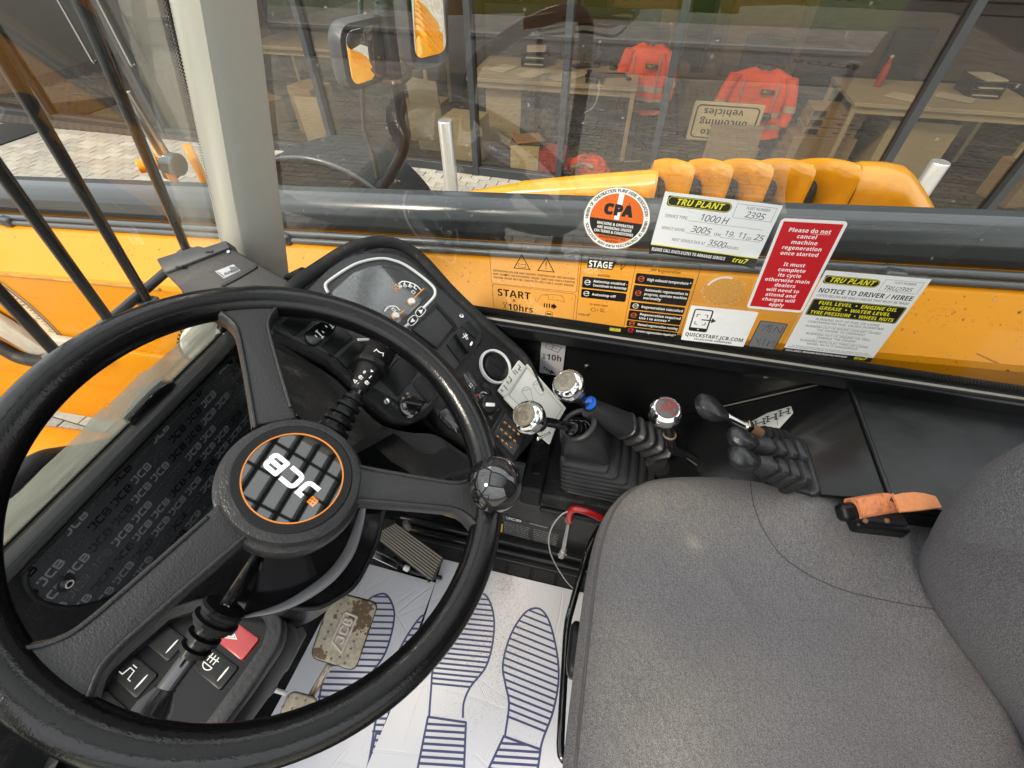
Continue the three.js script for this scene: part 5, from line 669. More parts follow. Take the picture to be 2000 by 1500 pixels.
// ---- footwell front panel with embossed mat and rail
{
  const px = -0.625, F = frameN(V(px, 1.4, -0.25), V(1, 0, 0), V(0, 0, -1)), t = thing('footwell_panel', 'black footwell panel with oval embossed rubber mat under the windscreen', 'panel', V(px, 1.05, -0.1));
  part(t, 'board', box(0.03, 0.46, 1.0, V(px - 0.017, 1.275, 0.0), 0.006), M.plastic);
  part(t, 'top_rail', rod(V(px, 1.512, -0.5), V(px, 1.512, 0.35), 0.0125), mat(rgb(0.045, 0.047, 0.048), 0.32, { bumpMap: texGrain, bumpScale: 0.0004 }));
  const pts = [[458, 708, 0.02], [432, 716, 0.01], [80, 1078, 0.01], [54, 1108, 0.02], [50, 1140, 0.02], [75, 1172, 0.03], [130, 1186, 0.03], [190, 1176, 0.03], [260, 1140, 0.03], [330, 1085, 0.04], [420, 1000, 0.05], [500, 900, 0.05], [520, 800, 0.05], [500, 735, 0.04]];
  const bump = [], rr2 = rng(17), letters = Array.from({ length: 60 }, () => rr2());
  const drawMat = (mode) => (g, w, h) => { g.fillStyle = mode === 'map' ? '#2a2d2f' : mode === 'rough' ? '#909090' : '#000'; g.fillRect(0, 0, w, h); if (mode === 'map') { for (let i = 0; i < 3000; i++) { g.fillStyle = `rgba(${rr2() > 0.5 ? '120,122,120' : '10,10,10'},${0.10 * rr2()})`; g.fillRect(rr2() * w, rr2() * h, 1 + 3 * rr2(), 1 + 3 * rr2()); } } let k = 0; for (let r = 0; r < 6; r++) for (let c = 0; c < 4; c++) { const q = letters[k++ % 60], x = (c + 0.5 + (r % 2) * 0.5) * w / 4, y = (r + 0.5) * h / 6; for (const dx of [0, -w]) { g.save(); g.translate(x + dx, y); g.scale(-1, 1); logo(g, 0, 0, h * 0.092, { color: mode === 'map' ? (q > 0.55 ? '#6a6f72' : q > 0.25 ? '#0c0d0e' : '#34383a') : mode === 'rough' ? '#505050' : '#fff', sx: 0.8 }); g.restore(); } } };
  const mk = (m) => canvasTex(1024, 1024, drawMat(m), { repeat: true, linear: m !== 'map' });
  const rub = mat(rgb(1, 1, 1), 0.75, { map: mk('map'), roughnessMap: mk('rough'), bumpMap: mk('bump'), bumpScale: 0.0012 });
  const matPart = part(t, 'embossed_mat', prism(polyShape(outline(lifted(F, 0.004), pts)), 0.006, lifted(F, 0.004), 0.0015, { uv: 0.15 }), rub);
  const e = outline(lifted(F, 0.003), pts).map(([x, y]) => V(x, y, 0.0035).applyMatrix4(F)); part(t, 'mat_border', tube(e, 0.003, { closed: true, n: 160, rad: 8 }), M.plastic);
  const b = onPlane(129, 1139, V(px + 0.006, 0, 0), V(1, 0, 0)); part(t, 'bolt', turned([[0.0035, 0.002], [0.0035, 0.006], [0.0055, 0.006], [0.0065, 0.004], [0.0065, 0], [0, 0]], b, V(1, 0, 0), 24), M.steel); part(t, 'bolt_recess', turned([[0.0075, 0.0005], [0.011, 0.001], [0.0115, 0]], b, V(1, 0, 0), 24), M.rubber);
  const c = [[248, 812], [272, 778], [315, 742], [338, 748], [330, 770], [250, 835]].map(([x, y]) => onPlane(x, y, V(-0.632, 1.524, 0), V(0.9, 0.45, 0)));
  part(t, 'latch_cover', loft([rr(c[0].clone().lerp(c[5], 0.5), V(0, 1, 0), V(1, 0, 0.2).normalize(), 0.007, 0.009, 0.004), rr(c[1].clone().lerp(c[4], 0.35), V(0, 1, 0), V(1, 0, 0.2).normalize(), 0.011, 0.013, 0.004), rr(c[2].clone().lerp(c[4], 0.4), V(0, 1, 0), V(1, 0, 0.2).normalize(), 0.011, 0.013, 0.004), rr(c[3], V(0, 1, 0), V(1, 0, 0.2).normalize(), 0.006, 0.007, 0.003)], 0.5), M.gloss);
}
// ---- switch console left of the column
{
  const yT = 1.40, F = frameN(V(0, yT, 0), V(0, 1, 0), V(0, 0, -1)), t = thing('switch_console', 'black console of rocker switches to the left of the steering column', 'switch console', onY(400, 1320, 1.3));
  const out = [[470, 1178], [540, 1190], [562, 1214], [556, 1262], [500, 1345], [428, 1440], [380, 1520], [90, 1520], [150, 1400], [215, 1300], [330, 1195], [400, 1172]];
  const sh = polyShape(outline(F, out), 0.012), inn = [[460, 1196], [525, 1208], [534, 1228], [525, 1265], [470, 1345], [400, 1440], [350, 1510], [115, 1510], [170, 1400], [232, 1308], [340, 1212], [405, 1190]];
  part(t, 'body', prism(polyShape(outline(F, out), 0.012), 0.05, lifted(F, 0.001), 0.006), M.plasticSmooth);
  sh.holes.push(new THREE.Path(outline(F, inn).map(([x, y]) => new THREE.Vector2(x, y)))); part(t, 'raised_frame', prism(sh, 0.018, lifted(F, 0.013), 0.003), mat(rgb(0.012, 0.012, 0.013), 0.4, { bumpMap: texGrain, bumpScale: 0.0004 }));
  const A = onY(420, 1302, yT), B = onY(466, 1247, yT), Z = B.clone().sub(A), zx = Z.clone().normalize(), xx = V(0, 1, 0).cross(zx).multiplyScalar(-1).normalize();
  const sw = (x, y, w, d, m, label, icon) => { const p = onY(x, y, yT + 0.0015), fr = frameN(p, V(0, 1, 0), xx), r = part(t, 'rocker_switch', loft([[-0.012, 1, 1], [-0.001, 1, 1], [0.0018, 0.94, 0.96], [0.003, 0.7, 0.85]].map(([h, a, b]) => rr(V(0, 0, h), V(1, 0, 0), V(0, 1, 0), w / 2 * a, d / 2 * b, 0.003).map((q) => q.applyMatrix4(fr))), 0.6), m, label); const tex = canvasTex(128, 128, (g) => { g.clearRect(0, 0, 128, 128); g.strokeStyle = g.fillStyle = '#cfcfcc'; g.lineWidth = 5; icon(g); }); part(r, 'switch_print', card(w * 0.74, w * 0.5, lifted(fr, 0.0034)), mat(rgb(1, 1, 1), 0.5, { map: tex, transparent: true })); return r; };
  const bar = (g) => { g.beginPath(); g.ellipse(116, 64, 4, 40, 0, 0, 7); g.fill(); }, W = 0.056, Dp = 0.028;
  sw(462, 1248, W, Dp, M.red, 'red hazard rocker switch', (g) => { for (const r of [1, 0.5]) { g.beginPath(); for (let i = 0; i < 3; i++) { const a = -Math.PI / 2 + Math.PI / 2 + i * 2.094; g[i ? 'lineTo' : 'moveTo'](40 + 30 * r * Math.cos(a), 64 + 30 * r * Math.sin(a)); } g.closePath(); g.stroke(); } });
  sw(420, 1303, W, Dp, M.plasticSmooth, null, (g) => { bar(g); g.beginPath(); g.arc(40, 74, 22, 0, Math.PI); g.closePath(); g.stroke(); for (let i = 0; i < 3; i++) { g.beginPath(); g.moveTo(24 + i * 16, 20); g.lineTo(24 + i * 16, 62); g.stroke(); } g.beginPath(); g.moveTo(14, 42); g.lineTo(68, 36); g.stroke(); });
  sw(322, 1250, W, Dp, M.plasticSmooth, null, bar);
  sw(262, 1318, W, Dp, M.plasticSmooth, null, (g) => { bar(g); g.beginPath(); g.moveTo(10, 90); g.lineTo(30, 90); g.lineTo(36, 50); g.lineTo(60, 50); g.lineTo(64, 90); g.lineTo(80, 90); g.moveTo(36, 34); g.lineTo(60, 34); g.stroke(); });
  sw(205, 1390, W, Dp, M.plasticSmooth, null, bar);
  const p = printOn(lifted(F, -0.0035), [[330, 1330], [500, 1330], [500, 1440], [330, 1440]], 512, (g, k) => { g.globalAlpha = 0.5; for (let i = 0; i < 3; i++) for (let j = 0; j < 3; j++) { const x = 372 + j * 26 - i * 14, y = 1395 - j * 34 + i * 24 + 12 * j, c = k.C(x, y), d = k.C(x + 30, y - 44); logo(g, c[0], c[1], k.S * 0.0075, { color: '#3a4043', rot: Math.atan2(d[1] - c[1], d[0] - c[0]) }); } }); part(t, 'embossed_print', p.geo, p.mat);
  part(t, 'side_bracket', prism(polyShape(outline(lifted(F, -0.09), [[575, 1230], [590, 1222], [598, 1238], [560, 1310], [545, 1318]]), 0.003), 0.004, lifted(F, -0.09), 0.001), mat(rgb(0.12, 0.12, 0.12), 0.5));
  part(t, 'side_edge', tube([[545, 1300], [538, 1345], [505, 1375], [478, 1390], [470, 1405]].map(([x, y]) => onY(x, y, 1.33)), 0.0012, { n: 30 }), M.pipe);
}
// ---- lever console along the side wall
const wallZ = -0.514;
{
  const t = thing('lever_console', 'black sheet metal console under the levers beside the seat', 'console', V(0.3, 1.05, -0.44));
  part(t, 'side_panel', box(1.16, 0.36, 0.012, V(0.445, 1.24, -0.405), 0.003), M.blackPaint);
  part(t, 'top_deck', box(0.36, 0.03, 0.17, V(0.145, 1.415, -0.428), 0.006), M.plastic);
  part(t, 'deck_frame', box(0.035, 0.05, 0.165, V(-0.052, 1.41, -0.428), 0.006), M.plastic);
  part(t, 'front_end', box(0.012, 0.34, 0.1, V(-0.13, 1.23, -0.455), 0.004), M.blackPaint);
  part(t, 'deck_lip', box(0.36, 0.012, 0.01, V(0.145, 1.396, -0.339), 0.004), M.plasticSmooth);
  part(t, 'trim_screw', turned([[0, 0.002], [0.004, 0.003], [0.0075, 0.002], [0.009, 0]], onY(1048, 917, 1.436), V(0, 1, 0), 20), M.plasticSmooth);
  // sloped plate and flat shelf towards the rear
  const a = V(0.10, 1.423, 0), b = V(0.343, 1.602, 0), d = b.clone().sub(a).normalize(), n = V(-d.y, d.x, 0);
  part(t, 'sloped_plate', prism(polyShape([[0, -0.105], [a.distanceTo(b), -0.185], [a.distanceTo(b), 0], [0, 0]]), 0.008, frame(V(a.x, a.y, wallZ), d, V(0, 0, 1).negate(), n.clone()), 0.001), M.blackPaint);
  part(t, 'shelf', box(0.84, 0.012, 0.19, V(0.766, 1.598, -0.42), 0.003), M.blackPaint);
  part(t, 'shelf_side', box(0.83, 0.5, 0.01, V(0.77, 1.342, -0.331), 0.003), M.blackPaint);
  part(t, 'fold_edge', rod(V(0.345, 1.604, wallZ), V(0.345, 1.604, -0.326), 0.0032), M.blackPaint); part(t, 'fold_edge', rod(V(a.x + d.x * 0.12, a.y + d.y * 0.12 + 0.003, wallZ + 0.001), V(b.x, b.y + 0.003, wallZ + 0.001), 0.0012), mat(rgb(0.10, 0.095, 0.085), 0.6, { bumpMap: texSoft, bumpScale: 0.002 }));
  // low side rail and foot strip
  part(t, 'foot_rail', rod(V(-0.35, 1.064, -0.394), V(0.35, 1.064, -0.394), 0.0095), M.blackPaint); part(t, 'foot_rail', rod(V(-0.35, 1.098, -0.401), V(0.35, 1.098, -0.401), 0.008), M.blackPaint);
}
{ const t = thing('rubber_mat', 'black rubber floor mat strip with chequered pads along the console', 'floor mat', V(0.0, 1.05, -0.36));
  part(t, 'sheet', box(0.75, 0.004, 0.06, V(0, 1.0515, -0.356), 0.0015), M.rubber); part(t, 'raised_edge', box(0.75, 0.012, 0.012, V(0, 1.054, -0.381), 0.0035), M.rubber);
  const chk = mat(rgb(0.02, 0.02, 0.021), 0.6, { bumpMap: canvasTex(256, 256, (g) => { g.fillStyle = '#000'; g.fillRect(0, 0, 256, 256); g.fillStyle = '#fff'; for (let i = 0; i < 16; i++) for (let j = 0; j < 16; j++) { g.save(); g.translate(i * 16 + (j % 2) * 8 + 4, j * 16 + 6); g.rotate(0.78); g.fillRect(-4, -4, 9, 9); g.restore(); } }, { repeat: true, linear: true }), bumpScale: 0.006 });
  for (let i = 0; i < 9; i++) { const g = box(0.046, 0.003, 0.03, V(-0.23 + i * 0.054, 1.0543, -0.3605), 0.0012); part(t, 'pad', uvBox(g, 0.05), chk); } }
// ---- rubber gaiters and levers
function knobbed(t, k, ax, r, worn) {                                   // chromed ball with an inset cap
  const A = ax.clone().normalize(); part(t, 'ball', turned([[0, -r * 0.95], [r * 0.5, -r * 0.86], [r * 0.86, -r * 0.5], [r, 0], [r * 0.97, r * 0.28], [r * 0.86, r * 0.52], [r * 0.76, r * 0.66], [r * 0.70, r * 0.70], [r * 0.68, r * 0.665], [0, r * 0.665]], k, A, 56), M.chrome);
  part(t, 'cap', turned([[r * 0.675, r * 0.668], [r * 0.6, r * 0.71], [0, r * 0.74]], k, A, 40), worn); part(t, 'collar', turned([[0, -r * 0.8], [r * 0.62, -r * 0.8], [r * 0.55, -r * 1.35], [r * 0.42, -r * 1.55], [0, -r * 1.55]].reverse(), k, A, 32), M.rubber);
}
const wornCap = (a, b, seed) => mat(rgb(1, 1, 1), 0.6, { bumpMap: texSoft, bumpScale: 0.001, map: dataTex(128, (i, x, y) => { const v = nMid[((y * 4) % 512) * 512 + ((x * 4 + seed) % 512)] + 0.35 * (nSpeck[y * 512 + x] - 0.5); return v > 0.5 ? a.map((q) => q * (0.8 + 0.5 * (v - 0.5))) : b; }, true) });
const gaiterM = mat(rgb(0.019, 0.0195, 0.021), 0.42, { specularIntensity: 0.8, bumpMap: texGrain, bumpScale: 0.0002 });
{
  const t = thing('hydraulic_lever', 'nearest chrome ball lever rising from a square rubber gaiter beside the keypad', 'lever', onY(1190, 960, 1.43), 'chrome ball levers'), K = onY(1034, 816, 1.632), G = onY(1130, 838, 1.556);
  const A = onY(1093, 957, 1.432), B = onY(1092, 902, 1.512), C = onY(1193, 893, 1.512), depth = 0.085, rings = [];
  const n = 8; for (let i = 0; i < n; i++) { const s = i / (n - 1), y = 1.512 - 0.080 * s, xl = B.x + (A.x - B.x) * s, xr = C.x + 0.104 * s, zf = B.z + (A.z - B.z) * s + 0.002, zb = zf - depth - 0.012 * s, c = V((xl + xr) / 2, y, (zf + zb) / 2), hw = (xr - xl) / 2, hd = (zf - zb) / 2;
    const g = []; for (const [dy, k] of [[-0.0135, -0.012], [-0.0088, -0.0105], [-0.0076, -0.0022], [-0.0050, 0], [-0.0022, -0.0012], [0, -0.008]]) g.push(rr(c.clone().setY(y + dy), V(1, 0, 0), V(0, 0, -1), hw + k, hd + k, 0.010)); rings.push(g); }
  rings.forEach((g) => part(t, 'bellow_fold', loft(g, 0.8), gaiterM));
  const tc = V((B.x + C.x) / 2, 1.512, (B.z + C.z) / 2 - depth / 2 + 0.004), gx = onY(1128, 842, 1.552);
  part(t, 'gaiter_top', loft([rr(tc.clone().setY(1.505), V(1, 0, 0), V(0, 0, -1), (C.x - B.x) / 2 - 0.002, depth / 2 - 0.002, 0.008), rr(tc.clone().setY(1.516), V(1, 0, 0), V(0, 0, -1), (C.x - B.x) / 2 - 0.001, depth / 2 - 0.001, 0.008), rr(gx.clone().lerp(tc, 0.25).setY(1.548), V(0.96, 0.28, 0), V(0, 0, -1), 0.029, 0.029, 0.024), rr(gx.clone().setY(1.563), V(0.9, 0.35, 0.1).normalize(), V(0.1, 0, -1).normalize(), 0.0245, 0.0235, 0.023)], 0.7, false), gaiterM);
  const ax = K.clone().sub(G).normalize(); part(t, 'gaiter_mouth', (() => { const g = new THREE.TorusGeometry(0.0225, 0.0042, 14, 40); g.applyQuaternion(new THREE.Quaternion().setFromUnitVectors(V(0, 0, 1), V(-0.5, 0.85, 0.1).normalize())); const p = gx.clone().setY(1.5655); g.translate(p.x, p.y, p.z); return g; })(), gaiterM);
  part(t, 'inner_boot', bellows(G.clone().addScaledVector(ax, -0.012), G.clone().addScaledVector(ax, 0.016), 0.0135, 0.0105, 3), M.gloss); part(t, 'stem', rod(G, K, 0.0062), M.gloss);
  knobbed(t, K, ax.clone().lerp(V(-0.25, 0.9, 0.35), 0.55), 0.0205, wornCap([0.45, 0.42, 0.36], [0.30, 0.28, 0.25], 3));
  const pin = thing('hitch_pin', 'small bright bolt standing beside the nearest chrome lever', 'bolt', onY(1052, 857, 1.53)); part(pin, 'shank', rod(onY(1074, 845, 1.545), onY(1054, 855, 1.535), 0.0021), M.steel); part(pin, 'head', ball(onY(1051, 857, 1.533), 0.0036, 1, 1, 1, 16), M.steel);
}
{
  const t = thing('hydraulic_lever', 'chrome ball lever with blue tape on its sleeve, beyond the nearest lever', 'lever', onY(1250, 880, 1.43), 'chrome ball levers'), K = onY(1112, 754, 1.640), a = onY(1286, 872, 1.485), b = onY(1222, 832, 1.535), c = onY(1150, 796, 1.588), ax = c.clone().sub(a).normalize(), sx = V(0, 0, -1).addScaledVector(ax, ax.z).normalize(), sy = ax.clone().cross(sx);
  for (let i = 0; i < 5; i++) { const s = i / 4, p = a.clone().lerp(b, s), r = 0.0235 - 0.0045 * s, g = []; for (const [h, k] of [[-0.0075, -0.008], [-0.0055, -0.0015], [0.001, 0], [0.0035, -0.0015], [0.005, -0.008]]) g.push(rr(p.clone().addScaledVector(ax, h), sx, sy, r + k, r * 0.95 + k, 0.012)); part(t, 'bellow_fold', loft(g, 0.8), gaiterM); }
  part(t, 'sleeve', loft([rr(b, sx, sy, 0.0175, 0.0165, 0.010), rr(b.clone().lerp(c, 0.5), sx, sy, 0.0155, 0.0145, 0.010), rr(c, sx, sy, 0.0125, 0.012, 0.009)], 0.6), gaiterM); part(t, 'stem', rod(c, K, 0.0065), M.gloss);
  part(t, 'gaiter_base', loft([rr(a.clone().setY(1.43), V(1, 0, 0), V(0, 0, -1), 0.03, 0.03, 0.012), rr(a.clone().setY(1.456), V(1, 0, 0), V(0, 0, -1), 0.026, 0.026, 0.012), rr(a.clone().add(V(0, -0.004, 0)), sx, sy, 0.022, 0.02, 0.01)], 0.6), gaiterM);
  const tp = onY(1152, 787, 1.60); part(t, 'blue_tape', loft([0, 1].map((i) => rr(tp.clone().addScaledVector(ax, 0.005 * (i - 0.5)), sx, sy, 0.0085, 0.0085, 0.007)), 0.6).translate(0, 0, 0), mat(rgb(0.01, 0.12, 0.55), 0.5)); part(t, 'blue_tape', prism(polyShape([[0, 0], [0.011, 0.002], [0.009, 0.008], [0.003, 0.005]]), 0.0008, frameN(tp.clone().add(V(-0.008, 0.008, 0.009)), V(0, 0.6, 0.8), V(1, 0.1, 0)), 0.0002), mat(rgb(0.01, 0.12, 0.55), 0.5));
  knobbed(t, K, ax.clone().lerp(V(-0.15, 0.9, 0.35), 0.6), 0.0205, wornCap([0.48, 0.46, 0.41], [0.36, 0.34, 0.31], 90));
}
{
  const t = thing('hydraulic_lever', 'chrome ball lever with scuffed red cap standing alone on a cranked black rod', 'lever', onY(1365, 905, 1.43), 'chrome ball levers'), K = onY(1298, 806, 1.60), p = [K, onY(1306, 846, 1.556), onY(1311, 868, 1.53), onY(1318, 880, 1.515), onY(1340, 890, 1.50), onY(1360, 905, 1.478), onY(1364, 915, 1.45)];
  part(t, 'rod', tube(p, 0.0068, { n: 60 }), M.gloss); part(t, 'base_boot', turned([[0.026, 0], [0.026, 0.004], [0.022, 0.012], [0.016, 0.022], [0.011, 0.038], [0, 0.039]], onY(1360, 918, 1.43), V(-0.1, 1, 0), 36), M.plasticSmooth);
  part(t, 'mounting_plate', box(0.11, 0.006, 0.13, onY(1365, 890, 1.434), 0.002), M.blackPaint);
  const pr = printOn(frameN(V(0, 1.4375, 0), V(0, 1, 0), V(1, 0, 0)), [[1355, 855], [1400, 855], [1400, 905], [1355, 905]], 128, (g, k) => { g.strokeStyle = g.fillStyle = '#b9bab8'; g.lineWidth = k.S * 0.001; k.text('F', 1366, 870, 12, 1, 0.006); k.path([[1372, 868], [1378, 868]]); g.stroke(); k.text('N', 1381, 887, 2, -12, 0.006); }); part(t, 'plate_print', pr.geo, pr.mat);
  knobbed(t, K, V(-0.02, 0.95, 0.28), 0.0212, wornCap([0.30, 0.32, 0.33], [0.42, 0.13, 0.09], 200)); part(t, 'ring', turned([[0.0075, 0], [0.009, 0.001], [0.009, 0.003], [0.0075, 0.004]], p[1].clone().lerp(p[2], 0.2), V(0, 1, 0), 20), mat(rgb(0.15, 0.12, 0.08), 0.5));
}
// auxiliary levers on the sloped plate
{
  const slopeN = V(-0.593, 0.805, 0), slopeP = V(0.343, 1.606, 0), sl = (x, y, h = 0) => onPlane(x, y, slopeP.clone().addScaledVector(slopeN, h), slopeN), d1 = V(0.805, 0.593, 0);
  const g = thing('lever_gaiter', 'stepped black rubber gaiter holding two levers on the sloped plate', 'gaiter', sl(1560, 900), null), dz = V(0, 0, -1);
  const q = [[1490, 985], [1500, 870], [1545, 852], [1568, 862], [1605, 968], [1590, 975]], fr = frameN(slopeP, slopeN, d1);
  part(g, 'flange', prism(polyShape(outline(lifted(fr, 0.008), [[1484, 935], [1498, 880], [1545, 852], [1572, 857], [1602, 958], [1588, 966]]), 0.012), 0.01, lifted(fr, 0.008), 0.003), gaiterM);
  const one = (label, tip, tipH, base, h0) => {
    const t = thing('auxiliary_lever', label, 'lever', base, 'black paddle levers'), T = tip, ax = T.clone().sub(base).normalize(), sx = dz.clone().addScaledVector(ax, -dz.dot(ax)).normalize(), sy = sx.clone().cross(ax);
    return { t, T, ax, sx, sy };
  };
  const paddle = (t, T, ax, sx, sy, wd, sz) => { const f = [[-0.030, 0.30, 0.35], [-0.022, 0.34, 0.4], [-0.012, 0.7, 0.7], [0, 1, 0.95], [0.010, 1.0, 1], [0.018, 0.86, 0.85], [0.022, 0.55, 0.55]]; part(t, 'paddle', loft(f.map(([h, a, b]) => rr(T.clone().addScaledVector(ax, h * sz), sx, sy, wd * a, 0.0098 * b, 0.009, 5)), 0.9), mat(rgb(0.016, 0.017, 0.019), 0.33)); };
  for (const [label, tip, base, steps] of [['upper of the two black paddle levers in the stepped gaiter', onY(1452, 860, 1.60), sl(1548, 893, 0.012), 0], ['lower of the two black paddle levers in the stepped gaiter', onY(1455, 896, 1.595), sl(1554, 934, 0.012), 0]]) {
    const { t, T, ax, sx, sy } = one(label, tip, 0, base);
    for (let i = 0; i < 4; i++) { const p = base.clone().lerp(T, 0.06 + 0.17 * i), w = 0.0205 - 0.0028 * i, G = []; for (const [h, k] of [[-0.006, -0.004], [-0.004, -0.0006], [0.003, 0], [0.005, -0.0008], [0.0062, -0.004]]) G.push(rr(p.clone().addScaledVector(ax, h), sx, sy, w * 0.78 + k, w + k, 0.006)); part(t, 'bellow_fold', loft(G, 0.8), gaiterM); }
    part(t, 'boot_neck', loft([rr(base.clone().lerp(T, 0.60), sx, sy, 0.011, 0.013, 0.006), rr(base.clone().lerp(T, 0.80), sx, sy, 0.008, 0.009, 0.006)], 0.6), gaiterM); paddle(t, T, ax, sx, sy, 0.0152, 0.92);
  }
  const b4 = sl(1508, 858, 0.004), T4 = onY(1392, 800, 1.605), t4 = thing('auxiliary_lever', 'black paddle lever on a bright steel rod with a rusty sleeve', 'lever', b4), ax = T4.clone().sub(b4).normalize(), sx = dz.clone().addScaledVector(ax, -dz.dot(ax)).normalize(), sy = sx.clone().cross(ax);
  paddle(t4, T4, ax, sx, sy, 0.017, 1.15); part(t4, 'steel_rod', rod(b4.clone().lerp(T4, 0.42), b4.clone().lerp(T4, 0.78), 0.0052), M.steel); part(t4, 'lock_nut', rod(b4.clone().lerp(T4, 0.40), b4.clone().lerp(T4, 0.48), 0.0092, 0.0092, 6), M.steel); part(t4, 'rusty_sleeve', rod(b4.clone().lerp(T4, 0.08), b4.clone().lerp(T4, 0.40), 0.0075), M.rust); part(t4, 'boot', bellows(b4.clone().addScaledVector(ax, -0.012), b4.clone().addScaledVector(ax, 0.016), 0.019, 0.0125, 3), M.rubber);
  // steering mode plate
  const sg = thing('steer_mode_plate', 'grey plate of wheel steering symbols on the sloped panel', 'sign plate', sl(1510, 820)), F = lifted(fr, 0.0015);
  part(sg, 'plate', prism(polyShape(outline(F, [[1462, 826], [1500, 806], [1545, 793], [1549, 806], [1522, 836], [1480, 850]]), 0.001), 0.0014, F, 0.0003), mat(rgb(0.50, 0.51, 0.50), 0.4, { metalness: 0.3 }));
  const pr = printOn(lifted(F, 0.0002), [[1460, 790], [1550, 790], [1550, 852], [1460, 852]], 256, (g2, k) => { g2.strokeStyle = '#1b1b1b'; g2.lineWidth = k.S * 0.0016; for (const [x, y] of [[1484, 826], [1507, 817], [1532, 806]]) { for (const s of [-8, 8]) { k.path([[x + s, y - 5 - s * 0.3], [x + s + 1, y + 5 - s * 0.3]]); g2.stroke(); k.path([[x + s - 4, y - 5 - s * 0.3], [x + s + 4, y - 6 - s * 0.3]]); g2.stroke(); k.path([[x + s - 3, y + 5 - s * 0.3], [x + s + 5, y + 4 - s * 0.3]]); g2.stroke(); } k.path([[x - 8, y + 2.5], [x + 8, y - 2.5]]); g2.stroke(); } g2.lineWidth = k.S * 0.0006; for (const x of [1495, 1519]) { k.path([[x - 3, 812 - (x - 1507) * 0.4], [x, 836 - (x - 1507) * 0.4]]); g2.stroke(); } }); part(sg, 'symbols', pr.geo, pr.mat);
}
// ---- red handled locking pin on its wire, and the maker's plate on the side panel
{
  const Z = -0.322, w = (x, y, z = Z) => onZ(x, y, z), t = thing('locking_pin', 'red handled locking pin with a bright shank beside the seat', 'locking pin', w(1098, 1083));
  part(t, 'handle', tube([w(1113, 1014), w(1114, 1002), w(1121, 994), w(1140, 997), w(1158, 1004), w(1172, 1011)], 0.0052, { n: 60, rad: 16 }), M.red); part(t, 'shank', rod(w(1099, 1080), w(1113, 1012), 0.0040), M.steel);
  part(t, 'tip', rod(w(1096, 1086), w(1101, 1074), 0.0056, 0.0052), mat(rgb(0.5, 0.48, 0.44), 0.4, { metalness: 0.8 })); part(t, 'detent_ball', ball(w(1091, 1082), 0.002, 1, 1, 1, 10), M.steel); part(t, 'detent_ball', ball(w(1106, 1083), 0.002, 1, 1, 1, 10), M.steel); part(t, 'washer', turned([[0.004, 0], [0.0062, 0], [0.0062, 0.002], [0.004, 0.002]], w(1111, 1017), w(1113, 1012).sub(w(1099, 1080)), 20), M.rust); part(t, 'wire_end', rod(w(1172, 1011), w(1190, 1018), 0.0022), M.print);
  single('wire_lanyard', tube([w(1108, 999), w(1096, 1006), w(1080, 1026), w(1072, 1052), w(1076, 1082), w(1092, 1114), onZ(1112, 1142, -0.315), onZ(1135, 1160, -0.31)], 0.0011, { n: 80, rad: 6 }), mat(rgb(0.6, 0.6, 0.57), 0.4, { metalness: 0.5 }), 'thin bright wire lanyard looping below the red handle', 'wire');
  const F = M4().setPosition(0, 0, -0.3985), p = thing('maker_plate', 'black printed data plate low on the console side', 'label plate', onZ(1040, 1040, -0.398));
  part(p, 'plate', prism(polyShape(outline(F, [[984, 1008], [1104, 1037], [1094, 1069], [982, 1042]])), 0.0012, F, 0.0003), mat(rgb(0.012, 0.012, 0.012), 0.4));
  const pr = printOn(lifted(F, 0.0002), [[980, 1005], [1106, 1005], [1106, 1070], [980, 1070]], 512, (g, k) => { g.fillStyle = '#e4e4e2'; g.strokeStyle = '#e4e4e2'; const c = k.C(1003, 1014), d = k.C(1103, 1038), a = Math.atan2(d[1] - c[1], d[0] - c[0]); logo(g, c[0], c[1], k.S * 0.0095, { color: '#e8e8e6', rot: a, sx: 1.1 }); k.text('HYDRAULIC', 1052, 1026, 100, 25, 0.0065); g.globalAlpha = 0.85; g.lineWidth = k.S * 0.0011; const r = rng(4); for (let j = 0; j < 7; j++) for (let i = 0; i < 2; i++) { const x0 = 985 + i * 57, y0 = 1019 + j * 3.4 + i * 14; if (j * 3.4 + i * 2 > 24) continue; let x = x0; while (x < x0 + 46) { const l = 2 + 7 * r(); k.path([[x, y0 + (x - x0) * 0.25], [x + l, y0 + (x - x0 + l) * 0.25]]); g.stroke(); x += l + 1.6; } } }); part(p, 'print', pr.geo, pr.mat);
  const y = thing('warning_label', 'yellow warning label low on the console side, left of the black data plate', 'label', onZ(920, 1010, -0.398)), Y = mat(rgb(0.72, 0.42, 0.02), 0.5);
  part(y, 'face', prism(polyShape(outline(F, [[862, 990], [930, 1012], [982, 1024], [981, 1040], [920, 1022], [858, 1004]])), 0.0012, F, 0.0003), Y);
}
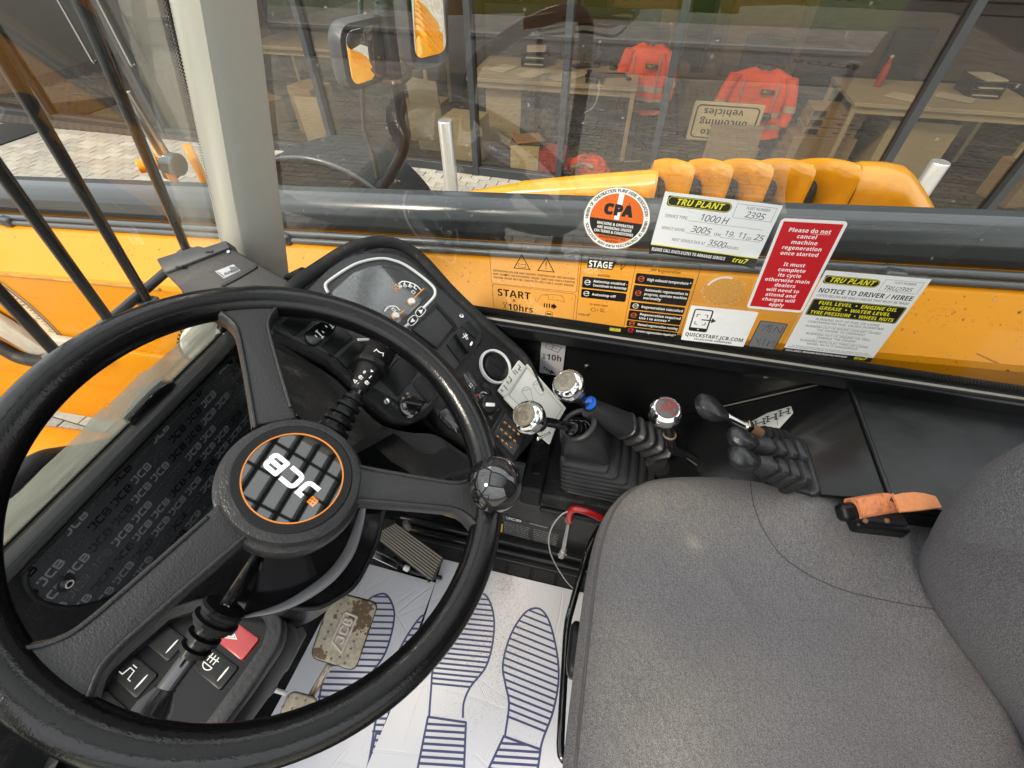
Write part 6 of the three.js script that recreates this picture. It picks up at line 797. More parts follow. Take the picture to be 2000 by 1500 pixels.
// ---- pedals
{
  const n = V(0.48, 0.87, 0.05).normalize(), p0 = onY(672, 1230, 1.205), F = frameN(p0, n, V(0, 0, -1)), cast = mat(rgb(1, 1, 1), 0.72, { bumpMap: texSoft, bumpScale: 0.0015, map: dataTex(256, (i, x, y) => { const a = nMid[((y * 2) % 512) * 512 + ((x * 2) % 512)], b = nSpeck[y * 512 + x]; return a > 0.62 ? [0.50 - 0.1 * b, 0.36, 0.26] : [0.70 + 0.25 * (a - 0.5) + 0.16 * (b - 0.5), 0.66 + 0.25 * (a - 0.5) + 0.16 * (b - 0.5), 0.58 + 0.25 * (a - 0.5) + 0.1 * (b - 0.5)]; }, true) });
  const mk = (label, pts, fr, c, top) => {
    const t = thing('brake_pedal', label, 'pedal', c), m = lifted(fr, 0.005); part(t, 'pad', prism(polyShape(outline(m, pts), 0.014), 0.007, m, 0.0028), cast); part(t, 'rim', prism(polyShape(outline(lifted(fr, -0.002), pts.map(([x, y]) => [x + (x - top[0]) * 0.03, y + (y - top[1]) * 0.03])), 0.015), 0.004, lifted(fr, -0.002), 0.001), mat(rgb(0.02, 0.02, 0.02), 0.6)); return t;
  };
  const t = mk('worn brake pedal with raised maker letters in full view', [[650, 1155], [739, 1178], [694, 1310], [606, 1283]], F, p0, [672, 1230]), fm = lifted(F, 0.0052);
  const o = outline(fm, [[672, 1230]])[0], ex = outline(fm, [[700, 1239]])[0], ang = Math.atan2(outline(fm, [[690, 1180]])[0][1] - outline(fm, [[655, 1258]])[0][1], outline(fm, [[690, 1180]])[0][0] - outline(fm, [[655, 1258]])[0][0]);
  const put = (g) => g.applyMatrix4(fm.clone().multiply(M4().makeTranslation(o[0], o[1], 0)).multiply(M4().makeRotationZ(ang)).multiply(M4().makeScale(1.18, 1.18, 1)));
  const castHi = mat(rgb(0.60, 0.55, 0.47), 0.6), bar = (pts, nm) => { const c = pts.map(([x, y]) => V(x, y, 0.0004)); part(t, nm, uvBox(put(tube(c, 0.0017, { n: pts.length * 6, rad: 8, tension: 0.2 }))), castHi); };
  bar([[-0.016, 0.005], [-0.010, 0.005], [-0.0095, 0.005], [-0.0095, -0.003], [-0.0105, -0.0055], [-0.0145, -0.0055], [-0.016, -0.004]], 'raised_letter'); bar([[0.004, 0.004], [0.0005, 0.0055], [-0.004, 0.004], [-0.0045, 0], [-0.004, -0.004], [0.0005, -0.0055], [0.004, -0.004]], 'raised_letter'); bar([[0.008, -0.0055], [0.008, 0.0055], [0.013, 0.005], [0.0135, 0.002], [0.011, 0.0002], [0.0085, 0], [0.012, -0.0002], [0.0145, -0.003], [0.013, -0.0055], [0.0082, -0.0055]], 'raised_letter');
  bar([[-0.026, -0.0095], [0.0195, -0.0095], [0.0205, -0.009], [0.0205, 0.007], [0.019, 0.0092], [-0.016, 0.0092], [-0.018, 0.008], [-0.026, -0.0088]], 'raised_border');
  const stud = new THREE.SphereGeometry(0.0018, 10, 6); for (let i = -4; i <= 4; i++) for (let j = -2; j <= 2; j++) { const x = i * 0.0092 + (j % 2) * 0.0046, y = j * 0.0098; if (x > -0.028 && x < 0.024 && Math.abs(y) < 0.012) continue; if (Math.abs(x) > 0.037 || Math.abs(y) > 0.021) continue; const g = stud.clone(); g.scale(1, 1, 0.35); g.translate(x, y, 0); part(t, 'stud', put(g), mat(rgb(0.2, 0.17, 0.13), 0.7)); }
  part(t, 'arm', rod(onY(644, 1298, 1.185), onY(604, 1366, 1.175), 0.0055), cast);
  const p1 = onY(580, 1400, 1.19), F1 = frameN(p1, n, V(0, 0, -1)), t2 = mk('worn brake pedal half hidden below the wheel rim', [[566, 1348], [624, 1364], [590, 1480], [520, 1462]], F1, p1, [575, 1410]);
  for (let i = 0; i < 12; i++) { const [x, y] = [[562, 1362], [578, 1364], [596, 1368], [552, 1380], [570, 1384], [590, 1390], [545, 1400], [565, 1405], [585, 1410], [604, 1376], [556, 1420], [580, 1425]][i], g = stud.clone(), q = outline(lifted(F1, 0.0052), [[x, y]])[0]; g.scale(1, 1, 0.35); g.translate(q[0], q[1], 0); g.applyMatrix4(lifted(F1, 0.0052)); part(t2, 'stud', g, mat(rgb(0.2, 0.17, 0.13), 0.7)); }
  part(t2, 'arm', rod(onY(560, 1355, 1.18), onY(528, 1345, 1.19), 0.0035), M.print);
}
{
  const n = V(0.62, 0.74, 0.26).normalize(), p0 = onY(800, 1065, 1.14), F = frameN(p0, n, V(0, 0, -1)), t = thing('throttle_pedal', 'ribbed long throttle pedal right of the column', 'pedal', p0);
  const C = [[722, 1040], [768, 1018], [868, 1090], [846, 1138]], rub = mat(rgb(0.05, 0.047, 0.042), 0.7, { bumpMap: texSoft, bumpScale: 0.001 });
  part(t, 'plate', prism(polyShape(outline(F, C), 0.004), 0.012, F, 0.002), rub);
  const L = (a, b, s) => [a[0] + (b[0] - a[0]) * s, a[1] + (b[1] - a[1]) * s], dusty = mat(rgb(0.26, 0.235, 0.19), 0.8, { bumpMap: texSoft, bumpScale: 0.001 });
  for (let i = 0; i < 9; i++) { const s = 0.06 + 0.88 * i / 8, a = L(C[0], C[1], s), b = L(C[3], C[2], s), q = (x) => { const k = outline(F, [x])[0]; return V(k[0], k[1], 0.0005).applyMatrix4(F); }; part(t, 'rib', rod(q(L(a, b, 0.05)), q(L(a, b, 0.96)), 0.0017, 0.0017, 8), dusty); }
  part(t, 'heel_block', prism(polyShape(outline(lifted(F, 0.003), [[726, 1030], [735, 1008], [775, 1016], [768, 1024], [728, 1046]]), 0.003), 0.014, lifted(F, 0.003), 0.002), M.rubber);
  part(t, 'lug', rod(onY(792, 1020, 1.17), onY(796, 1032, 1.15), 0.006, 0.009), mat(rgb(0.13, 0.115, 0.095), 0.6)); part(t, 'bracket', prism(polyShape(outline(lifted(F, -0.03), [[716, 1072], [730, 1070], [778, 1095], [776, 1112], [720, 1086]]), 0.003), 0.004, lifted(F, -0.03), 0.001), M.steel); part(t, 'cable_tie', rod(onY(790, 1108, 1.10), onY(798, 1112, 1.10), 0.006), M.print); part(t, 'cable', tube([onY(770, 1090, 1.10), onY(800, 1114, 1.09), onY(836, 1124, 1.08), onY(860, 1128, 1.07)], 0.0045), M.rubber); part(t, 'rivet', turned([[0, 0.002], [0.003, 0.002], [0.004, 0]], onY(838, 1134, 1.10), n, 12), M.steel);
}
// ---- printed paper mats on the floor
{
  const creaseTex = canvasTex(1024, 1024, (g, w) => { g.fillStyle = '#808080'; g.fillRect(0, 0, w, w); const r = rng(61); for (let i = 0; i < 46; i++) { const x = r() * w, y = r() * w, a = r() * 6.28, l = 80 + 420 * r(); for (let q = 0; q < 5; q++) { g.strokeStyle = q % 2 ? 'rgba(255,255,255,0.10)' : 'rgba(0,0,0,0.12)'; g.lineWidth = 14 - q * 2.6; g.beginPath(); g.moveTo(x + q, y); g.quadraticCurveTo(x + l * 0.5 * Math.cos(a) + 30 * (r() - 0.5), y + l * 0.5 * Math.sin(a), x + l * Math.cos(a + 0.1), y + l * Math.sin(a + 0.1)); g.stroke(); } } }, { repeat: true, linear: true }), paper = mat(rgb(0.63, 0.63, 0.66), 0.7, { bumpMap: creaseTex, bumpScale: 0.004 }), ink = '#41466c';
  const shoe = (g, k, right, left, heel, n0, y0, y1, sk) => { g.strokeStyle = ink; g.lineWidth = k.S * 0.0036; g.lineJoin = 'round'; k.smooth(left.slice().reverse().concat(right)); g.stroke(); g.save(); k.smooth(left.slice().reverse().concat(right), true); g.clip(); g.lineWidth = k.S * 0.0034; for (let i = 0; i < n0; i++) { const y = y0 + (y1 - y0) * i / (n0 - 1); k.path([[left[0][0] - 150, y - 150 * sk], [right[right.length - 1][0] + 200, y + 200 * sk]]); g.stroke(); } g.restore(); if (heel) { k.path(heel, true); g.stroke(); g.save(); k.path(heel, true); g.clip(); for (let i = 0; i < 7; i++) { const y = heel[0][1] + 14 + i * 13; k.path([[heel[0][0] - 60, y - 4], [heel[0][0] + 160, y + 10]]); g.stroke(); } g.restore(); } };
  const mud = (g, k, n, cx, cy, sx, sy, seed, a) => { const r = rng(seed); for (let i = 0; i < n; i++) { const x = cx + sx * (r() + r() + r() - 1.5), y = cy + sy * (r() + r() + r() - 1.5), c = k.C(x, y); g.fillStyle = `rgba(${120 + 40 * r()},${98 + 30 * r()},${70 + 30 * r()},${a * r()})`; g.fillRect(c[0], c[1], 1 + 5 * r() * r(), 1 + 4 * r() * r()); } };
  const mk = (label, pts, y, px, W, draw) => { const F = frameN(V(0, y, 0), V(0, 1, 0), onY(px[1][0], px[1][1], y).sub(onY(px[0][0], px[0][1], y))), t = thing('paper_mat', label, 'paper mat', onY(...pts[0], y)); part(t, 'sheet', uvBox(prism(polyShape(outline(F, pts)), 0.0012, F, 0.0002), 0.42), paper); const p = printOn(F, pts, W, draw, 0.0003); part(t, 'print', p.geo, p.mat); };
  mk('white paper mat with a shoe print beneath the brake pedals', [[690, 1093], [850, 1138], [780, 1330], [700, 1560], [440, 1560], [560, 1342]], 1.0575, [[690, 1093], [850, 1138]], 1024, (g, k) => { shoe(g, k, [[751, 1160], [760, 1168], [770, 1195], [764, 1240], [750, 1280], [715, 1330], [690, 1380]], [[736, 1162], [722, 1170], [700, 1200], [660, 1270], [633, 1322], [618, 1400]], null, 20, 1165, 1400, 0.02); shoe(g, k, [[830, 1205], [842, 1230], [830, 1300], [800, 1360], [760, 1480]], [[826, 1202], [806, 1225], [770, 1290], [740, 1380], [722, 1480]], [[735, 1432], [790, 1440], [770, 1530], [712, 1520]], 18, 1215, 1430, 0.02); mud(g, k, 900, 740, 1140, 90, 40, 5, 0.25); });
  mk('white paper mat with two muddy shoe prints beside the seat', [[865, 1092], [1200, 1172], [1190, 1600], [690, 1560], [800, 1300]], 1.0598, [[865, 1092], [1200, 1172]], 1500, (g, k) => { shoe(g, k, [[946, 1161], [957, 1176], [965, 1211], [961, 1262], [948, 1304], [918, 1343], [906, 1372], [904, 1402]], [[930, 1161], [918, 1168], [900, 1190], [868, 1250], [846, 1305], [842, 1345], [838, 1402]], [[836, 1400], [910, 1411], [906, 1510], [815, 1505]], 18, 1168, 1342, 0.09); shoe(g, k, [[1053, 1189], [1068, 1204], [1086, 1265], [1091, 1325], [1080, 1390], [1060, 1445], [1054, 1470]], [[1036, 1190], [1020, 1203], [996, 1244], [982, 1301], [987, 1336], [994, 1372], [986, 1440]], [[984, 1438], [1056, 1464], [1046, 1530], [955, 1500]], 17, 1196, 1420, 0.42); mud(g, k, 9000, 985, 1230, 60, 120, 8, 0.8); mud(g, k, 1800, 930, 1260, 40, 90, 12, 0.9); mud(g, k, 1500, 990, 1140, 22, 30, 31, 1); mud(g, k, 1600, 960, 1390, 120, 60, 19, 0.6); });
}
// ---- driver's seat
{
  const cx = 0.305, cz = -0.125, hx = 0.262, hz = 0.270, P = 4.2, taper = (u) => 1 - 0.17 * Math.max(0, u) ** 1.3, seam = [];
  const height = (u, v, x, z) => { const r = Math.max(Math.abs(u), Math.abs(v)), s = (a, b, q) => { q = Math.min(1, Math.max(0, (q - a) / (b - a))); return q * q * (3 - 2 * q); }; let y = 1.505 + (0.045 + 0.012 * s(0, 0.6, u)) * s(0.35, 0.80, Math.abs(v)) * s(-0.75, 0.0, u) + 0.012 * s(-0.2, -0.8, u) - 0.010 * Math.exp(-((u - 0.25) ** 2 + v * v) / 0.12); y -= 0.012 * s(0.55, 0.95, u); const t = Math.max(0, (r - 0.78) / 0.22); y -= 0.055 * (1 - Math.sqrt(Math.max(0, 1 - t * t))); y += 0.0015 * Math.sin(9 * u + 4 * v) * Math.sin(6 * v - 3 * u) - 0.005 * Math.exp(-(((u * 0.8 - v * 0.6) - 0.1) ** 2) / 0.02) * s(0.1, 0.5, u); if (seam.length && x > seam[0].x) { let sz = null; for (let i = 1; i < seam.length; i++) if (seam[i].x >= x) { sz = seam[i].z; break; } if (sz !== null) y += 0.011 * s(0, 0.035, sz - z) * s(0, 0.04, x - seam[0].x) * (1 - s(0.8, 1, r)); } for (const q of seam) { const d2 = (x - q.x) ** 2 + (z - q.z) ** 2; if (d2 < 0.0004) { y -= 0.0055 * Math.exp(-d2 / 0.00002); break; } } return y; };
  const inv = (x, z) => { const U = (x - cx) / hx, W = (z - cz) / (hz * taper(U)), m = Math.max(Math.abs(U), Math.abs(W), 1e-6), k = (Math.abs(U) ** P + Math.abs(W) ** P) ** (1 / P) / m; return [U * k, W * k]; };
  const top = (x, z) => { const [u, v] = inv(x, z); return height(Math.max(-1, Math.min(1, u)), Math.max(-1, Math.min(1, v)), x, z); };
  const drop = (px, py) => { let p = onY(px, py, 1.52); for (let i = 0; i < 7; i++) p = onY(px, py, top(p.x, p.z)); return p; };
  const sp = new THREE.CatmullRomCurve3([[1462, 928], [1467, 960], [1480, 1010], [1520, 1078], [1575, 1120], [1640, 1150], [1740, 1175], [1850, 1192], [1950, 1218]].map(([x, y]) => drop(x, y))).getPoints(220); seam.push(...sp);
  const nf = tileNoise(512, 64, 71, 3), cloth = dataTex(512, (i, x, y) => { const a = nf[((y + x) % 512) * 512 + ((x * 2 - y + 1024) % 512)], b = nSpeck[i], v = 0.372 + 0.26 * (a - 0.5) + 0.10 * (b - 0.5); return [v * 1.0, v * 0.99, v * 1.03]; }, true), clothB = dataTex(512, (i, x, y) => grey(nf[((y + x) % 512) * 512 + ((x * 2 - y + 1024) % 512)]));
  const fab = mat(rgb(1, 1, 1), 0.92, { map: cloth, bumpMap: clothB, bumpScale: 0.0016, sheen: 0.25, sheenRoughness: 0.6, sheenColor: rgb(0.5, 0.5, 0.55), vertexColors: true });
  const NU = 200, map = (u, v) => { const m = Math.max(Math.abs(u), Math.abs(v), 1e-6), k = m / Math.max((Math.abs(u) ** P + Math.abs(v) ** P) ** (1 / P), 1e-6), U = u * k, W = v * k; return [cx + hx * U, cz + hz * taper(U) * W]; };
  const tint = (g) => { const p = g.attributes.position, c = new Float32Array(p.count * 3), spots = [[drop(1290, 955), 0.055, 1], [drop(1310, 1440), 0.05, 0.8], [drop(1560, 990), 0.03, 0.3], [drop(1355, 1062), 0.006, 0.8], [drop(1200, 1250), 0.03, 0.35], [drop(1450, 1330), 0.03, 0.25], [drop(1650, 1080), 0.02, 0.3]]; for (let i = 0; i < p.count; i++) { const x = p.getX(i), z = p.getZ(i); let d = 0; for (const [q, r, a] of spots) d += a * Math.exp(-((x - q.x) ** 2 + (z - q.z) ** 2) / (2 * r * r)); const n = nMid[(((x + 1) * 1500) & 511) * 512 + (((z + 1) * 1500) & 511)], s = nSpeck[(((x + 1) * 3100) & 511) * 512 + (((z + 1) * 3100) & 511)]; d = Math.min(1.1, d) * (0.35 + 0.9 * n + 1.0 * (s - 0.5)); c[i * 3] = 1 + 0.8 * d; c[i * 3 + 1] = 1 + 0.73 * d; c[i * 3 + 2] = 1 + 0.38 * d; } g.setAttribute('color', new THREE.BufferAttribute(c, 3)); return g; };
  const t = thing('driver_seat', 'grey cloth driver seat with dusty front edge', 'seat', V(cx, 1.05, cz));
  const cg = sheet(NU, NU, (a, b) => { const u = a * 2 - 1, v = 1 - b * 2, [x, z] = map(u, v); return V(x, height(u, v, x, z), z); }); { const uv = cg.attributes.uv, p = cg.attributes.position; for (let i = 0; i < uv.count; i++) uv.setXY(i, p.getX(i) / 0.075, p.getZ(i) / 0.075); } part(t, 'cushion', tint(cg), fab);
  const edge = Array.from({ length: 160 }, (_, i) => { const q = i / 160 * 4, s = Math.floor(q), f = (q - s) * 2 - 1, [u, v] = [[f, 1], [1, -f], [-f, -1], [-1, f]][s], [x, z] = map(u, v); return V(x, height(u, v, x, z), z); });
  const ev = new THREE.CatmullRomCurve3(edge, true), sk = sheet(240, 4, (a, b) => { const p = ev.getPoint(a); return V(p.x + (cx - p.x) * 0.05 * b * b, p.y - 0.085 * b, p.z + (cz - p.z) * 0.05 * b * b); }); { const uv = sk.attributes.uv; for (let i = 0; i < uv.count; i++) uv.setXY(i, uv.getX(i) * 22, uv.getY(i) * 1.2); } part(t, 'cushion_side', tint(sk), fab);
  part(t, 'piping', tube(Array.from({ length: 120 }, (_, i) => { const q = i / 120 * 4, s = Math.floor(q), f = (q - s) * 2 - 1, k = 0.965, [u, v] = [[f * k, k], [k, -f * k], [-f * k, -k], [-k, f * k]][s], [x, z] = map(u, v); return V(x, height(u, v, x, z) + 0.0005, z); }), 0.0021, { closed: true, n: 400, rad: 8 }), mat(rgb(0.085, 0.083, 0.085), 0.9, { bumpMap: texGrain, bumpScale: 0.001 }));
  part(t, 'seam_shade_line', tube(sp.filter((_, i) => i % 4 === 0).map((p) => V(p.x, top(p.x, p.z) + 0.0002, p.z)), 0.0006, { n: 200, rad: 5 }), mat(rgb(0.045, 0.044, 0.046), 0.95));  // thread darkened to stand for the shade down in the seam groove
  // backrest: a winged, leaning cushion
  const bc = V(0.565, 1.842, -0.11), bu = V(0.24, 0.97, 0), bn = V(-0.97, 0.24, 0), bh = 0.37, bw = 0.235, bp = 3.2, S = (a, b, q) => { q = Math.min(1, Math.max(0, (q - a) / (b - a))); return q * q * (3 - 2 * q); };
  const bk = sheet(120, 120, (a, b) => { const u = b * 2 - 1, v = a * 2 - 1, m = Math.max(Math.abs(u), Math.abs(v), 1e-6), k = m / Math.max((Math.abs(u) ** bp + Math.abs(v) ** bp) ** (1 / bp), 1e-6), U = u * k, W = v * k, r = m, e = Math.max(0, (r - 0.66) / 0.34); const d = 0.075 + 0.105 * S(0.15, 0.85, Math.abs(v)) - 0.12 * (1 - Math.sqrt(Math.max(0, 1 - e * e))) + 0.02 * Math.exp(-((u + 0.5) ** 2) / 0.1); return bc.clone().addScaledVector(bu, bh * U).addScaledVector(V(0, 0, 1), -bw * W).addScaledVector(bn, d); });
  { const uv = bk.attributes.uv; for (let i = 0; i < uv.count; i++) uv.setXY(i, uv.getX(i) * 6.5, uv.getY(i) * 10); } const ones = (g) => { g.setAttribute('color', new THREE.BufferAttribute(new Float32Array(g.attributes.position.count * 3).fill(0.92), 3)); return g; }; part(t, 'backrest', ones(bk), fab);
  part(t, 'backrest_shell', box(0.05, 0.74, 0.46, bc.clone().addScaledVector(bn, -0.055), 0.02, M4().makeRotationZ(-0.243)), M.plastic);
  part(t, 'seat_pan', box(0.44, 0.05, 0.40, V(cx + 0.02, 1.40, cz), 0.015), M.plastic); part(t, 'suspension', box(0.36, 0.28, 0.32, V(cx + 0.03, 1.215, cz), 0.03), M.rubber);
  // slide bar and tilt lever at the front
  part(t, 'slide_bar', tube([onY(1172, 1030, 1.36), onY(1150, 1072, 1.355), onY(1118, 1180, 1.345), onY(1108, 1225, 1.34), onY(1103, 1300, 1.335), onY(1096, 1420, 1.335), onY(1095, 1462, 1.335), onY(1101, 1482, 1.335), onY(1135, 1500, 1.335)], 0.0052, { n: 110 }), M.gloss);
  part(t, 'tilt_handle', loft([[1128, 1216, 0.5], [1126, 1226, 0.9], [1124, 1260, 1], [1120, 1300, 1], [1119, 1318, 0.85], [1118, 1326, 0.5]].map(([x, y, k]) => rr(onY(x, y, 1.385), V(1, 0, 0), V(0, 1, 0), 0.009 * k, 0.014 * k, 0.007)), 0.7), M.plasticSmooth);
}
// ---- seat belt buckle with its orange sleeve
{
  const w = (x, y, h = 1.600) => onY(x, y, h), t = thing('belt_buckle', 'black seat belt buckle with an orange webbing sleeve behind the cushion', 'buckle', w(1710, 1030, 1.54)), og = mat(rgb(0.62, 0.22, 0.09), 0.85, { bumpMap: texGrain, bumpScale: 0.0015, map: texBlockDust() });
  const c = w(1705, 990), dx = w(1770, 975).sub(w(1650, 995)).normalize(), up = V(0, 0.85, 0.5).addScaledVector(dx, -dx.dot(V(0, 0.85, 0.5))).normalize(), f = frameN(c, up, dx);
  part(t, 'body', box(0.058, 0.019, 0.016, V(), 0.006, f.clone().multiply(M4().setPosition(-0.006, -0.002, -0.008))), M.plasticSmooth); part(t, 'sleeve', loft([-1, -0.9, 0.9, 1].map((s) => rr(V(0.0225 * s + 0.004, 0.001, -0.006), V(0, 1, 0), V(0, 0, 1), 0.0108, 0.0100, 0.005).map((p) => p.applyMatrix4(f))), 0.5), og);
  part(t, 'base', box(0.056, 0.018, 0.022, w(1712, 1022, 1.582), 0.004, M4().makeRotationY(0.1)), M.plasticSmooth); part(t, 'slot_frame', box(0.054, 0.01, 0.014, w(1712, 1012, 1.59), 0.002, M4().makeRotationY(0.1)), M.rubber); for (const x of [1690, 1732]) part(t, 'rivet', ball(w(x, 1017, 1.595), 0.003, 1, 1, 1, 10), M.rust);
  part(t, 'webbing', loft([[1750, 984, 0.0105], [1770, 981, 0.0115], [1792, 979, 0.0115], [1812, 979, 0.010], [1832, 981, 0.0075]].map(([x, y, k], i) => rr(w(x, y, 1.618 - 0.001 * i), V(0, 0.1, 0.99).normalize(), V(0, 0.99, -0.1).normalize(), k, 0.0013, 0.001)), 0.6), mat(rgb(0.68, 0.26, 0.10), 0.85, { bumpMap: texGrain, bumpScale: 0.001 }));
}
function texBlockDust() { return dataTex(256, (i, x, y) => { const s = nSpeck[y * 512 + x], v = s > 0.7 ? 0.85 : 1; return [v, v, v]; }, true); }
// ---- monitor on the pillar foot, with its cable
{
  const n = V(0.12, 0.80, 0.58).normalize(), F = frameN(onZ(440, 530, -0.405), n, V(1, 0, 0)), t = thing('display_unit', 'flat black display unit with a paper label mounted at the pillar foot', 'display unit', onZ(440, 545, -0.42)), dark = mat(rgb(0.016, 0.016, 0.017), 0.5, { bumpMap: texGrain, bumpScale: 0.0002 });
  part(t, 'case', prism(polyShape(outline(F, [[318, 531], [446, 482], [562, 548], [556, 600], [368, 600], [352, 565]]), 0.004), 0.02, F, 0.002), dark);
  part(t, 'front_bezel', prism(polyShape(outline(lifted(F, 0.004), [[304, 505], [386, 479], [396, 483], [441, 469], [449, 484], [320, 534]]), 0.003), 0.020, lifted(F, 0.004), 0.002), mat(rgb(0.05, 0.052, 0.054), 0.5, { bumpMap: texGrain, bumpScale: 0.0002 }));
  for (const [x, y] of [[350, 521], [409, 492]]) part(t, 'vent_slot', box(0.010, 0.0025, 0.002, onPlane(x, y, V().setFromMatrixPosition(F).addScaledVector(n, 0.0045), n), 0.0008, frameN(V(), n, onZ(441, 469, -0.4).sub(onZ(318, 531, -0.4)))), M.rubber);
  part(t, 'ridge', tube([[436, 558], [470, 540], [500, 522]].map(([x, y]) => onPlane(x, y, V().setFromMatrixPosition(F), n)), 0.0025), dark); part(t, 'screw', turned([[0, 0.001], [0.002, 0.0015], [0.0025, 0]], onPlane(447, 492, V().setFromMatrixPosition(F), n), n, 12), M.steel);
  const l = thing('paper_label', 'small white printed label on the flat black display unit', 'label', onPlane(445, 530, V().setFromMatrixPosition(F), n)); part(l, 'paper', prism(polyShape(outline(lifted(F, 0.0006), [[420, 530], [456, 516], [470, 528], [437, 544]])), 0.0005, lifted(F, 0.0006), 0.0001), mat(rgb(0.42, 0.44, 0.47), 0.6));
  const p = printOn(lifted(F, 0.0007), [[418, 514], [472, 514], [472, 546], [418, 546]], 256, (g, k) => { g.fillStyle = g.strokeStyle = '#222'; k.text('RUN', 446, 533, 10, -4, 0.005); g.lineWidth = k.S * 0.0005; for (let i = 0; i < 9; i++) { k.path([[448 + i * 1.7, 521 - i * 0.1 + (i % 2)], [455 + i * 1.5, 533 - i * 0.6]]); g.stroke(); } g.lineWidth = k.S * 0.0008; k.path([[425, 531], [438, 541]]); g.stroke(); }); part(l, 'print', p.geo, p.mat);
  const c = thing('monitor_cable', 'black cable with a thick ferrite sleeve running to the dashboard', 'cable', onZ(580, 540, -0.43)), w = (x, y) => onZ(x, y, -0.43); part(c, 'cable', tube([w(530, 560), w(556, 548), w(568, 542), w(590, 530), w(612, 522), w(640, 516), w(665, 520)], 0.0022, { n: 60, rad: 8 }), M.rubber); part(c, 'ferrite', rod(w(562, 548), w(596, 532), 0.0078, 0.0078, 24, 0.3), M.plasticSmooth); part(c, 'strain_relief', rod(w(550, 552), w(562, 547), 0.003, 0.005), M.rubber);
}
// ================================================================ STICKERS ON THE SIDE WINDOW AND WALL
const fit = (g, s, x, y, max, font) => { g.font = font; g.fillText(s, x, y, max); };
function sticker(label, cx, cy, w, h, rot, pw, draw, o = {}) {
  const ph = Math.round(pw * h / w), z = o.z ?? WIN + 0.0008, m = M4().makeRotationZ(rot * Math.PI / 180).setPosition(cx, cy, z), t = canvasTex(pw, ph, (g) => { g.clearRect(0, 0, pw, ph); g.textBaseline = 'alphabetic'; draw(g, pw, ph); if (o.grime !== false) { const r = rng(Math.round(cx * 9000 + cy * 777) + 5); g.globalCompositeOperation = 'source-atop'; for (let i = 0; i < 260; i++) { g.fillStyle = `rgba(${110 + 40 * r()},${100 + 30 * r()},${80 + 30 * r()},${0.30 * r()})`; g.beginPath(); g.ellipse(r() * pw, r() * ph, 0.6 + 4 * r() * r(), 0.6 + 3 * r() * r(), r() * 3, 0, 7); g.fill(); } for (let i = 0; i < 9; i++) { g.strokeStyle = `rgba(120,115,105,${0.2 + 0.2 * r()})`; g.lineWidth = 1 + 1.5 * r(); const x = r() * pw, y = r() * ph; g.beginPath(); g.moveTo(x, y); g.quadraticCurveTo(x + 40 * (r() - 0.5), y + 30 * r(), x + 120 * (r() - 0.5), y + 60 * r()); g.stroke(); } g.globalCompositeOperation = 'source-over'; } });
  const g = sheet(12, 8, (u, v) => { const a = (u - 0.5) * w, b = (v - 0.5) * h, k = o.curl ? Math.max(0, (u - 0.9) * 10) * Math.max(0, (0.12 - v) * 8) * 0.006 + Math.max(0, (0.06 - u) * 16) * Math.max(0, (0.1 - v) * 10) * 0.004 + 0.0002 * Math.sin(u * 23 + v * 11) : 0; return V(a, b, k).applyMatrix4(m); });
  return single('sticker', g, mat(rgb(1, 1, 1), o.rough ?? 0.5, { map: t, transparent: true, side: THREE.DoubleSide, bumpMap: texSoft, bumpScale: 0.0007, clearcoat: o.coat ?? 0.3, clearcoatRoughness: 0.25 }), label, 'sticker');
}
const pill = (g, x, y, w, h, text, sk = 0) => { g.save(); g.translate(x, y); g.fillStyle = '#151512'; g.beginPath(); g.roundRect(0, 0, w, h, [h * 0.12, h * 0.5, h * 0.5, h * 0.3]); g.fill(); g.strokeStyle = '#d8d227'; g.lineWidth = h * 0.06; g.beginPath(); g.roundRect(h * 0.08, h * 0.08, w - h * 0.16, h * 0.84, h * 0.4); g.stroke(); g.fillStyle = '#e6e02c'; g.textAlign = 'center'; fit(g, text, w * 0.5, h * 0.78, w * 0.84, `italic bold ${h * 0.82}px sans-serif`); g.restore(); };
const hand = (g, s, x, y, sz) => { g.save(); g.translate(x, y); g.transform(1, 0, -0.22, 1, 0, 0); g.fillStyle = '#26282c'; g.font = `${sz}px sans-serif`; let q = 0; [...s].forEach((c, i) => { g.save(); g.translate(q, (i % 2) * sz * 0.05); g.rotate(((i * 37) % 7 - 3) * 0.03); g.fillText(c, 0, 0); g.restore(); q += g.measureText(c).width * 0.92; }); g.restore(); };
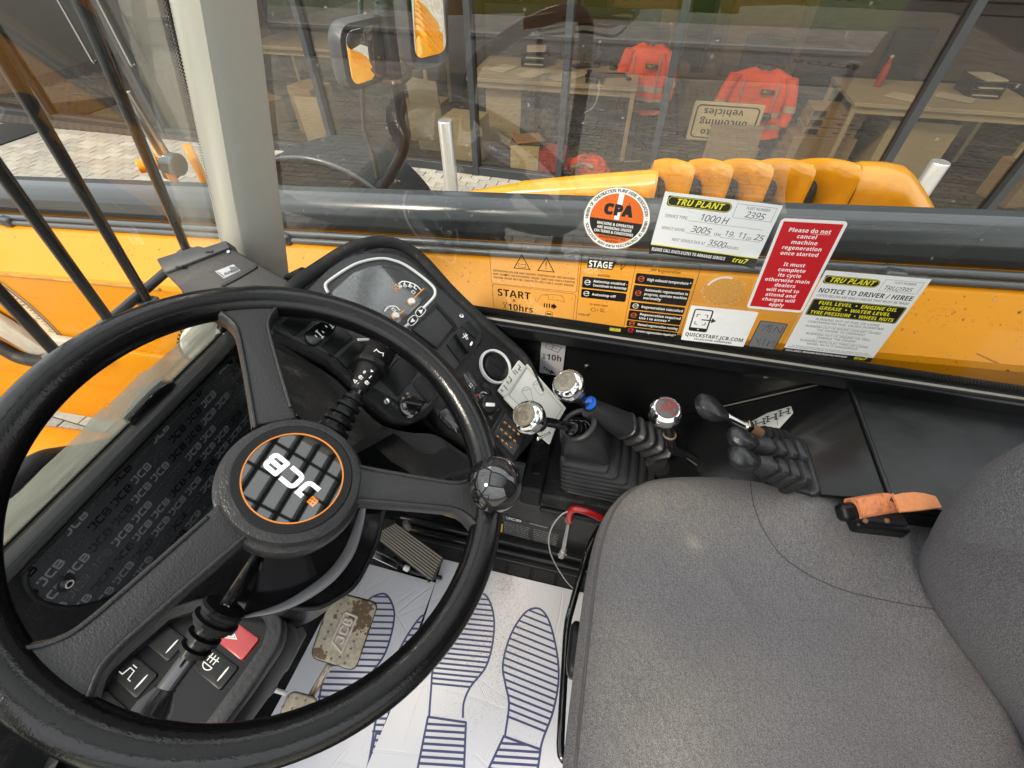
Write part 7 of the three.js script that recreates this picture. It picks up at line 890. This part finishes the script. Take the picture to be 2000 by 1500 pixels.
{ const p = onZ(1203.5, 429, WIN + 0.0008); sticker('round white and orange membership sticker on the side window', p.x, p.y, 0.0755, 0.0755, -2, 700, (g, W) => {
  const c = W / 2; g.translate(c, c); g.fillStyle = '#8c8672'; g.beginPath(); for (let i = 0; i < 90; i++) { const a = i / 90 * 6.283, r = c * (0.985 + 0.012 * Math.sin(i * 5.1)); g[i ? 'lineTo' : 'moveTo'](r * Math.cos(a), r * Math.sin(a)); } g.fill(); g.fillStyle = '#e9e9e4'; g.beginPath(); g.arc(0, 0, c * 0.965, 0, 7); g.fill();
  g.save(); g.beginPath(); g.arc(0, 0, c * 0.79, 0, 7); g.clip(); g.fillStyle = '#d9661a'; g.fillRect(-c, -c, W, W); g.fillStyle = '#f0efe9'; g.fillRect(-c * 0.07, -c, c * 0.15, c); g.fillStyle = '#121211'; g.fillRect(-c, c * 0.03, W, c * 0.51); g.fillStyle = '#f2f2ee'; g.textAlign = 'center'; fit(g, 'MACHINE & OPERATIVE', 0, c * 0.205, c * 1.1, `bold ${c * 0.125}px sans-serif`); fit(g, 'ARE WORKING UNDER', 0, c * 0.335, c * 1.05, `bold ${c * 0.125}px sans-serif`); fit(g, 'CPA TERMS & CONDITIONS', 0, c * 0.465, c * 1.2, `bold ${c * 0.125}px sans-serif`); g.fillStyle = '#161310'; fit(g, 'MEMBERSHIP NO.', 0, c * 0.645, c * 0.85, `bold ${c * 0.115}px sans-serif`); fit(g, 'M10107', 0, c * 0.755, c * 0.4, `bold ${c * 0.105}px sans-serif`);
  g.fillStyle = '#141210'; g.font = `bold ${c * 0.42}px sans-serif`; g.lineWidth = c * 0.05; g.strokeStyle = '#141210'; ['C', 'P', 'A'].forEach((s, i) => { g.strokeText(s, c * (-0.28 + i * 0.28), -c * 0.15); g.fillText(s, c * (-0.28 + i * 0.28), -c * 0.15); }); g.restore();
  g.fillStyle = '#1a1a18'; const s = '· MEMBER OF CONSTRUCTION PLANT-HIRE ASSOCIATION '.repeat(2), n = s.length; g.font = `bold ${c * 0.125}px sans-serif`; g.textAlign = 'center'; [...s].forEach((ch, i) => { g.save(); g.rotate(i / n * 6.283 - 1.75); g.fillText(ch, 0, -c * 0.835); g.restore(); }); }); }
sticker('white service sticker with handwritten hours on the side window', 0.1076, 1.7985, 0.118, 0.0725, -1.2, 900, (g, W, H) => {
  g.fillStyle = '#dfe2e3'; g.fillRect(0, 0, W, H); pill(g, W * 0.04, H * 0.05, W * 0.56, H * 0.155, 'TRU PLANT'); g.strokeStyle = '#3a3c40'; g.lineWidth = 2; g.strokeRect(W * 0.635, H * 0.05, W * 0.33, H * 0.21); g.fillStyle = '#33353a'; fit(g, 'FLEET NUMBER', W * 0.72, H * 0.115, W * 0.2, `${H * 0.055}px sans-serif`); hand(g, '2395', W * 0.73, H * 0.235, H * 0.13);
  g.fillStyle = '#2c2e33'; fit(g, 'SERVICE TYPE:', W * 0.055, H * 0.38, W * 0.21, `${H * 0.065}px sans-serif`); fit(g, 'SERVICE HOURS:', W * 0.055, H * 0.575, W * 0.22, `${H * 0.065}px sans-serif`); fit(g, 'ON:', W * 0.535, H * 0.575, W * 0.07, `${H * 0.065}px sans-serif`); fit(g, 'NEXT SERVICE DUE AT', W * 0.18, H * 0.745, W * 0.31, `${H * 0.065}px sans-serif`); fit(g, 'HOURS', W * 0.675, H * 0.755, W * 0.12, `${H * 0.065}px sans-serif`); fit(g, '/        / 20', W * 0.70, H * 0.575, W * 0.2, `${H * 0.065}px sans-serif`);
  for (const [a, b, y] of [[0.27, 0.93, 0.39], [0.285, 0.52, 0.585], [0.60, 0.95, 0.585], [0.50, 0.665, 0.76]]) { g.fillRect(W * a, H * y, W * (b - a), 2); } hand(g, '1000 H', W * 0.36, H * 0.365, H * 0.14); hand(g, '3005', W * 0.32, H * 0.56, H * 0.14); hand(g, '19', W * 0.62, H * 0.555, H * 0.12); hand(g, '11', W * 0.74, H * 0.555, H * 0.12); hand(g, '25', W * 0.885, H * 0.56, H * 0.13); hand(g, '3500', W * 0.51, H * 0.74, H * 0.13);
  g.fillStyle = '#d8d22a'; g.fillRect(0, H * 0.845, W, H * 0.02); g.fillStyle = '#131312'; g.fillRect(0, H * 0.86, W, H * 0.14); g.fillStyle = '#eeeeec'; fit(g, 'PLEASE CALL 01473 612761 TO ARRANGE SERVICE', W * 0.02, H * 0.955, W * 0.70, `bold ${H * 0.075}px sans-serif`); g.fillStyle = '#e0da2c'; fit(g, 'tru7', W * 0.78, H * 0.965, W * 0.2, `italic bold ${H * 0.11}px sans-serif`);
}, { curl: true });
sticker('red sticker with white words and white border on the side window', 0.2058, 1.7645, 0.0625, 0.116, 3.2, 480, (g, W, H) => {
  g.fillStyle = '#e8e6e4'; g.beginPath(); g.roundRect(0, 0, W, H, W * 0.07); g.fill(); g.fillStyle = '#c00f1a'; g.fillRect(W * 0.05, H * 0.03, W * 0.9, H * 0.94); g.fillStyle = '#f3eeee'; g.textAlign = 'center';
  ['Please do not', 'cancel', 'machine', 'regeneration', 'once started', '', 'It must', 'complete', 'its cycle', 'otherwise main', 'dealers', 'will need to', 'attend and', 'charges will', 'apply'].forEach((s, i) => { g.font = `bold ${H * 0.054}px sans-serif`; g.fillText(s, W / 2, H * (0.125 + i * 0.0585), W * 0.82); if (i === 0) { const w = Math.min(g.measureText(s).width, W * 0.82), k = w * 0.43; g.fillRect(W / 2 + w / 2 - k, H * 0.133, k, 3); } });
});
sticker('white driver notice sticker with black and yellow panel on the side window', 0.2922, 1.7085, 0.1025, 0.1225, 2.2, 800, (g, W, H) => {
  g.fillStyle = '#dfe1e0'; g.fillRect(0, 0, W, H); pill(g, W * 0.03, H * 0.05, W * 0.54, H * 0.085, 'TRU PLANT'); g.strokeStyle = '#4a4c50'; g.lineWidth = 2; g.strokeRect(W * 0.60, H * 0.04, W * 0.36, H * 0.12); g.fillStyle = '#2a2c30'; fit(g, 'FLEET NUMBER', W * 0.70, H * 0.075, W * 0.2, `${H * 0.03}px sans-serif`); hand(g, 'TRU2395', W * 0.63, H * 0.145, H * 0.06);
  g.fillStyle = '#1e2024'; g.textAlign = 'center'; fit(g, 'NOTICE TO DRIVER / HIREE', W / 2, H * 0.235, W * 0.93, `bold ${H * 0.07}px sans-serif`); fit(g, 'LISTED BELOW ARE DAILY CHECKS THAT MUST BE MADE', W / 2, H * 0.28, W * 0.92, `${H * 0.034}px sans-serif`);
  g.fillStyle = '#141412'; g.beginPath(); g.roundRect(W * 0.03, H * 0.305, W * 0.94, H * 0.195, H * 0.02); g.fill(); g.strokeStyle = '#d9d32b'; g.lineWidth = 3; g.beginPath(); g.roundRect(W * 0.04, H * 0.312, W * 0.92, H * 0.181, H * 0.018); g.stroke(); g.fillStyle = '#e6e02c'; ['FUEL LEVEL  •  ENGINE OIL', 'GREASE  •  WATER LEVEL', 'TYRE PRESSURE  •  WHEEL NUTS'].forEach((s, i) => fit(g, s, W / 2, H * (0.365 + i * 0.057), W * 0.86, `bold ${H * 0.053}px sans-serif`));
  g.fillStyle = '#3a3c40'; [['RUNNING OUT OF FUEL OR USING', 'CONTAMINATED FUEL CAUSES DOWNTIME'], ['RUNNING OUT OF WATER COOLANT CAUSES', 'THE ENGINE TO OVERHEAT'], ['RUNNING OUT OF ENGINE OIL WILL', 'DAMAGE THE ENGINE'], ['RUNNING WITH FLAT TYRES OR LOOSE', 'WHEEL NUTS IS DANGEROUS']].forEach((q, i) => q.forEach((s, j) => fit(g, s, W / 2, H * (0.55 + i * 0.092 + j * 0.038), W * 0.8, `${H * 0.036}px sans-serif`))); for (let i = 0; i < 3; i++) g.fillRect(W * 0.2, H * (0.605 + i * 0.092), W * 0.6, 1.5);
  ['ALL REPAIRS CAUSED BY NEGLECT OR MISUSE WILL BE CHARGED TO THE HIRER', 'AS PER THE CONTRACT. PLEASE ENSURE THE PLANT IS RETURNED IN A CLEAN CONDITION'].forEach((s, i) => fit(g, s, W / 2, H * (0.905 + i * 0.02), W * 0.94, `${H * 0.02}px sans-serif`)); g.fillStyle = '#151514'; g.fillRect(0, H * 0.94, W, H * 0.06); g.fillStyle = '#eee'; fit(g, 'FOR ALL SERVICE · BREAKDOWN NEEDS PLEASE CALL 01473 612761', W * 0.38, H * 0.978, W * 0.70, `bold ${H * 0.03}px sans-serif`); g.fillStyle = '#e0da2c'; fit(g, 'tru7', W * 0.87, H * 0.985, W * 0.18, `italic bold ${H * 0.055}px sans-serif`);
});
sticker('white sticker with a phone symbol and web address on the side window', 0.1555, 1.671, 0.0792, 0.0572, 2.4, 640, (g, W, H) => {
  g.fillStyle = '#e6e7e6'; g.beginPath(); g.roundRect(0, 0, W, H, W * 0.02); g.fill(); g.strokeStyle = '#161616'; g.fillStyle = '#161616'; g.lineWidth = W * 0.022; g.beginPath(); g.roundRect(W * 0.08, H * 0.09, W * 0.27, H * 0.60, W * 0.03); g.stroke(); g.fillRect(W * 0.08, H * 0.60, W * 0.27, H * 0.09); g.lineWidth = W * 0.012; for (const [x, y, sx, sy] of [[0.135, 0.22, 1, 1], [0.295, 0.22, -1, 1], [0.135, 0.5, 1, -1], [0.295, 0.5, -1, -1]]) { g.beginPath(); g.moveTo(W * x, H * (y + 0.08 * sy)); g.lineTo(W * x, H * y); g.lineTo(W * (x + 0.045 * sx), H * y); g.stroke(); } g.fillRect(W * 0.22, H * 0.345, W * 0.16, H * 0.03); g.beginPath(); g.moveTo(W * 0.375, H * 0.29); g.lineTo(W * 0.445, H * 0.36); g.lineTo(W * 0.375, H * 0.43); g.fill(); g.fillStyle = '#e6e7e6'; g.beginPath(); g.arc(W * 0.215, H * 0.645, W * 0.014, 0, 7); g.fill();
  g.fillStyle = '#17181a'; g.textAlign = 'center'; fit(g, 'QUICKSTART.JCB.COM', W / 2, H * 0.865, W * 0.92, `bold ${H * 0.145}px sans-serif`); fit(g, 'TELESCOPIC HANDLERS', W / 2, H * 0.955, W * 0.62, `bold ${H * 0.075}px sans-serif`);
});
sticker('small grey boom symbol sticker at the foot of the side window', 0.2167, 1.668, 0.0325, 0.0435, 0.8, 260, (g, W, H) => { g.fillStyle = '#1b1b1b'; g.beginPath(); g.roundRect(0, 0, W, H, W * 0.05); g.fill(); g.fillStyle = '#6f7072'; g.fillRect(W * 0.03, H * 0.02, W * 0.94, H * 0.96); g.strokeStyle = '#232323'; g.lineWidth = 5; const l = (...p) => { g.beginPath(); p.forEach(([x, y], i) => g[i ? 'lineTo' : 'moveTo'](W * x, H * y)); g.stroke(); }; l([0.15, 0.2], [0.4, 0.14]); l([0.2, 0.36], [0.42, 0.12], [0.42, 0.36]); l([0.5, 0.1], [0.5, 0.4]); l([0.62, 0.36], [0.66, 0.14], [0.86, 0.34]); l([0.9, 0.12], [0.86, 0.36]); g.fillRect(W * 0.3, H * 0.46, W * 0.4, H * 0.035); g.fillRect(W * 0.3, H * 0.56, W * 0.4, H * 0.035); l([0.5, 0.6], [0.5, 0.88]); l([0.15, 0.64], [0.4, 0.9]); l([0.38, 0.66], [0.28, 0.78]); l([0.64, 0.66], [0.7, 0.9]); l([0.84, 0.64], [0.64, 0.86]); l([0.9, 0.66], [0.86, 0.9]); });
const ink = '#1d170e';
sticker('clear warning sticker with two triangles on the side window', -0.0885, 1.7175, 0.1165, 0.053, 1.8, 800, (g, W, H) => { g.strokeStyle = g.fillStyle = ink; g.lineWidth = 3; g.beginPath(); g.roundRect(4, 4, W - 8, H - 8, 22); g.stroke(); g.fillStyle = 'rgba(255,255,250,0.05)'; g.fill(); g.fillStyle = ink; g.lineWidth = 8; for (const x of [0.37, 0.64]) { g.beginPath(); g.moveTo(W * x, H * 0.09); g.lineTo(W * (x + 0.09), H * 0.47); g.lineTo(W * (x - 0.09), H * 0.47); g.closePath(); g.stroke(); } g.fillRect(W * 0.635, H * 0.20, 8, H * 0.14); g.fillRect(W * 0.635, H * 0.38, 8, 10); g.lineWidth = 4; g.beginPath(); g.moveTo(W * 0.33, H * 0.33); g.lineTo(W * 0.37, H * 0.36); g.lineTo(W * 0.41, H * 0.33); g.lineTo(W * 0.41, H * 0.42); g.lineTo(W * 0.37, H * 0.44); g.lineTo(W * 0.33, H * 0.42); g.closePath(); g.stroke(); ['DEPENDING ON AIR AND ENGINE TEMPERATURE THE MACHINE', 'MAY EXHIBIT AN EXTENDED CRANK TIME AND ONCE STARTED', 'ENGINE SPEED MAY BE LIMITED TO IDLE FOR A SHORT PERIOD.'].forEach((s, i) => fit(g, s, W * 0.03, H * (0.63 + i * 0.10), W * 0.94, `bold ${H * 0.085}px sans-serif`)); }, { rough: 0.2 });
sticker('clear sticker with START and a ten hour symbol on the side window', -0.0872, 1.664, 0.1155, 0.0525, 0.8, 800, (g, W, H) => { g.strokeStyle = g.fillStyle = ink; g.lineWidth = 3; g.beginPath(); g.roundRect(4, 4, W - 8, H - 8, 22); g.stroke(); g.fillStyle = ink; fit(g, 'START', W * 0.06, H * 0.36, W * 0.42, `bold ${H * 0.31}px sans-serif`); fit(g, '&', W * 0.25, H * 0.49, W * 0.1, `bold ${H * 0.12}px sans-serif`); fit(g, '10hrs', W * 0.185, H * 0.78, W * 0.32, `bold ${H * 0.29}px sans-serif`); g.lineWidth = 5; g.beginPath(); g.moveTo(W * 0.13, H * 0.56); g.lineTo(W * 0.175, H * 0.56); g.lineTo(W * 0.13, H * 0.78); g.lineTo(W * 0.175, H * 0.78); g.closePath(); g.stroke(); fit(g, 'FULLY RETRACT BOOM AT STARTUP AND EVERY 10 HOURS OF OPERATION', W * 0.13, H * 0.905, W * 0.74, `bold ${H * 0.065}px sans-serif`); g.lineWidth = 3; g.beginPath(); [[0.54, 0.42], [0.60, 0.16], [0.68, 0.16], [0.68, 0.28], [0.8, 0.26], [0.88, 0.3], [0.84, 0.12], [0.76, 0.1], [0.62, 0.14]].forEach(([x, y], i) => g[i ? 'lineTo' : 'moveTo'](W * x, H * y)); g.stroke(); for (let i = 0; i < 3; i++) g.fillRect(W * (0.63 + i * 0.03), H * 0.41, W * 0.016, H * 0.13); g.beginPath(); g.moveTo(W * 0.72, H * 0.42); g.lineTo(W * 0.745, H * 0.42); g.lineTo(W * 0.745, H * 0.37); g.lineTo(W * 0.79, H * 0.475); g.lineTo(W * 0.745, H * 0.58); g.lineTo(W * 0.745, H * 0.53); g.lineTo(W * 0.72, H * 0.53); g.fill(); g.lineWidth = 5; g.beginPath(); g.arc(W * 0.70, H * 0.75, H * 0.10, 0, 7); g.stroke(); g.fillRect(W * 0.67, H * 0.72, W * 0.06, H * 0.05); }, { rough: 0.2 });
sticker('tall clear sticker with a stage heading and black status bars on the side window', 0.0425, 1.695, 0.141, 0.1185, 1.9, 1024, (g, W, H) => {
  g.strokeStyle = ink; g.lineWidth = 4; g.beginPath(); g.roundRect(4, 4, W - 8, H - 8, 30); g.stroke(); g.fillStyle = '#141312'; g.beginPath(); g.moveTo(W * 0.06, H * 0.06); g.lineTo(W * 0.31, H * 0.06); g.lineTo(W * 0.28, H * 0.165); g.lineTo(W * 0.06, H * 0.165); g.fill(); g.fillStyle = '#f0efe8'; fit(g, 'STAGE', W * 0.07, H * 0.15, W * 0.21, `bold ${H * 0.105}px sans-serif`); g.fillStyle = ink; fit(g, 'V', W * 0.33, H * 0.155, W * 0.06, `italic ${H * 0.1}px sans-serif`); fit(g, 'Autostop', W * 0.16, H * 0.255, W * 0.11, `bold ${H * 0.045}px sans-serif`); fit(g, 'DPF Regeneration', W * 0.60, H * 0.135, W * 0.25, `bold ${H * 0.045}px sans-serif`); g.fillRect(W * 0.468, H * 0.02, 3, H * 0.95);
  const bar = (x, y, w, h, lines, c, ic) => { g.fillStyle = '#151413'; g.beginPath(); g.roundRect(W * x, H * y, W * w, H * h, 14); g.fill(); g.fillStyle = '#e8e6e0'; lines.forEach((s, i) => fit(g, s, W * (x + 0.10), H * (y + h / 2 + 0.016 + (i - (lines.length - 1) / 2) * 0.052), W * (w - 0.11), `bold ${H * 0.043}px sans-serif`)); g.strokeStyle = c; g.lineWidth = 6; g.beginPath(); g.arc(W * (x + 0.05), H * (y + h / 2), H * 0.03, 0.5, 6); g.stroke(); g.beginPath(); g.moveTo(W * (x + 0.03), H * (y + h / 2)); g.lineTo(W * (x + 0.07), H * (y + h / 2)); g.lineTo(W * (x + 0.06), H * (y + h / 2 - 0.02)); g.stroke(); };
  bar(0.03, 0.275, 0.41, 0.145, ['Autostop enabled -', 'Countdown to Autostop'], '#e8e6e0'); bar(0.03, 0.435, 0.41, 0.115, ['Autostop off'], '#e8e6e0'); const o = '#d8622c'; bar(0.49, 0.17, 0.48, 0.13, ['High exhaust temperature *'], o); bar(0.49, 0.315, 0.48, 0.20, ['Automatic regeneration in', 'progress, operate machine', 'normally'], o); bar(0.49, 0.535, 0.48, 0.10, ['Regeneration cancelled'], '#e8e6e0'); bar(0.49, 0.648, 0.48, 0.13, ['Regeneration required', 'Use i to access *'], o); bar(0.49, 0.79, 0.48, 0.085, ['Manual regeneration running'], o); bar(0.49, 0.885, 0.48, 0.09, ['Service regeneration required *'], '#c8282c');
  g.fillStyle = ink; fit(g, 'To restart engine', W * 0.12, H * 0.64, W * 0.17, `bold ${H * 0.04}px sans-serif`); g.strokeStyle = ink; g.lineWidth = 5; g.beginPath(); g.arc(W * 0.16, H * 0.70, H * 0.024, 0, 7); g.moveTo(W * 0.195, H * 0.72); g.lineTo(W * 0.205, H * 0.68); g.stroke(); g.beginPath(); g.arc(W * 0.24, H * 0.69, H * 0.016, 0, 7); g.moveTo(W * 0.225, H * 0.715); g.lineTo(W * 0.275, H * 0.715); g.stroke(); fit(g, 'SCAN ME', W * 0.02, H * 0.80, W * 0.11, `bold ${H * 0.04}px sans-serif`); g.fillStyle = '#c6c04a'; g.fillRect(W * 0.34, H * 0.93, W * 0.05, H * 0.045); g.fillRect(W * 0.395, H * 0.93, W * 0.05, H * 0.045); g.strokeStyle = '#20200e'; g.lineWidth = 3; g.strokeRect(W * 0.35, H * 0.94, W * 0.03, H * 0.025); g.beginPath(); g.moveTo(W * 0.42, H * 0.938); g.lineTo(W * 0.437, H * 0.968); g.lineTo(W * 0.403, H * 0.968); g.closePath(); g.stroke();
}, { rough: 0.2 });
{ const p = onZ(1412, 568, WIN + 0.0006); sticker('torn whitish glue patch of a peeled sticker on the side window', p.x, p.y, 0.052, 0.044, 0, 400, (g, W, H) => { const r = rng(12); g.globalAlpha = 0.55; g.fillStyle = '#b98f4c'; g.beginPath(); for (let i = 0; i < 60; i++) { const a = i / 60 * 6.283, k = 0.40 + 0.05 * Math.sin(i * 3.3) + 0.05 * r(); g[i ? 'lineTo' : 'moveTo'](W * (0.5 + k * Math.cos(a)), H * (0.5 + k * Math.sin(a))); } g.fill(); for (let i = 0; i < 900; i++) { const a = r() * 6.283, k = 0.46 * Math.sqrt(r()); g.globalAlpha = 0.5 * r(); g.fillStyle = r() > 0.4 ? '#cdb184' : '#8a6a34'; g.fillRect(W * (0.5 + k * Math.cos(a)), H * (0.5 + k * Math.sin(a)), 3 + 9 * r(), 1 + 4 * r()); } g.globalAlpha = 0.85; g.strokeStyle = '#d9d8d2'; g.lineCap = 'round'; g.lineWidth = 22; g.beginPath(); g.arc(W * 0.5, H * 0.52, W * 0.38, 3.5, 4.9); g.stroke(); for (let i = 0; i < 130; i++) { const a = r() * 6.283, k = 0.44 + 0.05 * r(); g.globalAlpha = 0.8 * r(); g.fillStyle = '#dcdbd5'; g.fillRect(W * (0.5 + k * Math.cos(a)), H * (0.5 + k * Math.sin(a)), 2 + 6 * r(), 2 + 6 * r()); } }, { rough: 0.8, coat: 0 }); }
{ const z = wallZ + 0.0008, A = onZ(1059, 661, z), B = onZ(1107, 669, z), C = onZ(1055, 727, z); sticker('grey ten hour symbol sticker on the black wall under the side window', (A.x + B.x) / 2 - 0.001, (A.y + C.y) / 2 - 0.001, A.distanceTo(B), A.y - C.y, 0, 300, (g, W, H) => { g.fillStyle = '#a3a4a6'; g.beginPath(); g.roundRect(0, 0, W, H, W * 0.07); g.fill(); g.strokeStyle = g.fillStyle = '#151515'; g.lineWidth = 7; g.beginPath(); [[0.18, 0.22], [0.28, 0.07], [0.52, 0.12], [0.84, 0.14], [0.72, 0.31], [0.44, 0.26], [0.18, 0.22]].forEach(([x, y], i) => g[i ? 'lineTo' : 'moveTo'](W * x, H * y)); g.moveTo(W * 0.52, H * 0.12); g.lineTo(W * 0.44, H * 0.26); g.moveTo(W * 0.3, H * 0.18); g.lineTo(W * 0.68, H * 0.21); g.stroke(); fit(g, '10h', W * 0.25, H * 0.56, W * 0.66, `bold ${H * 0.24}px sans-serif`); g.beginPath(); g.moveTo(W * 0.09, H * 0.41); g.lineTo(W * 0.21, H * 0.41); g.lineTo(W * 0.09, H * 0.55); g.lineTo(W * 0.21, H * 0.55); g.closePath(); g.stroke(); g.lineWidth = 4; g.beginPath(); [[0.06, 0.62], [0.34, 0.64], [0.4, 0.72], [0.86, 0.84], [0.78, 0.9], [0.36, 0.74], [0.06, 0.66]].forEach(([x, y], i) => g[i ? 'lineTo' : 'moveTo'](W * x, H * y)); g.stroke(); for (let i = 0; i < 3; i++) { g.save(); g.translate(W * (0.2 + i * 0.1), H * (0.78 + i * 0.035)); g.rotate(0.35); g.fillRect(0, 0, W * 0.06, H * 0.08); g.restore(); } g.beginPath(); g.moveTo(W * 0.5, H * 0.84); g.lineTo(W * 0.7, H * 0.95); g.lineTo(W * 0.42, H * 0.98); g.fill(); }, { z, coat: 0.2 }); }

renderer.render(scene, camera);
